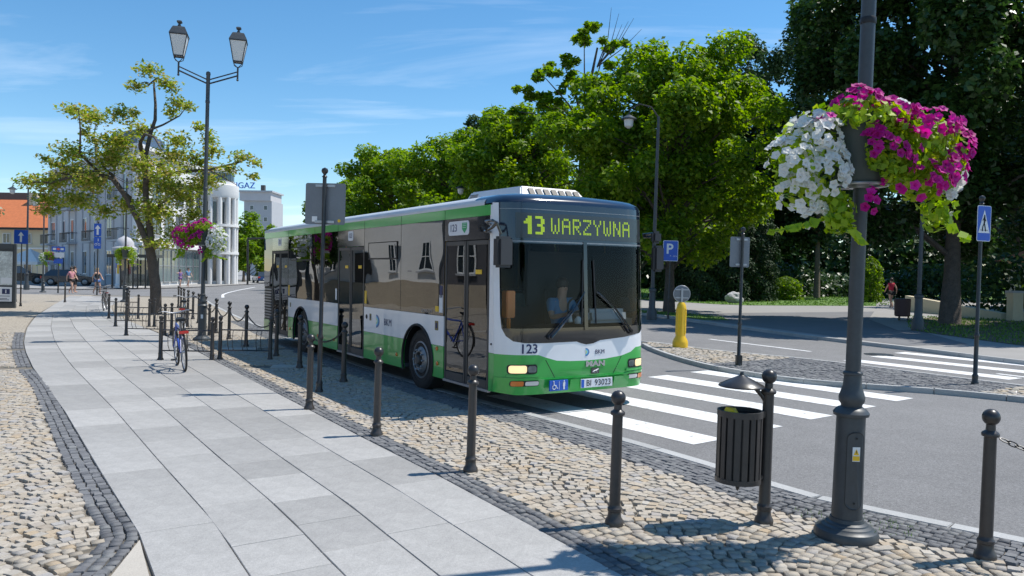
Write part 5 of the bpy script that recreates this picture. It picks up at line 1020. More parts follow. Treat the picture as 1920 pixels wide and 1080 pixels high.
for e in ((2.0, 0, 15.4), (2.5, 0, 15.0), (1.6, 0, 15.7), (3.2, 0, 14.6), (2.2, .2, 14.9), (2.8, .1, 15.2)): s = Vector((.9, 0, 12.6)); e = Vector(e); limb(mb, [s, s.lerp(e, .5)+Vector((.2, 0, 0)), e], .035, .008, 5)
mb.build('trunk', M_['bark'], sp); P = np.vstack(C_); leaves('crown', P, np.tile([0, 0, 1.], (len(P), 1)), .32, M_['maple'], r_, sp, asp=.62, kind=None)
# tall pale birches and willows behind
for i, (x, y, h, rad, lb) in enumerate([(15.5, 66, 19.5, 4.2, 'tall feathery birch on the left of the back row in the park'), (20.5, 70, 23.5, 4.8, 'tallest feathery birch in the middle of the back row'), (24.8, 64, 27, 5.4, 'feathery birch on the right of the back row beside the dark trees')]):
    crown_tree('birch_tree', lb, x, y, h, rad, 4.5, 26000, .36, M_['birch'], M_['barkpale'], 20+i, .22, 70, group='tall birches in the park', blob=(.15, .26), droop=1.6, shape=.98)
for i, (x, y, h, rad, lb) in enumerate([(-3.5, 75, 16.0, 3.4, 'grey-green birch top rising over the street maples'), (2.5, 84, 16.5, 3.4, 'second grey-green birch top behind the street maples')]):
    crown_tree('birch_tree', lb, x, y, h, rad, 5, 11000, .40, M_['birch'], M_['barkpale'], 26+i, .2, 36, group='tall birches in the park', droop=1.2)
# dark chestnuts on the right
CH = 'dark chestnuts in the park'
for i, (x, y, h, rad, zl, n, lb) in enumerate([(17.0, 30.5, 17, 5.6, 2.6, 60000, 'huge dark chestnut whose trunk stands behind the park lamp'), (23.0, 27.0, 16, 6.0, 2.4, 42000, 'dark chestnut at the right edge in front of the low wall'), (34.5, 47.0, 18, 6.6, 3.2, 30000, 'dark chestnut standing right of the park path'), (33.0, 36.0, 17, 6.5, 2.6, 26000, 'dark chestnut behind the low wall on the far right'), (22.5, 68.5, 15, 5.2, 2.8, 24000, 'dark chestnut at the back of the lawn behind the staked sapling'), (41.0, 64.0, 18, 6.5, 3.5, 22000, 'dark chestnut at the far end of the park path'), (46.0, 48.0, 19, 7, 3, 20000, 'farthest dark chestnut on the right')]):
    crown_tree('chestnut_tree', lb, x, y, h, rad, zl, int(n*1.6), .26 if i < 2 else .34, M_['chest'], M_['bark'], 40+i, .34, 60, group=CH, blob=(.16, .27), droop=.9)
# clipped thujas and shrubs on the lawn
def columnar(name, label, x, y, h, rad, n, mat, seed, cat='shrub', group=None, size=.16):
    t = thing(name, label, cat, (x, y, .06), 0, group); r_ = np.random.default_rng(seed); z = r_.uniform(0, 1, n)**.9; a = r_.uniform(0, 2*np.pi, n); prof = np.where(z < .75, 1-.12*z, (1-z)/.25*.9+.02)**.7
    lump = 1+.13*np.sin(a*5+z*17)+.10*np.sin(z*31+a*3); rr = rad*prof*lump*r_.uniform(.72, 1.03, n); P = np.stack([rr*np.cos(a), rr*np.sin(a), z*h], 1); D = np.stack([np.cos(a), np.sin(a), np.full(n, .6)], 1)
    leaves('foliage', P, D, size, mat, r_, t, asp=.5, kind=None); mb = MB(); mb.tube([(0, 0, -.05), (0, 0, h*.5), (0, 0, h*.9)], [.12, .08, .02], 8); mb.build('stem', M_['bark'], t); return t
for i, (x, y, h, rad, lb) in enumerate([(12.9, 53.5, 6.4, 1.5, 'leftmost clipped dark thuja column on the lawn'), (14.9, 54.0, 7.4, 1.6, 'tallest clipped dark thuja column on the lawn'), (16.9, 55.0, 6.8, 1.5, 'clipped dark thuja column right of the tallest one'), (11.2, 55.5, 5.2, 1.4, 'lower dark thuja beside the tall maple trunk')]): columnar('thuja', lb, x, y, h, rad, 12000, M_['thuja'], 60+i, group='clipped thujas on the lawn', size=.22)
for i, (x, y, h, rad, lb) in enumerate([(20.0, 57.5, 1.7, 1.1, 'low leafy shrub right of the staked sapling'), (18.5, 58.5, 2.6, .8, 'upright leafy shrub behind the staked sapling'), (25.5, 56.0, 3.2, .8, 'ivy-like climbing shrub below the dark trees')]): columnar('shrub', lb, x, y, h, rad, 2600, M_['maple'], 70+i, group='park shrubs', size=.22)
for i, (x, y, h, rad, lb) in enumerate([(-37.5, 112, 10.5, 4.5, 'green tree below the grey tower'), (-42.5, 116, 9.5, 4, 'green tree at the corner of the white building'), (-35.5, 104, 6.5, 2.2, 'small conical green tree right of the white building'), (-72, 125, 11, 6, 'green treetop above the orange roof')]): crown_tree('tree', lb, x, y, h, rad, 1.2, 7000, .5, M_['maple'], M_['bark'], 80+i, .2, 26, group='distant street trees', z0=-.03)
# staked sapling and pale boulder
sa = thing('sapling', 'young bare sapling held by three wooden stakes on the lawn', 'tree', (16.4, 54.2, .06)); mb = MB(); mb.tube([(0, 0, 0), (.02, 0, 1.6), (0, .02, 3.2)], [.05, .04, .02], 7); r2 = random.Random(3)
for k in range(16): a = r2.uniform(0, 6.28); z = r2.uniform(1.7, 3.0); l = r2.uniform(.5, 1.1); mb.tube([(0, 0, z), (l*.5*math.cos(a), l*.5*math.sin(a), z+.35*l), (l*.8*math.cos(a), l*.8*math.sin(a), z+.9*l)], [.02, .014, .006], 5)
mb.build('trunk', M_['barkpale'], sa)
M_['wood'] = pm('stake_wood', (.30, .22, .14), .8)
for k in range(3): a = R(90+120*k); mb = MB(); mb.tube([(.55*math.cos(a), .55*math.sin(a), 0), (.48*math.cos(a), .48*math.sin(a), 1.5)], .045, 8); mb.build('stake', M_['wood'], sa)
mb = MB(); mb.tube([(.48*math.cos(R(90+120*k)), .48*math.sin(R(90+120*k)), 1.42) for k in range(4)], .035, 6); mb.build('stake_rail', M_['wood'], sa)
bm = bmesh.new(); bmesh.ops.create_icosphere(bm, subdivisions=4, radius=1); r_ = random.Random(7)
from mathutils import noise as mnoise
for v in bm.verts: d = mnoise.noise(v.co*1.3)*.35+mnoise.noise(v.co*4)*.08; v.co = Vector((v.co.x*.58*(1+d), v.co.y*.45*(1+d), v.co.z*.40*(1+d)+.30))
me = bpy.data.meshes.new('boulder'); bm.to_mesh(me); bm.free(); me.materials.append(pm('pale_granite', (.46, .46, .46), .8, noise=((2.5, .35), (14, .3)), bump=(9, .6, .05))); o = meshobj('boulder', me); o.location = (14.3, 50.4, .06); tag(o, 'pale grey boulder at the lawn edge behind the island sign', 'boulder')
# the yellow-green street tree on the left: hand-laid limbs (metres, x right, z up, y depth)
rb = thing('locust_tree', 'yellow-green street tree with sparse tufts and a dark forked trunk on the left', 'tree', (-13.85, 30.6, 0)); K_ = 30.6/1475
def q_(px, py, dy=0): return Vector(((px-285)*K_, dy, (592-py)*K_))
mb = MB(); BR = [([(285, 596), (284, 540), (277, 490), (272, 465)], .225, .17, 0), ([(272, 470), (255, 420), (235, 375), (212, 342), (180, 330), (150, 338), (110, 352), (80, 352)], .125, .03, -.3), ([(277, 480), (270, 420), (262, 370), (260, 320), (259, 290), (266, 250), (273, 225), (272, 195), (268, 165), (266, 150)], .14, .03, .2), ([(262, 345), (285, 330), (320, 322), (372, 315), (420, 300), (450, 285)], .10, .02, .4), ([(259, 300), (268, 275), (290, 265), (320, 275), (345, 300)], .08, .02, -.8), ([(266, 250), (290, 235), (315, 215), (322, 195)], .05, .012, .3), ([(268, 165), (285, 150), (300, 158), (315, 175)], .035, .01, 0), ([(268, 160), (255, 155), (232, 160)], .03, .01, .2), ([(235, 375), (215, 362), (190, 330), (170, 318), (155, 300), (140, 285), (128, 250), (125, 220)], .09, .015, .6), ([(140, 288), (115, 290), (100, 310), (92, 320)], .03, .01, .5), ([(180, 330), (165, 300), (190, 265), (210, 235)], .06, .012, -.9), ([(262, 320), (235, 290), (205, 260), (200, 230)], .07, .012, 1.0), ([(372, 315), (400, 330), (425, 345)], .03, .01, .2), ([(150, 338), (110, 330), (70, 325), (50, 330)], .05, .012, .4), ([(270, 420), (310, 390), (345, 385)], .06, .012, -.6), ([(255, 420), (215, 400), (180, 395)], .06, .012, .8)]
for pts, r0_, r1_, dy in BR:
    n = len(pts); P = [q_(a, b, dy*3*(i/(n-1))) for i, (a, b) in enumerate(pts)]; limb(mb, P, r0_, r1_, 10)
r_ = np.random.default_rng(33); C_ = []
TUFT = [(268, 135, 26, 16, 0), (240, 163, 22, 14, .3), (300, 160, 26, 18, .2), (310, 190, 22, 16, .6), (335, 200, 16, 10, .4), (110, 205, 34, 15, .9), (130, 215, 20, 10, 1.2), (125, 245, 14, 14, 1), (290, 205, 14, 12, 1), (210, 215, 26, 18, .4), (195, 235, 30, 20, -1), (230, 240, 26, 22, 1.2), (245, 215, 12, 10, 0), (80, 310, 24, 12, .6), (70, 340, 26, 16, .8), (100, 350, 36, 22, -.4), (60, 375, 22, 18, .4), (90, 385, 26, 14, 0), (150, 300, 40, 26, -.8), (180, 290, 36, 30, .9), (150, 345, 38, 26, .6), (190, 350, 30, 24, -1.2), (215, 310, 30, 26, -.6), (300, 290, 38, 24, .8), (330, 270, 30, 20, -.4), (345, 300, 36, 22, .8), (375, 260, 18, 20, .4), (360, 240, 16, 12, .2), (390, 285, 22, 18, 0), (320, 330, 40, 22, -1), (360, 335, 34, 20, 1), (290, 350, 40, 26, .8), (330, 370, 40, 24, .2), (300, 400, 38, 26, -.8), (345, 405, 26, 26, .5), (260, 395, 34, 26, 1.2), (320, 440, 30, 24, .2), (245, 440, 24, 20, .9), (300, 460, 36, 12, -.6), (430, 290, 26, 12, .8), (455, 300, 16, 10, 1), (450, 325, 14, 10, 1), (410, 315, 24, 12, .6), (215, 385, 36, 20, .8), (180, 400, 26, 16, .3), (130, 330, 34, 22, .9), (200, 270, 30, 20, .3), (240, 275, 26, 24, -.9), (60, 300, 12, 8, .5), (235, 345, 30, 24, 1.3), (150, 262, 18, 14, .8), (335, 345, 30, 20, 1.4), (280, 320, 30, 24, -1.2), (60, 350, 26, 16, -.5), (120, 375, 34, 16, .5), (75, 400, 24, 12, .2), (150, 385, 34, 18, -.6), (105, 320, 26, 14, .8)]
for a, b, ra, rb_, dy in TUFT:
    n = int(10+ra*rb_*.62); P, D = ell_points(q_(a, b, dy), (ra*K_*1.05, max(ra, 18)*K_*1.3, rb_*K_*1.05), n, r_, .15); C_.append(P)
mb.build('trunk', M_['bark'], rb); P = np.vstack(C_); leaves('crown', P, np.tile([0, 0, 1.], (len(P), 1)), .165, M_['robinia'], r_, rb, asp=.55, kind=None)
# ------------------------------------------------------------------ buildings
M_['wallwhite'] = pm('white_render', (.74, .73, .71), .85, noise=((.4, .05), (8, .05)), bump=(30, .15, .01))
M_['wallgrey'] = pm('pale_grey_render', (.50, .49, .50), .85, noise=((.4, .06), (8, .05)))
M_['wallshade'] = pm('shaded_white_render', (.54, .53, .54), .85, noise=((.4, .06), (8, .05)))  # corner building's white render, with the left facade's shade put into the colour
M_['cream'] = pm('cream_render', (.62, .54, .38), .85, noise=((.4, .06), (8, .05)))
M_['plinth'] = pm('beige_plinth_stone', (.40, .34, .26), .85, noise=((2, .1), (30, .15)))
M_['tile'] = pm('orange_roof_tiles', (.56, .17, .06), .75, noise=((3, .15), (25, .2)))
M_['pane'] = pm('window_pane', (.035, .045, .055), .06, spec=.9)
M_['shopglass'] = pm('shop_glass', (.10, .15, .15), .08, spec=.9)
M_['slate'] = pm('blue_grey_roof', (.06, .10, .17), .5, noise=(3, .1))
M_['concrete'] = pm('tower_concrete', (.42, .43, .45), .85, noise=(1, .06))
def facade(parent, A, B, z0, z1, mat, th=.3, name='wall'):
    A, B = Vector(A), Vector(B); d = (B-A).normalized(); n = Vector((d.y, -d.x)); mb = MB(); mb.prism([tuple(A), tuple(B), tuple(B-n*th), tuple(A-n*th)], z0, z1); return mb.build(name, mat, parent, smooth=False)
def opening(parent, A, B, s, z0, wd, ht, name='window', frame=None, pane=None, mull=1, sill=True, out=.02, arch=False, cross=0):
    """a window at distance s along wall A->B with frame, pane and sill"""
    A, B = Vector(A), Vector(B); d = (B-A).normalized(); n = Vector((d.y, -d.x)); frame = frame or M_['white']; pane = pane or M_['pane']
    def P(a, z, o): q = A+d*(s+a)+n*o; return (q.x, q.y, z)
    o_ = link(bpy.data.objects.new(name, None)); o_.parent = parent
    pts = [(-wd/2, z0), (wd/2, z0), (wd/2, z0+ht)]+([(wd/2*math.cos(a), z0+ht+wd/2*math.sin(a)) for a in np.linspace(0, math.pi, 9)[1:-1]] if arch else [])+[(-wd/2, z0+ht)]
    mb = MB(); mb.extr([P(a, z, .004) for a, z in pts], Vector((n.x, n.y, 0))*.01); mb.build('pane', pane, o_, smooth=False)
    mb = MB(); t = min(.10, wd*.08); bars = [(-wd/2, -wd/2+t, z0, z0+ht), (wd/2-t, wd/2, z0, z0+ht), (-wd/2, wd/2, z0, z0+t), (-wd/2, wd/2, z0+ht-t, z0+ht)]
    for k in range(mull): x = -wd/2+wd*(k+1)/(mull+1); bars.append((x-t*.4, x+t*.4, z0, z0+ht))
    for k in range(cross): z = z0+ht*(k+1)/(cross+1); bars.append((-wd/2, wd/2, z-t*.4, z+t*.4))
    for i, (a, b, c, e) in enumerate(bars): mb.extr([P(a, c, .015), P(b, c, .015), P(b, e, .015), P(a, e, .015)], Vector((n.x, n.y, 0))*(out+.002*i))
    mb.build('frame', frame, o_, smooth=False)
    if sill: mb = MB(); mb.extr([P(-wd/2-.08, z0-.08, 0), P(wd/2+.08, z0-.08, 0), P(wd/2+.08, z0-.005, 0), P(-wd/2-.08, z0-.005, 0)], Vector((n.x, n.y, 0))*.12); mb.build('sill', M_['concrete'], o_, smooth=False)
    return o_
def solid(parent, pts, z0, z1, mat, name): mb = MB(); mb.prism(pts, z0, z1); return mb.build(name, mat, parent, smooth=False)
# white corner building with a round end
wb = thing('corner_building', 'white corner building with a rounded columned end behind the left tree', 'building'); A, Bq, Cq = (-33.5, 70), (-34.6, 88), (-54, 91.5); H_ = 12.8
solid(wb, [(-33.6, 70.1), (-34.7, 88), (-50, 102), (-54, 91.6)], 0, H_-.05, M_['wallwhite'], 'core')
facade(wb, A, Bq, 3.75, H_, M_['wallwhite'], .25, 'wall'); facade(wb, Cq, A, 0, H_, M_['wallshade'], .25, 'wall')
Aw, Bw = Vector(A), Vector(Bq)
for k in range(9): opening(wb, A, Bq, 1.1+k*2.1, .35, 1.9, 3.2, 'shop_window', M_['steel'], M_['shopglass'], 1, False, cross=1)
mb = MB(); dd = (Bw-Aw).normalized(); nn = Vector((dd.y, -dd.x)); mb.extr([(*(Aw+nn*.02), 3.7), (*(Bw+nn*.02), 3.7), (*(Bw+nn*.55), 3.7), (*(Aw+nn*.55), 3.7)], (0, 0, .35)); mb.build('canopy_band', M_['wallwhite'], wb, smooth=False)
place_text('shop_lettering', 'SALON', .5, M_['white'], wb, (*(Aw+dd*10+nn*.1), 3.3), (dd.x, dd.y, 0), (0, 0, 1)) if False else None
for k in range(6):
    for z, h in ((4.9, 2.2), (8.2, 2.3)): opening(wb, A, Bq, 1.7+k*3.0, z, 2.1, h, 'window', M_['trim'], M_['pane'], 1)
mb = MB(); mb.extr([(*(Aw+nn*.0), H_-.35), (*(Bw), H_-.35), (*(Bw+nn*.4), H_-.35), (*(Aw+nn*.4), H_-.35)], (0, 0, .36)); mb.build('cornice', M_['wallwhite'], wb, smooth=False)
for k in range(7):
    for z, h in ((1.0, 2.4), (4.6, 2.2), (8.2, 2.2)): opening(wb, Cq, A, 2.3+k*4.0, z, 1.7, h, 'window', M_['white'], M_['pane'], 1)
    if k % 2 == 0:
        s = Vector(Cq).lerp(Vector(A), (2.3+k*4.0)/29.6); d2 = (Vector(A)-Vector(Cq)).normalized(); n2 = Vector((d2.y, -d2.x)); bl = link(bpy.data.objects.new('balcony', None)); bl.parent = wb
        for z in (4.3, 7.9):
            mb = MB(); q = [s-d2*1.4, s+d2*1.4, s+d2*1.4+n2*1.0, s-d2*1.4+n2*1.0]; mb.prism([tuple(v) for v in q], z-.18, z); mb.build('balcony_slab', M_['concrete'], bl, smooth=False)
            mb = MB(); mb.tube([(*q[3], z+1), (*q[2], z+1)], .035, 6); mb.tube([(*q[0], z+1), (*q[3], z+1)], .035, 6); mb.tube([(*q[1], z+1), (*q[2], z+1)], .035, 6)
            for i in range(15): v = q[3].lerp(q[2], i/14); mb.tube([(*v, z), (*v, z+1)], .018, 5)
            mb.build('balcony_railing', M_['iron'], bl)
for k in range(12): s = Vector(Cq).lerp(Vector(A), (k+.5)/12); d2 = (Vector(A)-Vector(Cq)).normalized(); n2 = Vector((d2.y, -d2.x)); mb = MB(); mb.prism([tuple(s-d2*.25), tuple(s+d2*.25), tuple(s+d2*.25+n2*.12), tuple(s-d2*.25+n2*.12)], 0, H_-.4); mb.build('pilaster', M_['wallgrey'], wb, smooth=False)
rc = (-34.0, 89.5); rr_ = 2.1; mb = MB(); mb.lathe([(rr_, 0), (rr_, 9.6), (rr_+.5, 9.7), (rr_+.6, 10.0), (rr_+.6, 11.1), (rr_+.3, 11.2), (rr_+.3, 11.5), (0, 11.6)], 40, (*rc, 0)); mb.build('round_end', M_['wallwhite'], wb)
for k in range(9):
    a = R(-150+k*24); c, s = math.cos(a), math.sin(a); mb = MB(); mb.tube([(rc[0]+(rr_+.28)*c, rc[1]+(rr_+.28)*s, 0), (rc[0]+(rr_+.28)*c, rc[1]+(rr_+.28)*s, 9.7)], .26, 12); mb.build('column', M_['wallwhite'], wb)
    a2 = a+R(12); p0 = Vector((rc[0]+(rr_+.02)*math.cos(a2+R(7)), rc[1]+(rr_+.02)*math.sin(a2+R(7)))); p1 = Vector((rc[0]+(rr_+.02)*math.cos(a2-R(7)), rc[1]+(rr_+.02)*math.sin(a2-R(7))))
    for z, h in ((.4, 2.6), (3.8, 2.4), (6.8, 2.4)): opening(wb, p1, p0, (p1-p0).length/2, z, (p1-p0).length*.62, h, 'window', M_['trim'], M_['pane'], 0, False)
mb = MB(); mb.lathe([(rr_-.1, 11.4), (rr_+.1, 12.6), (rr_+.35, 12.75), (rr_+.35, 13.1), (0, 13.4)], 40, (*rc, 0)); mb.build('roof_drum', M_['wallwhite'], wb)
for z in (3.35, 6.45): mb = MB(); mb.lathe([(rr_, z), (rr_+.62, z), (rr_+.62, z+.28), (rr_, z+.28)], 40, (*rc, 0)); mb.build('floor_band', M_['wallwhite'], wb)
for k in range(14): a = R(-160+k*17); mb = MB(); mb.obox((rc[0]+(rr_+.02)*math.cos(a), rc[1]+(rr_+.02)*math.sin(a), 12.05), (.05, .30, .42), Matrix.Rotation(a, 3, 'Z')); mb.build('drum_window', M_['pane'], wb, smooth=False)
mb = MB(); mb.extr([(-38.5, 75.5, H_-.2), (-34.6, 72.5, H_-.2), (-35.4, 80, H_-.2), (-39, 82, H_-.2)], (0, 0, 1.9)); mb.build('attic_storey', M_['slate'], wb, smooth=False)
# orange-roofed house and modern dark block
oh = thing('orange_roof_house', 'low cream house with an orange tiled roof at the far left', 'building'); solid(oh, [(-80, 101), (-58.5, 101), (-58.5, 111), (-80, 111)], 0, 6.7, M_['cream'], 'wall')
mb = MB(); mb.add([(-80.5, 100.4, 6.6), (-58, 100.4, 6.6), (-58, 111.6, 6.6), (-80.5, 111.6, 6.6), (-80.5, 106, 10.6), (-58, 106, 10.6)], [(0, 1, 5, 4), (1, 2, 5), (2, 3, 4, 5), (3, 0, 4), (0, 3, 2, 1)]); rf = mb.build('roof', M_['tile'], oh, smooth=False)
mb = MB(); mb.box(-64.5, -63.5, 105, 106, 9.6, 11.4); mb.build('chimney', M_['cream'], rf, smooth=False); mb = MB(); mb.box(-80.5, -58, 100.2, 100.5, 6.35, 6.62); mb.build('eaves', M_['black'], rf, smooth=False)
for k in range(8): opening(oh, (-80, 100.97), (-58.5, 100.97), 1.6+k*2.7, .6, 1.1, 2.0, 'arched_window', M_['wallwhite'], M_['pane'], 1, arch=True); opening(oh, (-80, 100.97), (-58.5, 100.97), 1.6+k*2.7, 4.6, 1.0, 1.3, 'window', M_['wallwhite'], M_['pane'], 1)
mb = MB(); mb.box(-80, -58.5, 100.8, 101, 3.9, 4.1); mb.build('string_course', M_['wallwhite'], oh, smooth=False)
db = thing('dark_block', 'dark modern block with horizontal windows above the orange roof', 'building'); solid(db, [(-76, 113), (-66.5, 113), (-66.5, 120), (-76, 120)], 0, 12.2, M_['trim'], 'wall')
for z in (8.2, 10.2): opening(db, (-76, 112.98), (-66.5, 112.98), 4.7, z, 8.4, 1.0, 'window', M_['black'], M_['pane'], 5, False)
# grey tower and its roof sign
tw = thing('grey_tower', 'grey tower block with blue rooftop lettering beyond the white building', 'building'); solid(tw, [(-70, 205), (-62.8, 205), (-62.8, 215), (-70, 215)], 0, 19.4, M_['concrete'], 'wall'); solid(tw, [(-71, 204.4), (-62.9, 204.4), (-62.9, 214), (-71, 214)], 19.4, 21.6, M_['wallgrey'], 'top_storey'); solid(tw, [(-71.3, 204), (-62.4, 204), (-62.4, 214.4), (-71.3, 214.4)], 21.6, 22.0, M_['concrete'], 'roof_slab'); solid(tw, [(-66, 206), (-65, 206), (-65, 207), (-66, 207)], 22, 23.6, M_['trim'], 'chimney')
for z in (11, 14, 17): opening(tw, (-70, 204.98), (-62.8, 204.98), 5.6, z, 1.0, 1.2, 'window', M_['white'], M_['pane'], 0, False); opening(tw, (-70, 204.98), (-62.8, 204.98), 2.0, z, 1.0, 1.2, 'window', M_['white'], M_['pane'], 0, False)
place_text('roof_letters', 'NIGAZ', 2.2, M_['blue'], tw, (-70.3, 204.3, 23.2), (1, 0, 0), (0, 0, 1), extrude=.15)
# houses on the left of the plaza (seen mirrored in the bus windows)
def town_house(label, y0, y1, h, wall, roofm, plm, seed):
    t = thing('town_house', label, 'building'); XF = -26.5; ym = (y0+y1)/2
    solid(t, [(XF-.05, y0), (XF-.05, y1), (XF-11, y1), (XF-11, y0)], 0, h, wall, 'wall'); mb = MB(); mb.box(XF-.05, XF+.12, y0+.02, y1-.02, 0, 1.2); mb.build('plinth', plm, t, smooth=False); mb = MB(); mb.box(XF-.05, XF+.35, y0, y1, h-.3, h+.1); mb.build('cornice', M_['wallwhite'], t, smooth=False); mb = MB(); mb.box(XF-.05, XF+.1, y0, y1, 4.5, 4.72); mb.build('string_course', M_['wallgrey'], t, smooth=False)
    mb = MB(); mb.add([(XF+.5, y0-.2, h+.1), (XF+.5, y1+.2, h+.1), (XF-11.5, y1+.2, h+.1), (XF-11.5, y0-.2, h+.1), (XF-5.5, y0+2, h+3.4), (XF-5.5, y1-2, h+3.4)], [(0, 1, 5, 4), (1, 2, 5), (2, 3, 4, 5), (3, 0, 4), (3, 2, 1, 0)]); mb.build('roof', roofm, t, smooth=False)
    n = int((y1-y0)/2.1)
    for k in range(n):
        s = (k+.5)*(y1-y0)/n
        if k == n//2: mb = MB(); y = y0+s; mb.box(XF, XF+.06, y-.6, y+.6, .1, 2.7); mb.build('door', M_['trim'], t, smooth=False); zs = (5.3, 8.0)
        else: zs = (1.7, 5.3, 8.0)
        for z in zs:
            if z+1.6 < h-.3: opening(t, (XF, y0), (XF, y1), s, z, 1.0, 1.7, 'window', M_['white'], M_['pane'], 1, cross=1)
    return t
town_house('dark grey town house on the plaza left of the view', -14, 26.8, 10.4, pm('dark_grey_render', (.10, .10, .11), .8, noise=(3, .1)), M_['slate'], M_['plinth'], 1)
town_house('white town house with beige plinth on the plaza left of the view', 27, 37.5, 9.0, M_['wallwhite'], M_['tile'], M_['plinth'], 2)
crown_tree('plaza_tree', 'street tree in front of the white town house left of the view', -24.4, 33.6, 6.5, 1.9, 1.9, 9000, .2, M_['chest'], M_['bark'], 95, .14, 40, z0=0)
# low cream wall, railing fence and garden behind the dark chestnut
wl = thing('boundary_wall', 'low cream wall with piers under the dark chestnuts on the right', 'wall'); W0, W1 = Vector((15.9, 35.2)), Vector((22.3, 31.4)); d = (W1-W0).normalized(); n = Vector((d.y, -d.x))
def wallrun(p0, p1, h0, h1, th=.3): mb = MB(); p0, p1 = Vector(p0), Vector(p1); e = (p1-p0).normalized(); q = Vector((e.y, -e.x))*th; mb.add([(*p0, 0), (*p1, 0), (*(p1-q), 0), (*(p0-q), 0), (*p0, h0), (*p1, h1), (*(p1-q), h1), (*(p0-q), h0)], [(0, 1, 5, 4), (1, 2, 6, 5), (2, 3, 7, 6), (3, 0, 4, 7), (4, 5, 6, 7)]); return mb
wallrun((20.5, 41), (21.3, 34.2), .9, .35).build('ramp_wall', M_['cream'], wl, smooth=False)
for x, y, h in ((21.5, 33.6, 1.25), (25.0, 32.2, 1.6), (22.9, 33.0, 1.25)): mb = MB(); mb.box(x-.22, x+.22, y-.22, y+.22, 0, h); mb.build('pier', M_['cream'], wl, smooth=False); mb = MB(); mb.box(x-.27, x+.27, y-.27, y+.27, h+.003, h+.09); mb.build('pier_cap', M_['concrete'], wl, smooth=False)
wallrun((21.8, 33.5), (24.8, 32.3), .45, .45).build('base_wall', M_['cream'], wl, smooth=False); wallrun((25.3, 32.1), (38, 27.5), .45, .45).build('base_wall', M_['cream'], wl, smooth=False)
fe = thing('iron_fence', 'black iron railing fence on the low wall at the right edge', 'fence')
for a, b in (((23.2, 32.8), (24.7, 32.25)), ((25.3, 32.0), (33, 29.2))):
    a, b = Vector(a), Vector(b); L_ = (b-a).length
    for z in (.6, 1.45): mb = MB(); mb.tube([(*a, z), (*b, z)], .02, 6); mb.build('rail', M_['iron'], fe)
    for i in range(int(L_/.16)): v = a.lerp(b, (i+.5)*.16/L_); mb = MB(); mb.tube([(*v, .45), (*v, 1.65)], .011, 5); mb.build('bar', M_['iron'], fe, smooth=False)
gh = thing('garden_house', 'cream garden house with a red roof glimpsed through the trees on the right', 'building', (36, 45, 0)); solid(gh, [(-4, 0), (5, 0), (5, 6), (-4, 6)], 0, 3.1, M_['cream'], 'wall'); mb = MB(); mb.add([(-4.5, -.5, 3.0), (5.5, -.5, 3.0), (5.5, 6.5, 3.0), (-4.5, 6.5, 3.0), (-2, 3, 4.6), (3, 3, 4.6)], [(0, 1, 5, 4), (1, 2, 5), (2, 3, 4, 5), (3, 0, 4), (3, 2, 1, 0)]); mb.build('roof', M_['tile'], gh, smooth=False); opening(gh, (-4, -.02), (5, -.02), 3, .9, 1.2, 1.2)
pw = thing('pale_pavilion', 'pale low building seen through the trunks beyond the park', 'building', (34, 112, 0)); solid(pw, [(-20, 0), (26, 0), (26, 8), (-20, 8)], 0, 4.2, M_['cream'], 'wall')
for k in range(12): opening(pw, (-20, -.02), (26, -.02), 2+k*3.7, 1.0, 1.4, 1.9)
# far wood behind the park and along the street
def wood(name, label, pts, h, n, size, mat, seed, depth=8):
    r_ = np.random.default_rng(seed); P = np.array(pts, float); seg = np.hypot(*np.diff(P, axis=0).T); cs = np.r_[0, np.cumsum(seg)]; s = r_.uniform(0, cs[-1], n); x = np.interp(s, cs, P[:, 0]); y = np.interp(s, cs, P[:, 1])
    hh = h*(.72+.18*np.sin(s*.35)+.10*np.sin(s*1.1+2)); z = hh*r_.uniform(0, 1, n)**.8; Q = np.stack([x+r_.normal(0, depth*.3, n), y+r_.normal(0, depth*.4, n), z], 1); o = leaves(name, Q, np.tile([0, -.6, .6], (n, 1)), size, mat, r_); tag(o, label, 'wood', kind='stuff'); return o
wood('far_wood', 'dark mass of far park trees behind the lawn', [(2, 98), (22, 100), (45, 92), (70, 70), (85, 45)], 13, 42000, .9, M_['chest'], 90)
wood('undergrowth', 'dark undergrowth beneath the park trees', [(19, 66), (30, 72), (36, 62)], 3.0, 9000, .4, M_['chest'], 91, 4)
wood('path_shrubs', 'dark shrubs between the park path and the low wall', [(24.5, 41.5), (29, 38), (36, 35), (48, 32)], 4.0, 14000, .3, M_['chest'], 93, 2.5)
wood('garden_shrubs', 'sunlit bright green shrubs behind the iron fence', [(25.5, 35.2), (32, 32.5), (42, 29)], 1.9, 6000, .22, M_['maple'], 92, 2.5)
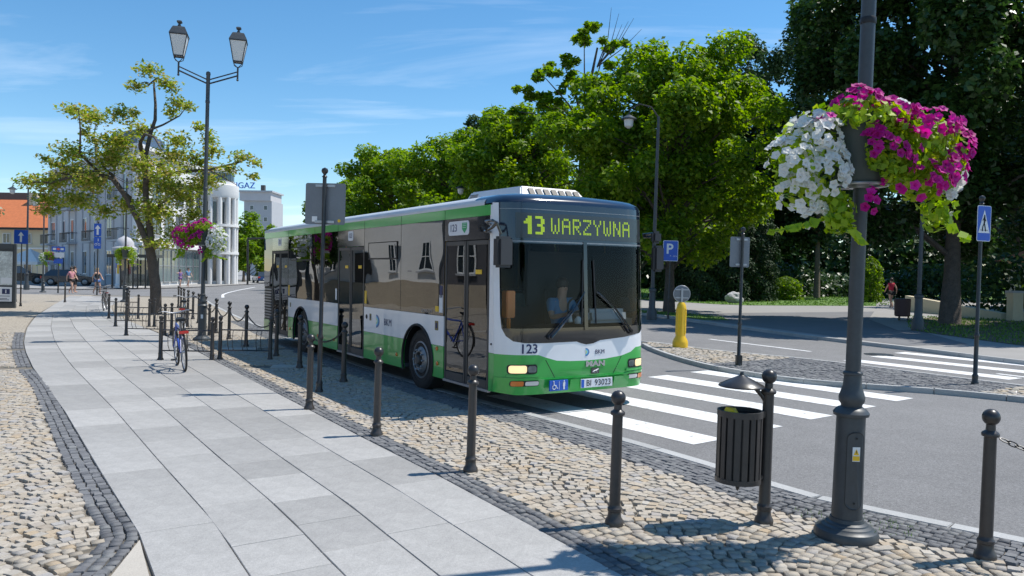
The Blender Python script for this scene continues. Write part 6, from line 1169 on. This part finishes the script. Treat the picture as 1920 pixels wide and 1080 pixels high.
# shelter, advertising pillar, market tent
ks = thing('bus_shelter', 'black framed glass shelter left of the tree', 'shelter', (-31.6, 66, 0)); mb = MB()
for x in (-1.6, -.55, .5, 1.6):
    for y in (-.7, .7): mb = MB(); mb.box(x-.05, x+.05, y-.05, y+.05, 0, 2.6); mb.build('post', M_['iron'], ks, smooth=False)
mb = MB(); mb.box(-1.9, 1.9, -1, 1, 2.6, 2.85); mb.build('roof', M_['iron'], ks, smooth=False)
for a, b in ((-1.55, -.6), (-.5, .45), (.55, 1.55)): mb = MB(); mb.box(a, b, .68, .70, .2, 2.4); mb.build('glass_panel', M_['doorglass'], ks, smooth=False)
ap = thing('advertising_pillar', 'grey domed advertising pillar behind the shelter', 'pillar', (-33.3, 67.6, 0)); mb = MB(); mb.lathe([(.75, 0), (.78, .3), (.7, .35), (.7, 3.2)], 24); mb.build('drum', M_['platewhite'], ap); mb = MB(); mb.lathe([(.9, 3.2), (1.0, 3.3), (1.0, 3.45), (.75, 3.55), (.72, 3.9), (.5, 4.25), (.1, 4.45), (0, 4.5)], 24); mb.build('dome', M_['wallgrey'], ap)
for k in range(7): a = R(-150+k*20); mb = MB(); mb.obox((.71*math.cos(a), .71*math.sin(a), 1.6+.5*(k % 2)), (.006, .11, .38), Matrix.Rotation(a, 3, 'Z')); mb.build('poster', [M_['red'], M_['blue'], M_['yellow']][k % 3], ap, smooth=False)
mt_ = thing('market_tent', 'white peaked market tent behind the dark off-road car', 'tent', (-51.5, 84, 0)); mb = MB(); mb.add([(-2, -2, 2.2), (2, -2, 2.2), (2, 2, 2.2), (-2, 2, 2.2), (0, 0, 3.6), (-2, -2, 1.9), (2, -2, 1.9), (2, 2, 1.9), (-2, 2, 1.9)], [(0, 1, 4), (1, 2, 4), (2, 3, 4), (3, 0, 4), (0, 5, 6, 1), (1, 6, 7, 2), (2, 7, 8, 3), (3, 8, 5, 0)]); mb.build('canopy', M_['wallwhite'], mt_, smooth=False)
for x in (-1.95, 1.95):
    for y in (-1.95, 1.95): mb = MB(); mb.tube([(x, y, 0), (x, y, 2.2)], .03, 6); mb.build('leg', M_['steel'], mt_)
sheet('cross_pavement', [(-34, 61.5), (-29.5, 70), (-30.0, 92), (-36, 125), (-160, 125), (-160, 62)], .03, M_['paver'])
rl = thing('street_railing', 'black cross-braced street railing beside the crossing at the far left', 'railing', (-26.3, 41.0, 0), R(4))
for k in range(5): mb = MB(); mb.tube([(-2.0*k, 0, 0), (-2.0*k, 0, 1.0)], .035, 8); mb.build('post', M_['iron'], rl)
for k in range(4):
    for z in (.25, .95): mb = MB(); mb.tube([(-2.0*k, 0, z), (-2.0*k-2, 0, z)], .02, 6); mb.build('rail', M_['iron'], rl)
    mb = MB(); mb.tube([(-2.0*k, 0, .25), (-2.0*k-2, 0, .95)], .012, 5); mb.build('brace', M_['iron'], rl); mb = MB(); mb.tube([(-2.0*k, 0, .95), (-2.0*k-2, 0, .25)], .012, 5); mb.build('brace', M_['iron'], rl)
# park lamp, lanterns over the maples, park bin, gantry
def hook_lamp(label, x, y, h, side_):
    t = thing('park_lamp', label, 'street lamp', (x, y, .05), 0, None, LEAN); mb = MB(); mb.lathe([(.20, 0), (.20, .3), (.13, .5), (.12, 1.1), (.15, 1.12), (.15, 1.2), (.075, 1.25), (.06, h-.6), (.05, h)], 16); mb.build('column', M_['lampgrey'], t)
    mb = MB(); mb.tube([(0, 0, h-.05), (side_*.3, 0, h+.35), (side_*.75, 0, h+.45), (side_*1.1, 0, h+.25), (side_*1.15, 0, h+.02)], .03, 8); mb.build('arm', M_['iron'], t)
    mb = MB(); mb.lathe([(.03, .05), (.10, .0), (.30, -.12), (.31, -.16), (.2, -.17)], 20, (side_*1.15, 0, h)); mb.build('lamp_shade', M_['lampgrey'], t); mb = MB(); mb.lathe([(.19, -.17), (.16, -.42), (.05, -.50), (0, -.5)], 16, (side_*1.15, 0, h)); mb.build('lamp_glass', M_['frost'], t); return t
hook_lamp('tall hooked street lamp just right of the bus front', 5.45, 30.6, 7.9, -1); hook_lamp('hooked street lamp whose lantern hangs before the maples over the bus', -2.0, 45.5, 6.7, -1); hook_lamp('slim dark park lamp beside the big chestnut trunk', 13.75, 26.6, 5.2, 1)
hook_lamp('far hooked street lamp left of the tree crown', -35.2, 57.0, 7.4, -1)
pb = thing('park_bin', 'brown park litter bin beside the park path', 'litter bin', (16.2, 32.6, .07)); mb = MB(); mb.lathe([(.26, .16), (.30, .2), (.32, .85), (.30, .9), (.2, .9)], 20); mb.build('body', pm('bin_brown', (.09, .04, .035), .6), pb)
for k in range(3): a = R(90+120*k); mb = MB(); mb.tube([(.22*math.cos(a), .22*math.sin(a), 0), (.22*math.cos(a), .22*math.sin(a), .2)], .03, 6); mb.build('leg', M_['iron'], pb)
ga = thing('signal_gantry', 'thin black gantry pole arching over the far road', 'pole', (-29.6, 88, 0)); mb = MB(); mb.tube([(0, 0, 0), (0, 0, 5.2)], .12, 8); mb.build('post', M_['iron'], ga); mb = MB(); mb.tube([(0, 0, 5.15), (4.2, 0, 5.3)], .09, 8); mb.build('arm', M_['iron'], ga)
# ------------------------------------------------------------------ bicycles
def bicycle(label, x, y, rz, col, lean=0, basketf=False):
    t = thing('bicycle', label, 'bicycle', (x, y, 0), rz, 'parked bicycles'); t.rotation_euler = (lean, 0, rz); fm = pm('bicycle_paint', col, .3, coat=.6); Mw = frame3((1, 0, 0), (0, 0, 1))
    for k, cx_ in enumerate((0, 1.06)):
        wh = link(bpy.data.objects.new('wheel', None)); wh.parent = t; mb = MB(); mb.torus((cx_, 0, .345), .327, .019, Mw, 40, 8); mb.build('tyre', M_['rubber'], wh); mb = MB(); mb.torus((cx_, 0, .345), .302, .010, Mw, 40, 6); mb.build('rim', M_['steel'], wh)
        mb = MB(); mb.tube([(cx_, -.04, .345), (cx_, .04, .345)], .022, 8); mb.build('hub', M_['steel'], wh); mb = MB()
        for i in range(20): a = 2*math.pi*i/20; mb.tube([(cx_, .02*(-1)**i, .345), (cx_+.30*math.cos(a), 0, .345+.30*math.sin(a))], .0016, 4)
        sp_ = mb.build('spokes', M_['steel'], wh); sp_['kind'] = 'stuff'
        mb = MB(); mb.tube([(cx_+.36*math.cos(a), 0, .345+.36*math.sin(a)) for a in np.linspace(R(20 if k == 0 else 35), R(195 if k == 0 else 150), 14)], .018, 6); mb.build('mudguard', M_['black'], t)
    BB, ST, HT, HB = (.43, 0, .30), (.30, 0, .74), (.86, 0, .80), (.90, 0, .62); mb = MB()
    for a, b, r_ in ((BB, ST, .017), (BB, HB, .021), (ST, HT, .018), ((0, .05, .345), BB, .011), ((0, -.05, .345), BB, .011), ((0, .05, .345), ST, .010), ((0, -.05, .345), ST, .010), (HT, HB, .021), (HB, (1.06, .05, .345), .013), (HB, (1.06, -.05, .345), .013)): mb.tube([a, b], r_, 8)
    mb.build('frame', fm, t); mb = MB(); mb.tube([ST, (.26, 0, .90)], .013, 8); mb.build('seat_post', M_['steel'], t); mb = MB(); mb.add([(.12, -.09, .93), (.12, .09, .93), (.30, .05, .95), (.42, .02, .945), (.42, -.02, .945), (.30, -.05, .95), (.12, -.08, .88), (.12, .08, .88), (.40, .0, .90)], [(0, 5, 4, 3, 2, 1), (0, 1, 7, 6), (1, 2, 3, 8, 7), (0, 6, 8, 4, 5), (3, 4, 8), (6, 7, 8)]); mb.build('saddle', M_['black'], t, bevel=.01)
    mb = MB(); mb.tube([HT, (.84, 0, .98)], .014, 8); mb.tube([(.74, -.29, 1.03), (.80, -.2, 1.04), (.87, -.05, 1.0), (.87, .05, 1.0), (.80, .2, 1.04), (.74, .29, 1.03)], .012, 8); mb.build('handlebar', M_['steel'], t)
    for s in (-1, 1): mb = MB(); mb.tube([(.76, s*.24, 1.035), (.72, s*.31, 1.025)], .018, 8); mb.build('grip', M_['black'], t)
    mb = MB(); mb.torus((.43, .05, .30), .085, .006, Mw, 24, 5); mb.tube([(.43, .06, .30), (.53, .07, .17)], .010, 6); mb.tube([(.43, -.06, .30), (.33, -.07, .43)], .010, 6); mb.box(.50, .58, .07, .16, .155, .18); mb.box(.29, .37, -.16, -.07, .42, .445); mb.build('crank', M_['trim'], t)
    rk_ = MB(); rk_.tube([(-.18, -.06, .74), (.28, -.06, .74)], .007, 5); rk_.tube([(-.18, .06, .74), (.28, .06, .74)], .007, 5)
    for xx in (-.18, -.05, .1, .25): rk_.tube([(xx, -.06, .74), (xx, .06, .74)], .006, 5)
    rk_.tube([(0, .06, .36), (-.1, .06, .74)], .006, 5); rk_.tube([(0, -.06, .36), (-.1, -.06, .74)], .006, 5); rk_.build('carrier', M_['iron'], t)
    mb = MB(); mb.box(-.225, -.19, -.08, .08, .685, .735); mb.build('rear_reflector', M_['red'], t, bevel=.008)
    if basketf:
        bb = MB()
        for z, s in ((.80, .8), (.90, .9), (1.0, 1.0)): bb.tube([(1.06+.16*s*c, .18*s*e, z) for c, e in ((-1, -1), (1, -1), (1, 1), (-1, 1), (-1, -1))], .006, 5)
        for i in range(16): a = 2*math.pi*i/16; bb.tube([(1.06+.13*math.cos(a), .15*math.sin(a), .78), (1.06+.17*math.cos(a), .19*math.sin(a), 1.0)], .004, 4)
        bb.build('front_basket', M_['iron'], t)
    return t
bicycle('blue bicycle with a red rear reflector parked at the nearest rack', -5.78, 13.92, math.atan2(.88, -.5), (.03, .07, .35), R(-4))
bicycle('dark bicycle with a front basket parked by the far end of the racks', -17.2, 33.4, math.atan2(-.9, .35), (.02, .02, .025), R(4), True)
bicycle('dark bicycle standing in the second row of racks', -9.0, 21.4, math.atan2(.9, -.3), (.03, .03, .04), R(3))
# ------------------------------------------------------------------ cars far away
def car(label, x, y, rz, col, suv=False, z=ROADZ):
    t = thing('car', label, 'car', (x, y, z), rz, 'cars in the distance'); L_, W_ = (4.7, 1.86) if suv else (4.4, 1.76); k = 1.18 if suv else 1; pt = pm('car_paint', col, .25, coat=.8); hw = W_/2
    lo = [(-L_/2, .32), (-L_/2, .62*k), (-L_/2+.12, .88*k), (L_/2-1.25, .92*k), (L_/2-.25, .80*k), (L_/2, .60*k), (L_/2, .32)]; mb = MB(); mb.extr([(a, -hw, b) for a, b in lo], (0, W_, 0)); mb.build('body', pt, t, bevel=.07)
    ro = [(-L_/2+.15, .87*k), (-L_/2+(.35 if suv else .75), 1.42*k), (L_/2-2.15, 1.44*k), (L_/2-1.25, .90*k)]; c_ = .20; mb = MB(); n = 4; mb.add([(a, -hw+.03+(c_ if i in (1, 2) else 0), b) for i, (a, b) in enumerate(ro)]+[(a, hw-.03-(c_ if i in (1, 2) else 0), b) for i, (a, b) in enumerate(ro)], [(0, 1, 2, 3), (7, 6, 5, 4), (0, 4, 5, 1), (1, 5, 6, 2), (2, 6, 7, 3)]); mb.build('cabin_glass', M_['pane'], t, bevel=.03)
    mb = MB(); mb.box(-L_/2+(.40 if suv else .8), L_/2-2.2, -hw+.25, hw-.25, 1.42*k, 1.46*k); mb.build('roof', pt, t, bevel=.02)
    for a in (-L_/2+.82, L_/2-.85):
        for s in (-1, 1): wh = link(bpy.data.objects.new('wheel', None)); wh.parent = t; Mw = frame3((1, 0, 0), (0, 0, -s)) ; mb = MB(); mb.lathe([(.2, -.2), (.33*k, -.2), (.345*k, -.1), (.33*k, .0), (.22, .01)], 24, (a, s*(hw-.0), .345*k), Mw); mb.build('tyre', M_['rubber'], wh); mb = MB(); mb.lathe([(.225, .0), (.21, .012), (.06, .02), (0, .02)], 16, (a, s*(hw-.0), .345*k), Mw); mb.build('rim', M_['rim'], wh)
    for s in (-1, 1):
        mb = MB(); mb.box(L_/2-.10, L_/2+.012, s*(hw-.28)-.17, s*(hw-.28)+.17, .64*k, .76*k); mb.build('headlight', M_['lens'], t, bevel=.02); mb = MB(); mb.box(-L_/2-.012, -L_/2+.1, s*(hw-.17)-.13, s*(hw-.17)+.13, .66*k, .86*k); mb.build('tail_light', M_['red'], t, bevel=.02)
        mb = MB(); mb.box(L_/2-1.55, L_/2-1.4, s*(hw+.10)-.10, s*(hw+.10)+.10, .92*k, 1.05*k); mb.build('wing_mirror', pt, t, bevel=.02)
    mb = MB(); mb.box(-L_/2-.016, -L_/2, -.26, .26, .48*k, .59*k); mb.build('number_plate', M_['platewhite'], t, smooth=False); return t
car('dark off-road car parked behind the map board', -46.8, 74.5, R(35), (.015, .017, .02), True, .03); car('dark low car partly hidden behind the far lamp post', -40.5, 72, R(20), (.03, .04, .045), False, .03); car('dark blue car far up the road beside the bus tail', -31.5, 99, R(118), (.02, .04, .12)); 
# ------------------------------------------------------------------ people
def person(label, x, y, rz, z=0, h=1.72, J=None, cloth=None, hair='hair', longhair=False, sit=False, parent_bus=False):
    """one continuous skinned body; clothing and hair are children. faces local -Y"""
    J0 = dict(pel=(0, 0, .95), spi=(0, .01, 1.12), che=(0, 0, 1.32), nec=(0, .01, 1.47), hea=(0, -.01, 1.58), top=(0, 0, 1.69), lh=(-.09, 0, .90), rh=(.09, 0, .90), lk=(-.10, -.02, .50), rk=(.10, -.02, .50), la=(-.10, .03, .09), ra=(.10, .03, .09), lt=(-.11, -.12, .03), rt=(.11, -.12, .03), ls=(-.17, .01, 1.41), rs=(.17, .01, 1.41), le=(-.23, .03, 1.14), re=(.23, .03, 1.14), lw=(-.24, -.05, .90), rw=(.24, -.05, .90), lf=(-.24, -.08, .80), rf=(.24, -.08, .80))
    J0.update(J or {}); rad = dict(pel=.135, spi=.115, che=.135, nec=.055, hea=.085, top=.075, lh=.095, rh=.095, lk=.058, rk=.058, la=.040, ra=.040, lt=.034, rt=.034, ls=.062, rs=.062, le=.043, re=.043, lw=.030, rw=.030, lf=.028, rf=.028)
    E_ = [('pel', 'spi'), ('spi', 'che'), ('che', 'nec'), ('nec', 'hea'), ('hea', 'top'), ('pel', 'lh'), ('pel', 'rh'), ('lh', 'lk'), ('rh', 'rk'), ('lk', 'la'), ('rk', 'ra'), ('la', 'lt'), ('ra', 'rt'), ('che', 'ls'), ('che', 'rs'), ('ls', 'le'), ('rs', 're'), ('le', 'lw'), ('re', 'rw'), ('lw', 'lf'), ('rw', 'rf')]
    t = thing('person', label, 'person', (x, y, z), rz, None); t.scale = (h/1.72,)*3
    if parent_bus: t.location = BUS.matrix_basis @ Vector((x, y, z)); t.rotation_euler = (0, 0, 2.1285+rz)
    def skin(name, edges, grow, mat, trim=None):
        keys = []; 
        for a, b in edges:
            for q in (a, b):
                if q not in keys: keys.append(q)
        pts = {k: Vector(J0[k]) for k in keys}
        for (a, b, f) in (trim or []): pts[b] = Vector(J0[a]).lerp(Vector(J0[b]), f)
        me = bpy.data.meshes.new(name); me.from_pydata([pts[k] for k in keys], [(keys.index(a), keys.index(b)) for a, b in edges], []); ob = link(bpy.data.objects.new(name, me)); md = ob.modifiers.new('skin', 'SKIN'); md.use_smooth_shade = True
        for i, k in enumerate(keys): d = me.skin_vertices[0].data[i]; rr = rad[k]*grow[0]+grow[1]; d.radius = (rr, rr*(.78 if k in ('pel', 'spi', 'che') else 1)); d.use_root = (i == 0)
        sb = ob.modifiers.new('sub', 'SUBSURF'); sb.levels = 2; sb.render_levels = 2; dg = bpy.context.evaluated_depsgraph_get(); m2 = bpy.data.meshes.new_from_object(ob.evaluated_get(dg)); bpy.data.objects.remove(ob); m2.materials.clear(); m2.materials.append(mat); m2.polygons.foreach_set('use_smooth', [True]*len(m2.polygons)); return meshobj(name, m2, None, t)
    skin('body', E_, (1, 0), M_['skin'])
    for nm, edges, grow, mat, trim in cloth or []: skin(nm, edges, grow, mat, trim)
    hp = Vector(J0['hea']); tp = Vector(J0['top']); mb = MB(); mb.sphere(hp.lerp(tp, .62)+Vector((0, .025, .01)), .108, 14, 9, (.92, 1.0, 1.0))
    if longhair: mb.sphere(hp+Vector((0, .06, -.06)), .09, 12, 8, (1.0, .6, 1.7))
    mb.build('hair', M_[hair], t); fc = MB()
    for s in (-1, 1): fc.sphere(hp.lerp(tp, .30)+Vector((s*.033, -.088, 0)), .011, 8, 5)
    fc.build('eyes', M_['black'], t); mb = MB(); mb.sphere(hp+Vector((0, -.10, .0)), .016, 8, 6, (.8, 1, 1.4)); mb.build('nose', M_['skin'], t); return t
def top_(mat, sleeves=.5): return ('shirt', [('pel', 'spi'), ('spi', 'che'), ('che', 'ls'), ('che', 'rs')]+([('ls', 'le'), ('rs', 're')] if sleeves else []), (1.06, .012), mat, [('ls', 'le', sleeves), ('rs', 're', sleeves)] if sleeves else None)
def shorts(mat, f=.45): return ('shorts', [('pel', 'lh'), ('pel', 'rh'), ('lh', 'lk'), ('rh', 'rk')], (1.05, .018), mat, [('lh', 'lk', f), ('rh', 'rk', f)])
CM = lambda n, c: pm(n, c, .85, noise=(14, .12))
stride = dict(lk=(-.09, -.14, .52), la=(-.09, -.12, .10), lt=(-.09, -.25, .05), rk=(.09, .06, .50), ra=(.09, .30, .16), rt=(.09, .22, .05), le=(-.24, .14, 1.16), lw=(-.24, .14, .93), lf=(-.24, .12, .83), re=(.24, -.10, 1.15), rw=(.22, -.24, .98), rf=(.21, -.30, .93))
person('woman in a pink top and dark shorts walking by the crossing', -28.9, 51.6, R(75), .0, 1.72, stride, [top_(CM('pink_top', (.55, .25, .28)), .8), shorts(CM('dark_shorts', (.02, .02, .025)), .35)], 'hair', True)
person('woman in a black top and blue denim skirt walking by the crossing', -27.1, 51.4, R(70), .0, 1.70, dict(stride, rk=(.09, -.14, .52), ra=(.09, -.10, .10), rt=(.09, -.23, .05), lk=(-.09, .06, .5), la=(-.09, .28, .15), lt=(-.09, .2, .05)), [top_(CM('black_top', (.015, .015, .017)), 0), shorts(CM('denim', (.06, .13, .32)), .42)], 'hairblond', True)
person('person in a violet top pointing while walking before the shop windows', -30.2, 71.6, R(60), .03, 1.60, dict(stride, le=(-.36, -.10, 1.36), lw=(-.58, -.2, 1.40), lf=(-.66, -.24, 1.41)), [top_(CM('violet_top', (.22, .14, .36)), .5), shorts(CM('violet_skirt', (.2, .12, .3)), .5)], 'hair', True)
person('man in a blue shirt and pale shorts walking before the shop windows', -29.6, 71.9, R(60), .03, 1.74, stride, [top_(CM('blue_tee', (.14, .28, .48)), .5), shorts(CM('pale_shorts', (.45, .42, .38)), .9)], 'hair')
person('person in a red top and black shorts walking away on the park path', 21.6, 44.8, R(190), .07, 1.70, stride, [top_(CM('red_top', (.60, .03, .07)), .3), shorts(CM('black_shorts', (.02, .02, .02)), .4)], 'hair')
person('person in dark clothes standing by the direction signs', -29.9, 53.8, R(100), .0, 1.78, None, [top_(CM('dark_coat', (.02, .02, .024)), .95), shorts(CM('dark_trousers', (.02, .02, .022)), 1.0)], 'hair')
sitp = dict(pel=(0, .05, .0), spi=(0, .08, .18), che=(0, .05, .40), nec=(0, .04, .56), hea=(0, .0, .68), top=(0, .0, .79), lh=(-.10, .0, -.02), rh=(.10, .0, -.02), lk=(-.13, -.42, .04), rk=(.13, -.42, .04), la=(-.13, -.48, -.36), ra=(.13, -.48, -.36), lt=(-.13, -.62, -.40), rt=(.13, -.62, -.40), ls=(-.19, .05, .49), rs=(.19, .05, .49), le=(-.25, -.08, .26), re=(.25, -.08, .26), lw=(-.17, -.33, .32), rw=(.17, -.33, .32), lf=(-.15, -.41, .37), rf=(.15, -.41, .37))
person('bus driver in a light blue shirt at the steering wheel', 1.30, -1.79, -R(90), .93, 1.76, sitp, [top_(M_['shirt'], .75), shorts(CM('navy_trousers', (.02, .025, .05)), 1.0)], 'hair', False, True, True)
